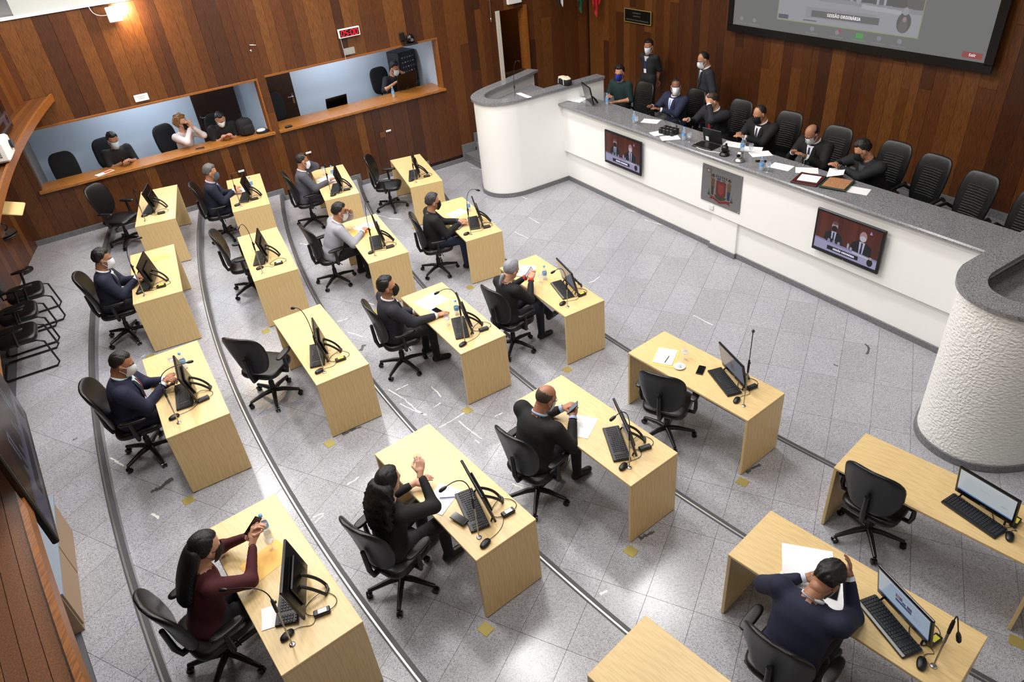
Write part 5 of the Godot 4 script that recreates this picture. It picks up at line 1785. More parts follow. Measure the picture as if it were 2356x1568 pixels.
# ---------------------------------------------------------------- pictures drawn on screens and plates
func dab(im: Image, pts: Array, c: Color) -> void:          # filled polygon
	var p := PackedVector2Array()
	var lo := Vector2(1e9, 1e9)
	var hi := -lo
	for q in pts:
		var w := Vector2(q[0], q[1])
		p.append(w)
		lo = lo.min(w)
		hi = hi.max(w)
	for y in range(maxi(0, int(lo.y)), mini(im.get_height(), int(hi.y) + 1)):
		for x in range(maxi(0, int(lo.x)), mini(im.get_width(), int(hi.x) + 1)):
			if Geometry2D.is_point_in_polygon(Vector2(x + 0.5, y + 0.5), p):
				im.set_pixel(x, y, c)

func oval(im: Image, cx: float, cy: float, rx: float, ry: float, c: Color) -> void:
	var pts := []
	for k in 20:
		pts.append([cx + cos(TAU * k / 20) * rx, cy + sin(TAU * k / 20) * ry])
	dab(im, pts, c)

func session_picture(dim: float) -> Image:
	var im := Image.create(320, 180, false, Image.FORMAT_RGB8)
	rng.seed = 77
	var x := 0
	while x < 320:
		var w := rng.randi_range(10, 30)
		var t := rng.randf_range(0.75, 1.15)
		im.fill_rect(Rect2i(x, 0, w, 180), Color(0.42 * t, 0.17 * t, 0.10 * t))
		x += w
	for m in [[92, 1.0, Color(0.06, 0.06, 0.10), Color(0.07, 0.07, 0.12)], [236, 1.12, Color(0.93, 0.93, 1.0), Color(0.07, 0.07, 0.11)]]:
		var cx: float = m[0]
		var s: float = m[1]
		dab(im, [[cx - 48 * s, 150], [cx - 44 * s, 92], [cx - 18 * s, 76], [cx + 18 * s, 76], [cx + 44 * s, 92], [cx + 48 * s, 150]], m[3])
		dab(im, [[cx - 13 * s, 76], [cx + 13 * s, 76], [cx + 8 * s, 140], [cx - 8 * s, 140]], Color(0.92, 0.91, 1.0))
		dab(im, [[cx - 4, 80], [cx + 4, 80], [cx + 5, 138], [cx - 5, 138]], Color(0.22, 0.22, 0.42))
		oval(im, cx, 50, 16 * s, 22 * s, Color(0.84, 0.66, 0.68))
		oval(im, cx, 60, 14 * s, 12 * s, m[2])
		if m[1] == 1.0:
			oval(im, cx, 34, 16, 8, Color(0.45, 0.38, 0.38))
	dab(im, [[0, 132], [320, 140], [320, 180], [0, 180]], Color(0.80, 0.78, 0.95))
	dab(im, [[0, 126], [320, 134], [320, 142], [0, 134]], Color(0.66, 0.64, 0.80))
	for k in 7:
		oval(im, 60 + 13 * k, 122 + 3 * (k % 2), 7, 9, [Color(0.12, 0.12, 0.15), Color(0.7, 0.7, 0.78)][k % 2])
	oval(im, 172, 118, 5, 14, Color(0.84, 0.86, 1.0))
	oval(im, 188, 126, 6, 8, Color(0.78, 0.8, 0.95))
	dab(im, [[196, 134], [280, 138], [280, 146], [196, 142]], Color(0.95, 0.95, 1.0))
	im.fill_rect(Rect2i(70, 150, 160, 20), Color(0.10, 0.09, 0.13))
	dab(im, [[268, 12], [276, 28], [262, 28]], Color(0.85, 0.75, 1.0))
	oval(im, 288, 158, 14, 18, Color(0.08, 0.08, 0.10))
	oval(im, 288, 138, 6, 7, Color(0.85, 0.75, 0.78))
	for y in 180:
		for xx in 320:
			im.set_pixel(xx, y, im.get_pixel(xx, y) * dim)
	return im

func panel(parent: Node3D, called: String, xf: Transform3D, w: float, h: float, mat: Material) -> MeshInstance3D:   # picture facing +z of xf
	var mb := MB.new()
	mb.tri(xf * Vector3(-w / 2, -h / 2, 0), xf * Vector3(w / 2, -h / 2, 0), xf * Vector3(w / 2, h / 2, 0), Vector2(0, 1), Vector2(1, 1), Vector2(1, 0))
	mb.tri(xf * Vector3(-w / 2, -h / 2, 0), xf * Vector3(w / 2, h / 2, 0), xf * Vector3(-w / 2, h / 2, 0), Vector2(0, 1), Vector2(1, 0), Vector2(0, 0))
	return fin(mb, called, mat, parent)

func words(parent: Node3D, text: String, xf: Transform3D, size: float, mat: Material, called := "lettering") -> void:
	var f := SystemFont.new()
	f.font_names = PackedStringArray(["Droid Sans"])
	f.font_weight = 700
	var t := TextMesh.new()
	t.text = text
	t.font = f
	t.font_size = 32
	t.pixel_size = size / 32.0
	t.depth = 0.001
	t.material = mat
	put(t, called, parent, xf)

func make_tv(xf: Transform3D, label: String, pic: Material, w := 0.99, h := 0.60, caption := true) -> Node3D:
	var o := thing("television", label, "television", xf, "televisions")
	var mb := MB.new()
	mb.cbox(at(Vector3(0, 0, -0.02)), Vector3(w, h, 0.035), 0.008)
	mb.cbox(at(Vector3(0, 0, -0.05)), Vector3(w * 0.7, h * 0.7, 0.03), 0.01)
	fin(mb, "casing", M.plastic_dark, o)
	panel(o, "screen", at(Vector3(0, 0.012, -0.0015)), w - 0.07, h - 0.085, pic)
	if caption:
		words(o, "SESSÃO ORDINÁRIA", at(Vector3(-0.01, 0.012 - (h - 0.085) * 0.389, 0.0)), 0.034, glow("caption", Color(0.92, 0.92, 1.0), 0.9))
	words(o, "LG", at(Vector3(0, -h / 2 + 0.016, -0.001)), 0.018, M.steel, "badge")
	return o

func facing(a: float, b: float, y: float, dir := "a") -> Transform3D:     # picture facing +a, or facing -b
	return ROOM * at(Vector3(b, y, a), 0.0 if dir == "a" else -90.0)

# ---------------------------------------------------------------- podium
func make_high_chair(label: String) -> Node3D:
	var o := thing("executive_chair", label, "office chair", Transform3D(), "high-backed podium chairs")
	var seat := MB.new()
	seat.ell(at(Vector3(0, 0.46, 0.02)), Vector3(0.26, 0.06, 0.25), 0.5, 0.5, 8, 20)
	fin(seat, "seat", M.leather, o)
	var rows := []
	for i in 19:
		var ang := -PI / 2 + PI * i / 18.0
		var line := PackedVector3Array()
		for j in 24:
			var b := TAU * j / 24
			var x := MB.pw(cos(ang), 0.30) * MB.pw(cos(b), 0.35)
			var y := MB.pw(sin(ang), 0.65)
			var zz := MB.pw(cos(ang), 0.6) * -MB.pw(sin(b), 1.0)
			var wide := 0.235 + 0.02 * y * (1.0 - y)
			line.append(Vector3(x * wide, 0.80 + y * 0.34, -0.24 + zz * 0.035 + x * x * 0.05 - 0.07 * y))
		rows.append(line)
	var back := MB.new()
	back.grid(rows, true)
	fin(back, "backrest", M.leather, o)
	for k in 12:
		var rib := MB.new()
		var y := 0.62 + k * 0.032
		var z := -0.24 - 0.07 * (y - 0.80) / 0.34 + 0.034
		rib.tube([Vector3(-0.135, y, z + 0.012), Vector3(0, y, z), Vector3(0.135, y, z + 0.012)], 0.009, 6)
		fin(rib, "rib", M.leather, o)
	for s in [-1, 1]:
		var arm := MB.new()
		arm.tube([Vector3(s * 0.25, 0.44, 0.1), Vector3(s * 0.30, 0.50, 0.13), Vector3(s * 0.30, 0.66, 0.10), Vector3(s * 0.29, 0.68, -0.12), Vector3(s * 0.25, 0.60, -0.24)], 0.022, 8)
		fin(arm, "armrest", M.plastic, o)
	var col := MB.new()
	col.tube([Vector3(0, 0.08, 0), Vector3(0, 0.42, 0)], 0.028, 8)
	fin(col, "column", M.plastic, o)
	for k in 5:
		var d := Vector3(cos(TAU * k / 5), 0, sin(TAU * k / 5))
		var leg := MB.new()
		leg.tube([Vector3(0, 0.10, 0), d * 0.30 + Vector3(0, 0.06, 0), d * 0.31 + Vector3(0, 0.03, 0)], [0.028, 0.02, 0.028], 8)
		fin(leg, "base_leg", M.plastic, o)
	return o

func on_top(a: float, b: float, turn := 0.0, up := 0.0) -> Transform3D:
	return ROOM * at(Vector3(b, 1.4205 + up, a), turn)

func build_podium_things() -> void:
	var says := ["empty high-backed chair beside the man in the green shirt", "high-backed chair of the bald man in blue", "high-backed ribbed chair of the man in a red tie", "high-backed ribbed chair of the man at the podium centre", "high-backed chair of the balding man reading papers", "high-backed chair of the man at the right of the podium", "first empty ribbed chair to the right of the seated men", "second empty ribbed chair to the right of the seated men", "rightmost empty ribbed chair at the podium"]
	var spots := [[0.92, 0.96, -85], [1.96, 1.24, -90], [2.99, 1.28, -86], [3.98, 1.30, -84], [4.92, 1.22, -86], [5.84, 1.20, -90], [6.44, 1.10, -96], [7.12, 0.94, -98], [7.82, 0.80, -100]]
	var first: Node3D
	for i in spots.size():
		var c: Node3D
		if first == null:
			first = make_high_chair(says[i])
			c = first
		else:
			c = copy(first, says[i])
		c.transform = ROOM * at(Vector3(spots[i][1], STAGE - 0.035, spots[i][0]), spots[i][2])
	var pic := picture("session_pic", session_picture(1.0), 1.0, 0.2)
	make_tv(facing(1.88, -0.155, 0.932, "b"), "wall television on the podium front, left of the coat of arms", pic)
	make_tv(facing(6.376, -0.155, 0.924, "b"), "wall television on the podium front, right of the coat of arms", pic)
	# coat of arms engraved on a steel plate
	var pl := thing("coat_of_arms_plate", "steel plate with a coloured coat of arms on the podium front", "plaque", facing(4.135, -0.09, 0.938, "b"))
	var pb := MB.new()
	pb.cbox(at(Vector3(0, 0, -0.004)), Vector3(0.80, 0.59, 0.010), 0.002)
	fin(pb, "plate", flat("plate_steel", Color(0.56, 0.56, 0.56), 0.34, 0.85), pl)
	var am := Image.create(256, 188, false, Image.FORMAT_RGBA8)
	am.fill(Color(0.56, 0.56, 0.56, 0.0))
	var dark := Color(0.16, 0.10, 0.08)
	var red := Color(0.34, 0.10, 0.09)
	dab(am, [[96, 62], [112, 56], [128, 62], [144, 56], [162, 62], [162, 128], [150, 146], [128, 156], [106, 146], [96, 128]], red)
	dab(am, [[112, 80], [146, 80], [146, 126], [128, 140], [112, 126]], Color(0.42, 0.16, 0.13))
	oval(am, 128, 98, 8, 12, Color(0.36, 0.22, 0.16))
	for s in [-1, 1]:
		var cx: float = 128 + s * 54
		oval(am, cx, 44, 13, 4, dark)
		oval(am, cx, 39, 7, 6, dark)
		oval(am, cx, 50, 6, 8, Color(0.36, 0.24, 0.18))
		dab(am, [[cx - 13, 58], [cx + 13, 58], [cx + 11, 100], [cx - 11, 100]], Color(0.30, 0.22, 0.14) if s < 0 else Color(0.33, 0.26, 0.18))
		dab(am, [[cx - 11, 100], [cx + 11, 100], [cx + 8, 146], [cx - 8, 146]], Color(0.20, 0.16, 0.14) if s < 0 else Color(0.12, 0.15, 0.24))
		for k in 6:
			var bx: float = cx + s * (14 + k * 2.5)
			dab(am, [[bx, 152], [bx + s * 7, 104 + k * 6], [bx + s * 3, 152]], Color(0.10, 0.20, 0.14))
	for k in 6:
		dab(am, [[92 + k * 13, 34], [98 + k * 13, 30], [100 + k * 13, 44], [94 + k * 13, 46]], dark)
	dab(am, [[100, 48], [124, 46], [124, 55], [100, 56]], Color(0.16, 0.20, 0.30))
	dab(am, [[134, 46], [156, 48], [156, 55], [134, 55]], Color(0.22, 0.32, 0.18))
	dab(am, [[30, 14], [54, 14], [48, 24], [54, 34], [30, 34]], Color(0.30, 0.24, 0.20))
	dab(am, [[34, 18], [48, 18], [44, 24], [48, 30], [34, 30]], Color(0.58, 0.55, 0.50))
	dab(am, [[56, 10], [60, 10], [64, 60], [60, 60]], dark)
	dab(am, [[58, 148], [84, 152], [128, 166], [172, 152], [198, 148], [192, 160], [200, 170], [172, 166], [128, 180], [84, 166], [56, 170], [64, 160]], Color(0.42, 0.10, 0.09))
	dab(am, [[84, 138], [172, 138], [158, 154], [128, 164], [98, 154]], Color(0.14, 0.20, 0.13))
	dab(am, [[96, 62], [112, 56], [128, 62], [144, 56], [162, 62], [162, 120], [150, 138], [128, 148], [106, 138], [96, 120]], red)
	dab(am, [[112, 76], [146, 76], [146, 120], [128, 134], [112, 120]], Color(0.42, 0.17, 0.14))
	var eng := picture("arms_pic", am, 0.0, 0.5)
	eng.transparency = BaseMaterial3D.TRANSPARENCY_ALPHA_SCISSOR
	panel(pl, "engraving", at(Vector3(0, 0, 0.0018)), 0.78, 0.57, eng)
	for c in [[-1, -1], [-1, 1], [1, -1], [1, 1]]:
		var sc := MB.new()
		sc.lathe(at(Vector3(c[0] * 0.38, c[1] * 0.275, 0.001), 0, 90), [[0.0, 0.003], [0.008, 0.0], [0.008, 0.003], [0.0, 0.006]], 10)
		fin(sc, "screw", M.chrome, pl)
	var sw := MB.new()
	sw.cbox(at(Vector3(0, 0, 0.006)), Vector3(0.09, 0.075, 0.016), 0.005)
	solo(sw, "wall_socket", M.white_plastic, "small white socket below the coat of arms plate", "socket", facing(3.97, -0.082, 0.57, "b"))
	# things on the granite top
	var mon := make_computer(M.pic0, "black monitor seen from behind at the left end of the podium")
	mon.transform = on_top(0.50, 0.20, 72)
	sheet("sheet_of_paper", "loose white papers beside the monitor at the left podium end", "paper", on_top(0.08, 0.20, 20), 0.3, 0.36, M.paper, 0.01, "papers on the podium")
	for b in [[0.783, 0.398, "clear water bottle without label beside the podium monitor"], [1.963, 0.043, "water bottle on the podium before the bald man in blue"], [3.175, 0.032, "water bottle left of the open laptop"], [4.153, 0.278, "water bottle behind the two conference cameras"], [4.848, -0.092, "water bottle at the podium edge right of the cameras"]]:
		bottle(on_top(b[0], b[1]), b[2])
	for b in [[0.565, 0.039, "stemmed glass lying low before the podium monitor"], [2.07, 0.0, "stemmed glass beside the bottle of the bald man in blue"], [3.30, 0.03, "stemmed glass beside the open laptop"], [4.30, 0.30, "stemmed glass behind the silver conference camera"], [4.95, -0.079, "stemmed glass at the podium edge right of the cameras"]]:
		goblet(on_top(b[0], b[1]), b[2])
	for q in [[2.10, 0.29, 30, "white sheet before the bald man in blue"], [2.66, 0.0, 75, "pile of papers under the black recorder box"], [2.95, -0.05, 60, "white papers between the recorder box and the laptop"], [3.86, 0.40, 20, "white sheet between the laptop and the cameras"], [4.20, 0.44, 35, "white sheet behind the water bottle at the cameras"], [4.42, 0.38, 60, "white sheet under the hand of the man at the podium centre"], [4.95, 0.20, 15, "white sheet left of the large open folder"], [5.28, 0.33, 40, "white sheet under the fingers of the balding man"], [6.14, 0.23, 20, "white sheet right of the large open folder"]]:
		sheet("sheet_of_paper", q[3], "paper", on_top(q[0], q[1], q[2]), 0.21, 0.297, M.paper, 0.004, "papers on the podium")
	var bx := thing("recorder_box", "black box of small recorders lying on papers at the podium", "recorder", on_top(2.78, 0.08, 8, 0.004))
	for i in 4:
		for j in 2:
			var cell := MB.new()
			cell.cbox(at(Vector3(-0.05 + j * 0.1, 0.045, -0.11 + i * 0.073)), Vector3(0.09, 0.085, 0.062), 0.008)
			fin(cell, "recorder", M.plastic, bx)
	var lap := thing("laptop", "open black laptop with its lid towards the desks", "laptop", on_top(3.62, 0.13, 96))
	var lb := MB.new()
	lb.cbox(at(Vector3(0, 0.012, -0.06)), Vector3(0.36, 0.02, 0.25), 0.006)
	fin(lb, "base", M.plastic, lap)
	var ll := MB.new()
	ll.cbox(at(Vector3(0, 0.125, 0.075), 0, -14), Vector3(0.36, 0.235, 0.012), 0.006)
	fin(ll, "lid", M.plastic, lap)
	var ls := MB.new()
	ls.cbox(at(Vector3(0.09, 0.07, 0.0695), 0, -14), Vector3(0.06, 0.07, 0.002), 0.0)
	fin(ls, "sticker", M.paper, lap)
	var cord := MB.new()
	cord.tube(bez(rm(3.42, 0.05, 1.425), rm(3.5, -0.13, 1.425), rm(3.8, -0.1, 1.425), rm(4.12, 0.08, 1.425), 14), 0.005, 6)
	solo(cord, "white_cable", M.white_plastic, "white cable curving in front of the laptop", "cable")
	for i in 2:
		var cm := thing("conference_camera", ["black conference camera on the podium edge", "silver conference camera on the podium edge"][i], "camera", on_top([4.08, 4.40][i], [-0.01, -0.04][i], -70), "conference cameras")
		fin(lathe_mb([[0.0, 0.0], [0.075, 0.0], [0.078, 0.02], [0.05, 0.05], [0.03, 0.055], [0.0, 0.055]], 18), "base", M.plastic if i == 0 else M.alu, cm)
		var bl := MB.new()
		bl.ell(at(Vector3(0, 0.10, 0)), Vector3(0.052, 0.055, 0.05), 0.9, 0.9, 10, 16)
		fin(bl, "ball_head", M.plastic if i == 0 else M.alu, cm)
		var le := MB.new()
		le.tube([Vector3(0, 0.10, 0.03), Vector3(0, 0.10, 0.062)], 0.025, 12)
		fin(le, "lens", M.plastic_dark, cm)
	var mk := MB.new()
	mk.cbox(at(Vector3(0, 0.012, 0)), Vector3(0.10, 0.024, 0.07), 0.006)
	mk.tube([Vector3(0, 0.02, 0), Vector3(0, 0.13, 0)], 0.016, 8)
	solo(mk, "mic_stand", M.plastic, "short black upright microphone left of the black camera", "microphone", on_top(4.0, 0.10))
	make_mic(on_top(4.02, 0.50), 0.12, Vector3(0.02, 0.36, -0.08), "slim gooseneck microphone before the man at the podium centre")
	make_mic(on_top(2.30, 0.42), 0.05, Vector3(0.05, 0.12, 0.12), "low black gooseneck microphone before the bald man in blue")
	make_mic(on_top(2.72, 0.30), 0.06, Vector3(0.02, 0.14, 0.05), "low black microphone behind the recorder box")
	make_mic(on_top(5.12, 0.46), 0.12, Vector3(0.0, 0.34, -0.05), "slim gooseneck microphone before the balding man")
	phone(on_top(4.62, 0.16, 40), "black phone under the hand of the man at the podium centre")
	# large open folder
	var fo := thing("open_folder", "large open folder with a maroon cover, marbled lining and white page", "folder", on_top(5.68, 0.15, 18))
	var marb := textured("marbled", noise_tex(FastNoiseLite.TYPE_SIMPLEX, 0.04, [[0.0, Color(0.42, 0.25, 0.14)], [0.5, Color(0.70, 0.48, 0.32)], [1.0, Color(0.86, 0.72, 0.55)]], 256, 31), Vector3.ONE * 5.0, Color(1, 1, 1), 0.6)
	for s in 2:
		var cv := MB.new()
		cv.cbox(at(Vector3(-0.01, 0.010 + 0.01 * s, -0.185 if s == 0 else 0.185), 0, 0), Vector3(0.38, 0.018, 0.35), 0.004)
		fin(cv, "cover", flat("maroon", Color(0.27, 0.06, 0.06), 0.5) if s == 0 else flat("green_cover", Color(0.10, 0.20, 0.14), 0.5), fo)
	var li := MB.new()
	li.cbox(at(Vector3(-0.01, 0.031, 0.19)), Vector3(0.33, 0.003, 0.29), 0.0)
	fin(li, "lining", marb, fo)
	var pg := MB.new()
	pg.cbox(at(Vector3(0.0, 0.022, -0.18), 4), Vector3(0.22, 0.006, 0.26), 0.0)
	fin(pg, "page", M.paper, fo)
	sheet("sheet_of_paper", "sheaf of papers held by the man leaning at the right of the podium", "paper", on_top(5.66, 0.44, -60, 0.06) * at(Vector3.ZERO, 0, 0, 14), 0.21, 0.30, M.paper, 0.01, "papers on the podium")
	# left lectern: bag, papers and microphone
	var bag := thing("bag", "black bag with a white folded top on the left lectern rim", "bag", ROOM * at(Vector3(0.08, 1.70, -0.10), 85))
	var bm := MB.new()
	bm.ell(at(Vector3(0, 0.06, 0)), Vector3(0.19, 0.065, 0.08), 0.5, 0.5, 8, 16)
	fin(bm, "body", M.fabric_black, bag)
	var bt := MB.new()
	bt.ell(at(Vector3(0, 0.115, 0)), Vector3(0.165, 0.025, 0.07), 0.7, 0.5, 8, 16)
	fin(bt, "folded_top", flat("cream", Color(0.85, 0.80, 0.70), 0.8), bag)
	for s in [-1, 1]:
		var hn := MB.new()
		hn.tube([Vector3(-0.10, 0.02, s * 0.082), Vector3(-0.09, 0.11, s * 0.08), Vector3(0, 0.135, s * 0.07), Vector3(0.09, 0.11, s * 0.08), Vector3(0.10, 0.02, s * 0.082)], 0.006, 6)
		fin(hn, "handle", M.white_plastic, bag)
	sheet("sheet_of_paper", "white strip of paper along the rim of the left lectern", "paper", ROOM * at(Vector3(-0.85, 1.7005, -0.10), 88), 0.42, 0.10, M.paper, 0.002, "papers on the podium")
	make_mic(ROOM * at(Vector3(-0.62, 1.48, -0.80), 0), 0.22, Vector3(0.12, 0.66, 0.02), "tall gooseneck microphone in the left lectern")

# ---------------------------------------------------------------- things on the plank walls
func build_wall_things() -> void:
	# projection screen
	var sc := thing("projection_screen", "large projection screen with a video meeting above the podium", "screen", facing(4.03, 2.38, 3.80, "b"))
	var im := Image.create(1024, 576, false, Image.FORMAT_RGB8)
	im.fill(Color(0.66, 0.665, 0.66))
	var vid := session_picture(1.0)
	vid.fill_rect(Rect2i(70, 150, 160, 20), Color(0.70, 0.69, 0.78))
	vid.resize(571, 321, Image.INTERPOLATE_BILINEAR)
	for y in 321:
		for x in 571:
			var c := vid.get_pixel(x, y)
			var g := c.get_luminance()
			vid.set_pixel(x, y, Color(0.60, 0.60, 0.59).lerp(Color(0.95, 0.95, 0.98), clampf((g - 0.12) * 1.2, 0.0, 1.0)).lerp(c, 0.08))
	im.fill_rect(Rect2i(220, 206, 577, 327), Color(0.80, 0.88, 0.62))
	im.blit_rect(vid, Rect2i(0, 0, 571, 321), Vector2i(223, 209))
	im.fill_rect(Rect2i(373, 486, 275, 22), Color(0.62, 0.62, 0.62))
	im.fill_rect(Rect2i(226, 512, 46, 15), Color(0.56, 0.56, 0.60))
	im.fill_rect(Rect2i(340, 520, 60, 4), Color(0.62, 0.62, 0.66))
	oval(im, 736, 500, 16, 22, Color(0.62, 0.62, 0.60))
	oval(im, 738, 480, 7, 8, Color(0.88, 0.76, 0.76))
	for k in 8:
		var ix: int = [44, 110, 386, 494, 584, 660, 736, 0][k]
		if ix:
			im.fill_rect(Rect2i(ix - 28, 563, 56, 4), Color(0.73, 0.73, 0.75) if k != 4 else Color(0.62, 0.80, 0.62))
			oval(im, ix, 549, 9, 8, Color(0.78, 0.78, 0.82))
	oval(im, 504, 543, 6, 6, Color(0.95, 0.52, 0.52))
	im.fill_rect(Rect2i(570, 541, 28, 17), Color(0.52, 0.90, 0.52))
	im.fill_rect(Rect2i(951, 549, 63, 18), Color(0.85, 0.45, 0.42))
	panel(sc, "projection_surface", at(Vector3(0, 0, 0.0)), 4.36, 2.45, picture("zoom_pic", im, 0.85, 0.8))
	for e in [[0, -1.28, 4.60, 0.12], [0, 1.28, 4.60, 0.12], [-2.24, 0, 0.12, 2.5], [2.24, 0, 0.12, 2.5]]:
		var fr := MB.new()
		fr.cbox(at(Vector3(e[0], e[1], 0.0)), Vector3(e[2], e[3], 0.03), 0.004)
		fin(fr, "frame", M.plastic_dark, sc)
	var bk := MB.new()
	bk.cbox(at(Vector3(0, 0, -0.03)), Vector3(4.4, 2.5, 0.04), 0.0)
	fin(bk, "backing", M.plastic_dark, sc)
	words(sc, "SESSÃO ORDINÁRIA", at(Vector3(-0.01, -0.888, 0.002)), 0.062, glow("screen_word", Color(0.88, 0.88, 0.9), 0.85))
	words(sc, "Sair", at(Vector3(2.005, -1.146, 0.002)), 0.05, M.screen_word)
	# black name plate
	var np := thing("name_plate", "black name plate on the plank wall above the green shirt", "plaque", facing(-0.80, 2.475, 2.41, "b"))
	var nb := MB.new()
	nb.cbox(at(Vector3(0, 0, 0)), Vector3(0.80, 0.25, 0.02), 0.004)
	fin(nb, "board", flat("plate_black", Color(0.05, 0.055, 0.05), 0.3), np)
	for e in [[0, 0.125, 0.82, 0.012], [0, -0.125, 0.82, 0.012], [-0.405, 0, 0.012, 0.25], [0.405, 0, 0.012, 0.25]]:
		var ed := MB.new()
		ed.cbox(at(Vector3(e[0], e[1], 0.004)), Vector3(e[2], e[3], 0.022), 0.002)
		fin(ed, "edge", M.brass, np)
	for e in [[-0.03, 0.06, 0.24], [-0.02, 0.0, 0.22], [0.0, -0.075, 0.70]]:
		rng.seed = int(e[2] * 100)
		var x: float = e[0] - e[2] / 2
		var tx := MB.new()
		while x < e[0] + e[2] / 2:
			var w := rng.randf_range(0.008, 0.02)
			tx.cbox(at(Vector3(x, e[1], 0.0105)), Vector3(w, 0.026, 0.001), 0.0)
			x += w + 0.009
		tag(fin(tx, "engraved_line", flat("engraving", Color(0.30, 0.30, 0.29), 0.5), np), "", "", "", "stuff")
	# flags hanging from poles in the corner
	var fl := [["flag with black and white stripes hanging in the corner", 1.34, [Color(0.05, 0.05, 0.06), Color(0.85, 0.85, 0.85)], 2.67], ["green flag hanging between two others", 1.86, [Color(0.02, 0.27, 0.17)], 2.46], ["red flag hanging right of the green one", 2.27, [Color(0.72, 0.09, 0.12)], 2.32]]
	for f in fl:
		var o := thing("flag", f[0], "flag", ROOM * at(Vector3(f[1], 0, -1.92)), "flags in the corner")
		var pole := MB.new()
		pole.tube([Vector3(0, 3.35, -0.57), Vector3(0, 4.45, 0.05)], 0.014, 8)
		fin(pole, "pole", M.brass, o)
		for st in f[2].size():
			var rows := []
			for i in 12:
				var line := PackedVector3Array()
				var v := i / 11.0
				for j in 15:
					var u := j / 14.0
					var w := 0.30 * (0.35 + 0.65 * sin(minf(v * 1.3 + 0.25, 1.0) * PI * 0.5))
					var y := lerpf(f[3] + 0.28 * absf(u - 0.5) * 2.0 * (1.0 - v), 4.4, v)
					line.append(Vector3((u - 0.5) * w / f[2].size() + (st - (f[2].size() - 1) * 0.5) * w / 2.0, y, 0.03 * sin(u * 14.0 + v) * (1.0 - v * 0.5)))
				rows.append(line)
			var mb := MB.new()
			mb.grid(rows)
			fin(mb, "cloth", flat("flag_%s" % f[2][st].to_html(false), f[2][st], 0.8), o)
	# digital clock 05:00
	var ck := thing("digital_clock", "white-framed digital clock with red figures reading 05:00", "clock", facing(WALL_A + 0.05, -3.115, 2.928))
	var cb := MB.new()
	cb.cbox(at(Vector3(0, 0, -0.01)), Vector3(0.42, 0.155, 0.05), 0.004)
	fin(cb, "frame", M.white_plastic, ck)
	var cf := MB.new()
	cf.cbox(at(Vector3(0, 0, 0.0155)), Vector3(0.38, 0.118, 0.004), 0.0)
	fin(cf, "face", M.plastic_dark, ck)
	var segs := {"0": "abcdef", "5": "acdfg"}
	var red_led := glow("led_red", Color(1.0, 0.05, 0.13), 1.6)
	var px := [-0.135, -0.055, 0.055, 0.135]
	for i in 4:
		var dg := MB.new()
		for ch in segs["0500"[i]]:
			var r: Array = {"a": [0, 0.044, 0.044, 0.013], "d": [0, -0.044, 0.044, 0.013], "g": [0, 0, 0.044, 0.013], "b": [0.026, 0.022, 0.013, 0.036], "c": [0.026, -0.022, 0.013, 0.036], "f": [-0.026, 0.022, 0.013, 0.036], "e": [-0.026, -0.022, 0.013, 0.036]}[ch]
			dg.cbox(at(Vector3(px[i] + r[0] + r[1] * 0.12, r[1], 0.0185)), Vector3(r[2], r[3], 0.002), 0.0)
		fin(dg, "led_digit", red_led, ck)
	var co := MB.new()
	co.cbox(at(Vector3(0.003, 0.02, 0.0185)), Vector3(0.011, 0.011, 0.002), 0.0)
	co.cbox(at(Vector3(-0.003, -0.02, 0.0185)), Vector3(0.011, 0.011, 0.002), 0.0)
	fin(co, "led_colon", red_led, ck)
	var wr := MB.new()
	wr.tube([Vector3(-0.19, -0.07, 0.0), Vector3(-0.18, -0.2, -0.005), Vector3(-0.165, -0.46, -0.01)], 0.003, 5)
	fin(wr, "wire", M.white_plastic, ck)
	# small plates, sockets and handle
	for q in [[-6.93, 2.585, 0.22, 0.11, "white printed notice above the left booth", M.paper], [-3.165, 2.60, 0.21, 0.12, "grey printed notice below the digital clock", flat("notice_grey", Color(0.58, 0.58, 0.55), 0.7)]]:
		var nt := MB.new()
		nt.cbox(Transform3D(), Vector3(q[2], q[3], 0.006), 0.001)
		var no := solo(nt, "wall_notice", q[5], q[4], "notice", facing(WALL_A + 0.006, q[0], q[1]), "notices on the plank wall")
		for k in 2:
			var tl := MB.new()
			tl.cbox(at(Vector3(0, 0.018 - k * 0.03, 0.0034)), Vector3(q[2] * (0.6 - 0.15 * k), 0.010, 0.0006), 0.0)
			fin(tl, "text_line", flat("faint_print", Color(0.62, 0.62, 0.62), 0.8), no)
	for q in [[-2.70, "left of the steps"], [-4.42, "between the second and third rows"], [-5.745, "behind the man in a lilac tie"]]:
		var s1 := MB.new()
		s1.cbox(Transform3D(), Vector3(0.11, 0.035, 0.012), 0.002)
		solo(s1, "wall_socket", M.white_plastic, "narrow white wall socket low on the planks " + q[1], "socket", facing(WALL_A + 0.008, q[0], 0.95), "white sockets on the plank wall")
		var s2 := MB.new()
		s2.cbox(Transform3D(), Vector3(0.12, 0.11, 0.01), 0.002)
		solo(s2, "cover_plate", M.plank3, "brown cover plate on the planks " + q[1], "cover plate", facing(WALL_A + 0.006, q[0] - 0.14, 0.90), "brown plates on the plank wall")
	var hd := MB.new()
	hd.tube([Vector3(0, 0, 0), Vector3(0, 0, 0.05), Vector3(0.10, -0.02, 0.05)], 0.011, 8)
	hd.lathe(at(Vector3(0, -0.1, 0.0), 0, 90), [[0.0, 0.0], [0.02, 0.0], [0.02, 0.012], [0.0, 0.014]], 10)
	solo(hd, "lever_handle", M.chrome, "chrome lever handle in the planks between the booths, high up", "handle", facing(WALL_A, -4.95, 3.05))
	# speed-dome camera
	var dm := thing("dome_camera", "black dome camera on a bracket above the right booth", "camera", facing(WALL_A + 0.02, -1.98, 2.62))
	var db := MB.new()
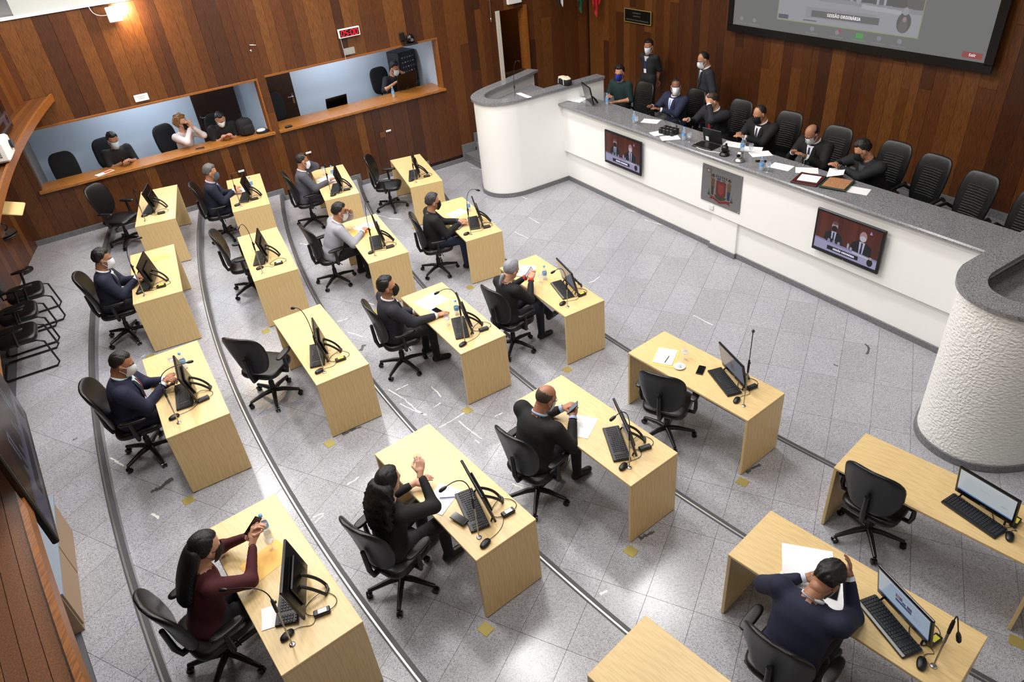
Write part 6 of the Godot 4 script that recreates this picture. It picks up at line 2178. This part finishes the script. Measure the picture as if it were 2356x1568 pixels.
	db.cbox(at(Vector3(-0.08, 0.03, 0.0)), Vector3(0.10, 0.16, 0.04), 0.01)
	db.cbox(at(Vector3(0.02, -0.10, 0.10)), Vector3(0.26, 0.03, 0.22), 0.01)
	fin(db, "bracket", M.plastic, dm)
	var dl := MB.new()
	dl.ell(at(Vector3(0.03, -0.01, 0.11)), Vector3(0.085, 0.09, 0.085), 1, 1, 10, 16)
	fin(dl, "dome", M.plastic_dark, dm)
	var dh := MB.new()
	dh.tube([Vector3(0.03, -0.02, 0.17), Vector3(0.03, -0.02, 0.21)], 0.03, 12)
	fin(dh, "lens", M.chrome, dm)
	# floodlight, lit
	var fd := thing("floodlight", "lit white floodlight at the top of the plank wall", "lamp", facing(WALL_A, -6.88, 3.89))
	var fb := MB.new()
	fb.cbox(at(Vector3(0, 0, 0.16), 0, 12), Vector3(0.20, 0.22, 0.06), 0.01)
	fb.cbox(at(Vector3(0, 0.09, 0.08)), Vector3(0.05, 0.03, 0.16), 0.004)
	fin(fb, "housing", M.white_plastic, fd)
	var ff := MB.new()
	ff.cbox(at(Vector3(0, -0.002, 0.197), 0, 12), Vector3(0.17, 0.19, 0.012), 0.004)
	fin(ff, "lamp_face", glow("flood_white", Color(1, 1, 0.98), 14.0), fd)
	var fc := MB.new()
	fc.tube(bez(Vector3(-0.10, 0.0, 0.14), Vector3(-0.32, 0.0, 0.10), Vector3(-0.30, 0.1, 0.05), Vector3(-0.30, 0.32, 0.03), 12), 0.005, 6)
	fin(fc, "cable", M.white_plastic, fd)
	var so := OmniLight3D.new()
	so.name = "flood_beam"
	so.light_color = Color(1.0, 0.90, 0.72)
	so.light_energy = 4.5
	so.omni_range = 20.0
	so.omni_attenuation = 2.0
	so.light_size = 0.08
	so.shadow_enabled = true
	fd.add_child(so)
	so.position = Vector3(0.16, 0.02, 0.26)
	# sign over the side door and a hanging cord
	var ex := MB.new()
	ex.cbox(at(Vector3(0, 0, 0.03)), Vector3(0.34, 0.12, 0.07), 0.008)
	solo(ex, "emergency_lamp", M.white_plastic, "white emergency lamp box above the side door", "lamp", facing(WALL_A, 0.56, 2.88))
	var hc := MB.new()
	hc.tube([Vector3(0, 0, 0.02), Vector3(0.01, -0.25, 0.02), Vector3(0.0, -0.55, 0.02)], 0.008, 6)
	hc.ell(at(Vector3(0.0, -0.60, 0.02)), Vector3(0.02, 0.05, 0.02), 1, 1, 6, 8)
	solo(hc, "hanging_cable", M.steel, "thin cable hanging on the planks left of the side door", "cable", facing(WALL_A, -0.03, 3.2))

# ---------------------------------------------------------------- booths, lobby and the left side
func build_booth_things() -> void:
	var F := 0.74
	var first: Node3D
	for q in [[-3.05, -8.45, 5, "dark empty chair at the left end of the left booth"], [-3.34, -7.70, 10, "chair of the man in a black polo shirt in the left booth"], [-3.32, -6.60, 26, "chair of the curly blond woman in the left booth"], [-3.20, -5.78, -4, "chair of the man in a black tee shirt before the brown door"], [-3.70, -4.45, 10, "dark empty chair before the door of the right booth"], [-3.80, -2.05, 8, "chair of the man behind the monitor in the right booth"]]:
		var c: Node3D
		if first == null:
			first = thing("booth_chair", q[3], "chair", Transform3D(), "dark booth chairs")
			c = first
			var s := MB.new()
			s.ell(at(Vector3(0, 0.455, 0)), Vector3(0.23, 0.045, 0.23), 0.5, 0.5, 8, 18)
			fin(s, "seat", M.fabric_black, c)
			var b := MB.new()
			b.ell(at(Vector3(0, 0.82, -0.25), 0, -8), Vector3(0.22, 0.28, 0.04), 0.6, 0.35, 12, 20)
			fin(b, "backrest", M.fabric_black, c)
			var st := MB.new()
			st.tube([Vector3(0, 0.42, -0.05), Vector3(0, 0.43, -0.26), Vector3(0, 0.62, -0.28)], 0.022, 8)
			fin(st, "back_bracket", M.plastic, c)
			for x in [-1, 1]:
				for z in [-1, 1]:
					var l := MB.new()
					l.tube([Vector3(x * 0.18, 0.43, z * 0.18), Vector3(x * 0.21, 0.0, z * 0.21)], 0.012, 6)
					fin(l, "leg", M.plastic, c)
		else:
			c = copy(first, q[3])
		c.transform = pod(q[0], q[1], q[2], F)
	# lights inside the booths
	for q in [[-3.5, -6.9, 1.2], [-3.5, -3.1, 1.2]]:
		var f := thing("ceiling_light", ["white fluorescent panel in the ceiling of the left booth", "white fluorescent panel in the ceiling of the right booth"][0 if q[1] < -5 else 1], "lamp", ROOM * at(Vector3(q[1], 2.70, q[0])), "booth ceiling lights")
		slab("housing", -0.14, 0.14, -0.65, 0.65, 0.0, 0.02, M.white_plastic, f)
		slab("lamp_diffuser", -0.11, 0.11, -0.62, 0.62, -0.01, 0.0, glow("tube_cool", Color(0.92, 0.96, 1.0), 4.0), f)
		var l := AreaLight3D.new()
		l.name = "panel_light"
		l.area_size = Vector2(1.2, 0.2)
		l.light_color = Color(0.90, 0.95, 1.0)
		l.light_energy = 5.5
		l.area_range = 12.0
		l.shadow_enabled = true
		f.add_child(l)
		l.transform = Transform3D(Basis(Vector3.RIGHT, -PI / 2), Vector3(0, -0.02, 0))
	var lb := thing("ceiling_light", "small warm ceiling panel in the lobby beyond the side door", "lamp", ROOM * at(Vector3(0.55, 3.08, -3.9)))
	slab("housing", -0.2, 0.2, -0.2, 0.2, 0.0, 0.02, M.white_plastic, lb)
	slab("lamp_diffuser", -0.17, 0.17, -0.17, 0.17, -0.01, 0.0, glow("tube_warm", Color(1.0, 0.9, 0.75), 3.0), lb)
	var ll := AreaLight3D.new()
	ll.name = "panel_light"
	ll.area_size = Vector2(0.34, 0.34)
	ll.light_color = Color(1.0, 0.88, 0.72)
	ll.light_energy = 2.0
	ll.area_range = 10.0
	ll.shadow_enabled = true
	lb.add_child(ll)
	ll.transform = Transform3D(Basis(Vector3.RIGHT, -PI / 2), Vector3(0, -0.02, 0))
	# left counter
	var bp := thing("backpack", "black backpack standing on the left booth counter", "bag", pod(-2.72, -5.40, 10, 1.505))
	var bm := MB.new()
	bm.ell(at(Vector3(0, 0.15, 0)), Vector3(0.15, 0.16, 0.11), 0.6, 0.7, 10, 18)
	fin(bm, "body", M.fabric_black, bp)
	var bq := MB.new()
	bq.ell(at(Vector3(0.02, 0.11, 0.09)), Vector3(0.11, 0.09, 0.05), 0.5, 0.6, 8, 14)
	fin(bq, "pocket", M.fabric_black, bp)
	var bh := MB.new()
	bh.tube([Vector3(-0.05, 0.29, 0), Vector3(0, 0.33, 0), Vector3(0.06, 0.29, 0)], 0.012, 6)
	fin(bh, "handle", M.fabric_black, bp)
	var hp := thing("cap", "black cap with a white crown on the left booth counter", "cap", pod(-2.62, -5.13, 0, 1.505))
	var hb := MB.new()
	hb.ell(at(Vector3(0, 0.02, 0)), Vector3(0.12, 0.03, 0.10), 0.8, 0.9, 8, 16)
	fin(hb, "brim", M.fabric_black, hp)
	var hw := MB.new()
	hw.ell(at(Vector3(-0.02, 0.045, 0)), Vector3(0.085, 0.03, 0.075), 0.9, 1.0, 8, 16)
	fin(hw, "crown", M.white_plastic, hp)
	sheet("leaflet", "white and orange leaflet on the left booth counter", "leaflet", pod(-2.60, -7.92, 25, 1.506), 0.30, 0.13, M.paper, 0.004)
	sheet("leaflet", "small orange card lying on the white leaflet", "leaflet", pod(-2.62, -7.86, 25, 1.511), 0.14, 0.08, flat("orange_card", Color(0.86, 0.36, 0.12), 0.6), 0.002)
	phone(pod(-2.60, -6.30, 80, 1.506), "phone lying before the curly blond woman")
	var ms := MB.new()
	ms.cbox(at(Vector3(0, 0.02, 0)), Vector3(0.14, 0.04, 0.05), 0.008)
	solo(ms, "black_box", M.plastic, "small black box at the left end of the right booth counter", "box", pod(-2.50, -4.66, 0, 1.505))
	var mo := make_computer(M.pic0, "black monitor seen from behind in the right booth")
	mo.transform = pod(-2.98, -1.92, 188, 1.505)
	var m2 := make_computer(M.pic0, "black monitor low behind the right booth counter")
	m2.transform = pod(-3.30, -3.40, 185, 1.30)
	bottle(pod(-2.75, -2.35, 0, 1.505), "water bottle beside the monitor of the right booth")
	var tb := thing("booth_table", "wooden table behind the right booth counter", "table", ROOM)
	slab("table_top", -3.62, -3.09, -4.2, -1.4, 1.24, 1.28, M.counter_wood, tb)
	for q in [[-3.58, -4.1], [-3.58, -1.5], [-3.14, -4.1], [-3.14, -1.5]]:
		slab("leg", q[0] - 0.02, q[0] + 0.02, q[1] - 0.02, q[1] + 0.02, F, 1.24, M.plastic, tb)
	# equipment rack
	var rk := thing("equipment_rack", "black audio rack with lit panels in the right booth", "rack", pod(-3.75, -1.62, 14, F))
	var rb := MB.new()
	rb.cbox(at(Vector3(0, 0.70, 0)), Vector3(0.46, 1.40, 0.42), 0.01)
	fin(rb, "cabinet", M.plastic, rk)
	for k in 7:
		var u := MB.new()
		u.cbox(at(Vector3(0, 0.72 + 0.095 * k, 0.212)), Vector3(0.42, 0.08, 0.012), 0.002)
		var un := fin(u, "unit", M.plastic_dark if k % 2 else M.key, rk)
		for j in 5:
			var kn := MB.new()
			kn.tube([Vector3(-0.15 + 0.07 * j, 0.72 + 0.095 * k, 0.218), Vector3(-0.15 + 0.07 * j, 0.72 + 0.095 * k, 0.228)], 0.012, 8)
			fin(kn, "knob", M.steel if (j + k) % 3 else M.white_plastic, un)
	bottle(pod(-3.10, -1.50, 0, 1.285), "water bottle before the audio rack")
	# sofa in the lobby
	var sf := thing("sofa", "black leather sofa seen through the side door", "sofa", pod(-4.85, 0.55, 0, STAGE))
	var sb := MB.new()
	sb.cbox(at(Vector3(0, 0.27, 0)), Vector3(1.7, 0.22, 0.75), 0.03)
	fin(sb, "base", M.leather, sf)
	for x in [-1, 1]:
		var cu := MB.new()
		cu.ell(at(Vector3(x * 0.4, 0.43, 0.06)), Vector3(0.41, 0.10, 0.36), 0.4, 0.3, 8, 18)
		fin(cu, "seat_cushion", M.leather, sf)
		var cb := MB.new()
		cb.ell(at(Vector3(x * 0.4, 0.78, -0.28), 0, -10), Vector3(0.41, 0.30, 0.12), 0.4, 0.3, 8, 18)
		fin(cb, "back_cushion", M.leather, sf)
	var rl := MB.new()
	rl.cbox(at(Vector3(0, 0.13, 0.38)), Vector3(1.7, 0.05, 0.03), 0.005)
	fin(rl, "front_rail", M.steel, sf)
	var tw := MB.new()
	tw.cbox(at(Vector3(-0.36, 0.78, -0.12), 0, -8), Vector3(0.16, 0.50, 0.015), 0.004)
	solo(tw, "towel", M.paper, "white towel hanging over the lobby sofa", "towel", pod(-4.85, 0.55, 0, STAGE))

func curve_xf(r: float, a: float, y: float) -> Transform3D:      # at a place on the curved left wall, +z towards the hall
	var p := ring(r, a, y)
	return Transform3D(Basis(Vector3.UP, atan2(CENTRE.x - p.x, CENTRE.y - p.z)), p)

func build_left_things() -> void:
	var dimmed := picture("session_dim", session_picture(0.55), 0.6, 0.15)
	make_tv(curve_xf(29.02, 2.802, 3.30), "television on the curved plank wall at the far left", dimmed, 1.32, 0.76, false)
	make_tv(curve_xf(28.79, 2.556, 2.98), "large dark television hanging over the ledge at the lower left", dimmed, 1.46, 0.84, false)
	for q in [2.556]:
		var br := MB.new()
		br.cbox(at(Vector3(0, 0.1, -0.24)), Vector3(0.3, 0.2, 0.38), 0.01)
		solo(br, "wall_bracket", M.plastic, "black bracket behind the television at the lower left", "bracket", curve_xf(28.79, q, 3.05))
	var pr := thing("projector", "white projector on the ledge at the left edge", "projector", curve_xf(28.99, 2.765, 2.932))
	var pb := MB.new()
	pb.cbox(at(Vector3(0, 0.13, 0.06)), Vector3(0.42, 0.24, 0.30), 0.025)
	fin(pb, "casing", M.white_plastic, pr)
	for k in 5:
		var gr := MB.new()
		gr.cbox(at(Vector3(-0.211, 0.08 + 0.02 * k, 0.06)), Vector3(0.004, 0.008, 0.16), 0.0)
		fin(gr, "vent_slot", M.plastic, pr)
	var pl := MB.new()
	pl.tube([Vector3(0.1, 0.14, 0.20), Vector3(0.1, 0.14, 0.24)], 0.05, 14)
	fin(pl, "lens", M.plastic_dark, pr)
	var ty := MB.new()
	ty.cbox(Transform3D(), Vector3(0.42, 0.025, 0.26), 0.01)
	solo(ty, "beige_shelf", flat("beige", Color(0.80, 0.68, 0.45), 0.5), "pale beige shelf board sticking out below the ledge", "shelf", curve_xf(28.93, 2.742, 2.55) * at(Vector3(0, 0, 0), 0, 20))
	# cantilever visitor chairs
	var first: Node3D
	var spots := [[0.42, -9.42, 92], [1.02, -9.52, 90], [1.66, -9.55, 88]]
	for i in 3:
		var label: String = ["farthest of the three cantilever chairs along the left wall", "middle of the three cantilever chairs along the left wall", "nearest of the three cantilever chairs along the left wall"][i]
		var c: Node3D
		if first == null:
			first = thing("cantilever_chair", label, "chair", Transform3D(), "black cantilever chairs at the left wall")
			c = first
			var s := MB.new()
			s.ell(at(Vector3(0, 0.45, 0)), Vector3(0.24, 0.05, 0.23), 0.5, 0.45, 8, 20)
			fin(s, "seat", M.leather, c)
			var b := MB.new()
			b.ell(at(Vector3(0, 0.78, -0.27), 0, -8), Vector3(0.22, 0.24, 0.04), 0.5, 0.35, 10, 20)
			fin(b, "backrest", M.leather, c)
			for x in [-1, 1]:
				var fr := MB.new()
				fr.tube([Vector3(x * 0.2, 0.42, -0.18), Vector3(x * 0.22, 0.42, 0.20), Vector3(x * 0.23, 0.38, 0.27), Vector3(x * 0.24, 0.06, 0.31), Vector3(x * 0.24, 0.015, 0.27), Vector3(x * 0.24, 0.015, -0.28), Vector3(x * 0.20, 0.015, -0.31), Vector3(0, 0.015, -0.31)], 0.0125, 8)
				fin(fr, "sled_frame", M.plastic, c)
				var ar := MB.new()
				ar.tube([Vector3(x * 0.24, 0.42, 0.0), Vector3(x * 0.28, 0.52, 0.02), Vector3(x * 0.28, 0.63, 0.03)], 0.017, 8)
				fin(ar, "arm_bracket", M.plastic, c)
				var pd := MB.new()
				pd.ell(at(Vector3(x * 0.28, 0.645, 0.03)), Vector3(0.035, 0.016, 0.12), 0.6, 0.7, 6, 14)
				fin(pd, "armrest", M.leather, c)
			var bk := MB.new()
			bk.tube([Vector3(0, 0.42, -0.1), Vector3(0, 0.44, -0.27), Vector3(0, 0.62, -0.29)], 0.018, 8)
			fin(bk, "back_bracket", M.plastic, c)
		else:
			c = copy(first, label)
		c.transform = pod(spots[i][0], spots[i][1], spots[i][2], 4 * STEP)
	# side table with a tray and pot, and the low cabinet below the near television
	var tb := thing("side_table", "small dark round table at the left wall", "table", pod(-1.55, -9.60, 0, 4 * STEP))
	fin(lathe_mb([[0.0, 0.0], [0.16, 0.0], [0.16, 0.02], [0.03, 0.04], [0.03, 0.60], [0.20, 0.62], [0.21, 0.65], [0.0, 0.65]], 20), "pedestal", M.plastic, tb)
	var tr := thing("tray", "grey oval tray on the small round table", "tray", pod(-1.55, -9.60, 0, 4 * STEP + 0.651))
	fin(lathe_mb([[0.0, 0.0], [0.17, 0.0], [0.20, 0.02], [0.195, 0.022], [0.165, 0.006], [0.0, 0.006]], 22), "tray", M.steel, tr)
	var pt := thing("coffee_pot", "dark grey pot standing on the tray at the left wall", "pot", pod(-1.57, -9.62, 0, 4 * STEP + 0.658))
	fin(lathe_mb([[0.0, 0.0], [0.075, 0.0], [0.08, 0.02], [0.075, 0.17], [0.06, 0.20], [0.0, 0.205]], 18), "pot", flat("pot_grey", Color(0.30, 0.30, 0.29), 0.4, 0.4), pt)
	var ph := MB.new()
	ph.tube(bez(Vector3(0.07, 0.16, 0), Vector3(0.15, 0.16, 0), Vector3(0.15, 0.05, 0), Vector3(0.075, 0.04, 0), 8), 0.01, 6)
	fin(ph, "handle", M.plastic, pt)
	var cab := thing("low_cabinet", "low beige cabinet with a grey top below the lower left television", "cabinet", ROOM)
	var beige := flat("cabinet_beige", Color(0.62, 0.52, 0.42), 0.6)
	slab("body", 5.15, 6.35, -9.72, -9.36, 4 * STEP, 1.08, beige, cab)
	slab("top", 5.12, 6.38, -9.74, -9.33, 1.08, 1.11, flat("cabinet_grey", Color(0.55, 0.59, 0.64), 0.5), cab)
	slab("door", 5.17, 5.74, -9.36, -9.345, 0.68, 1.05, beige, cab)
	slab("door", 5.76, 6.33, -9.36, -9.345, 0.68, 1.05, beige, cab)

# white repair lines and dark scuffs in the stone floor
const MARKS := [
	[-0.1570, 0.0100, 0.267, -11.457, 0.477, -11.144],
	[-0.1570, 0.0100, 0.562, -11.991, 0.721, -11.706],
	[-0.1570, 0.0100, 2.354, -11.869, 2.472, -11.780, 2.559, -11.662],
	[-0.1570, 0.0100, 2.584, -11.376, 2.822, -11.099],
	[-0.1570, 0.0100, 1.285, -9.403, 1.380, -9.450, 1.481, -9.566],
	[-0.1570, 0.0100, 2.580, -8.195, 2.772, -7.911],
	[-0.1570, 0.0100, 0.497, -12.984, 0.598, -12.849],
	[-0.1570, 0.0100, -0.466, -14.855, -0.260, -14.663],
	[0.1570, 0.0100, -2.260, -8.256, -2.024, -8.096],
	[0.1570, 0.0100, -2.450, -8.561, -2.308, -8.619],
	[0.1570, 0.0100, -1.578, -6.854, -1.354, -6.626, -1.217, -6.409, -1.089, -6.282],
	[0.1570, 0.0100, -1.412, -6.550, -1.216, -6.385, -1.074, -6.280],
	[0.1570, 0.0100, -1.046, -6.825, -0.913, -6.599],
	[0.1570, 0.0100, -1.001, -6.408, -0.926, -6.479],
	[0.1570, 0.0100, -0.931, -6.041, -0.783, -6.151, -0.633, -6.264],
	[0.1570, 0.0100, -0.708, -6.116, -0.576, -5.939, -0.448, -5.779],
	[0.1570, 0.0100, -0.289, -6.137, -0.196, -6.179],
	[0.1570, 0.0100, -0.520, -5.780, -0.478, -5.721],
	[0.1570, 0.0100, -1.368, -6.248, -1.351, -6.065],
	[0.1570, 0.0100, -2.175, -9.096, -1.962, -8.922],
	[0.1570, 0.0100, -1.479, -6.824, -1.339, -6.903],
	[0.1570, 0.0100, -1.150, -7.415, -1.035, -7.539],
	[0.3140, 0.0100, -1.821, -5.144, -1.707, -5.245],
	[0.3140, 0.0100, -2.107, -4.756, -2.055, -4.790, -2.004, -4.791],
	[0.3140, 0.0100, -2.070, -4.686, -2.002, -4.774],
	[0.1570, 0.0130, -0.270, -5.662, -0.088, -5.822],
	[0.1570, 0.0130, -0.151, -5.064, -0.062, -4.996],
	[0.3140, 0.0100, -4.147, -8.167, -4.033, -8.208],
	[0.4710, 0.0100, -4.824, -7.696, -4.780, -7.761],
	[0.4710, 0.0150, -3.669, -4.884, -3.629, -4.862, -3.567, -4.812],
	[0.4710, 0.0160, -4.430, -5.777, -4.329, -5.702, -4.226, -5.618],
	[0.4710, -0.0300, -3.780, -5.190, -3.702, -5.232, -3.651, -5.315, -3.610, -5.355],
	[0.6280, -0.0100, -4.848, -5.952, -4.822, -5.989],
	[0.3140, -0.0300, -1.960, -7.523, -1.925, -7.665],
	[0.0000, 0.0100, -2.322, -12.526, -2.002, -12.267, -1.800, -12.186],
	[0.1570, 0.0100, -3.497, -11.289, -3.316, -11.170],
	[0.0000, 0.0100, -1.485, -11.266, -1.320, -11.175],
	[0.1570, 0.0200, 0.515, -3.667, 0.583, -3.705],
	[0.1570, -0.0200, 0.961, -4.205, 1.041, -4.240, 1.122, -4.274],
	[0.0000, -0.0200, 2.237, -5.010, 2.341, -5.074, 2.418, -5.107],
	[0.3140, -0.0200, -1.978, -5.928, -1.856, -5.995, -1.772, -6.024],
	[-0.1570, -0.0120, 3.945, -6.777, 3.981, -6.734],
	[-0.1570, -0.0140, 4.504, -7.126, 4.512, -7.027, 4.424, -6.901],
]

func build_marks() -> void:
	var fl := get_node("floor")
	rng.seed = 41
	for m in MARKS:
		var y: float = m[0]
		var mb := MB.new()
		var l := []
		var r := []
		var pts := []
		for i in range(2, m.size(), 2):
			pts.append(Vector3(m[i], y + 0.0006, m[i + 1]))
		var dense := []
		for i in pts.size() - 1:
			for k in 5:
				dense.append(pts[i].lerp(pts[i + 1], k / 5.0))
		dense.append(pts[pts.size() - 1])
		for i in dense.size():
			var d: Vector3 = (dense[mini(i + 1, dense.size() - 1)] - dense[maxi(i - 1, 0)]).normalized()
			var s: Vector3 = Vector3(-d.z, 0, d.x) * (m[1] * rng.randf_range(0.3, 1.0) if m[1] > 0 else -m[1] * rng.randf_range(0.4, 1.2))
			var j := Vector3(rng.randf_range(-1, 1), 0, rng.randf_range(-1, 1)) * 0.006
			l.append(dense[i] - s + j)
			r.append(dense[i] + s + j)
		for i in dense.size() - 1:
			mb.quad(l[i], r[i], r[i + 1], l[i + 1])
			if mb.n[mb.n.size() - 1].y < 0:
				for q in range(mb.v.size() - 6, mb.v.size(), 3):
					var t := mb.v[q + 1]
					mb.v[q + 1] = mb.v[q + 2]
					mb.v[q + 2] = t
					for w in 3:
						mb.n[q + w] = Vector3.UP
		fin(mb, "repair_line" if m[1] > 0 else "scuff", flat("filler", Color(0.90, 0.90, 0.88), 0.7) if m[1] > 0 else flat("scuff", Color(0.30, 0.30, 0.30), 0.6), fl)

# ---------------------------------------------------------------- scene
func _ready() -> void:
	var cam := Camera3D.new()
	cam.name = "camera"
	cam.fov = 51.7286
	cam.near = 0.05
	cam.far = 200.0
	add_child(cam)
	cam.transform = Transform3D(Basis.from_euler(Vector3(deg_to_rad(-34.68), 0, deg_to_rad(-6.26))), Vector3(0, 5.416, 0))
	cam.current = true
	var env := Environment.new()
	env.background_mode = Environment.BG_COLOR
	env.background_color = Color(0.05, 0.05, 0.05)
	env.tonemap_mode = Environment.TONE_MAPPER_LINEAR
	env.tonemap_exposure = 0.44
	env.sdfgi_enabled = true
	env.ssao_enabled = true
	env.ssil_enabled = true
	var we := WorldEnvironment.new()
	we.name = "environment"
	we.environment = env
	add_child(we)
	make_materials()
	build_lights()
	build_floor()
	build_shell()
	build_left()
	build_podium()
	build_desks()
	build_chairs()
	build_desk_things()
	build_desk_extras()
	build_people()
	build_podium_things()
	build_wall_things()
	build_booth_things()
	build_left_things()
	build_marks()

func build_lights() -> void:
	# fluorescent panels in the ceiling: rows over the tiers, the well and the gallery
	var spots := []
	for a in [-0.8, 2.2, 5.2]:
		for b in [-7.6, -4.9, -2.3]:
			spots.append([a, b, 0.62, 1.24, 26.0])
	for b in [-7.0, -3.5]:
		spots.append([8.4, b, 0.62, 1.24, 14.0])
	for a in [-4.9, -2.9, -0.1, 2.5]:
		spots.append([a, -10.2, 0.12, 1.24, 5.0])
	for p in spots:
		var f := thing("ceiling_light", "white fluorescent panel in the ceiling", "lamp", ROOM * at(Vector3(p[1], 6.44, p[0])), "ceiling lights")
		slab("housing", -p[3] / 2 - 0.03, p[3] / 2 + 0.03, -p[2] / 2 - 0.03, p[2] / 2 + 0.03, 0.0, 0.06, M.white_plastic, f)
		slab("lamp_diffuser", -p[3] / 2, p[3] / 2, -p[2] / 2, p[2] / 2, -0.012, 0.0, glow("tube_light", Color(1.0, 0.99, 0.96), 6.0), f)
		var l := AreaLight3D.new()
		l.name = "panel_light"
		l.area_size = Vector2(p[2], p[3])
		l.light_color = Color(1.0, 0.99, 0.98)
		l.light_energy = p[4]
		l.area_range = 30.0
		l.shadow_enabled = true
		f.add_child(l)
		l.transform = Transform3D(Basis(Vector3.RIGHT, -PI / 2), Vector3(0, -0.03, 0))
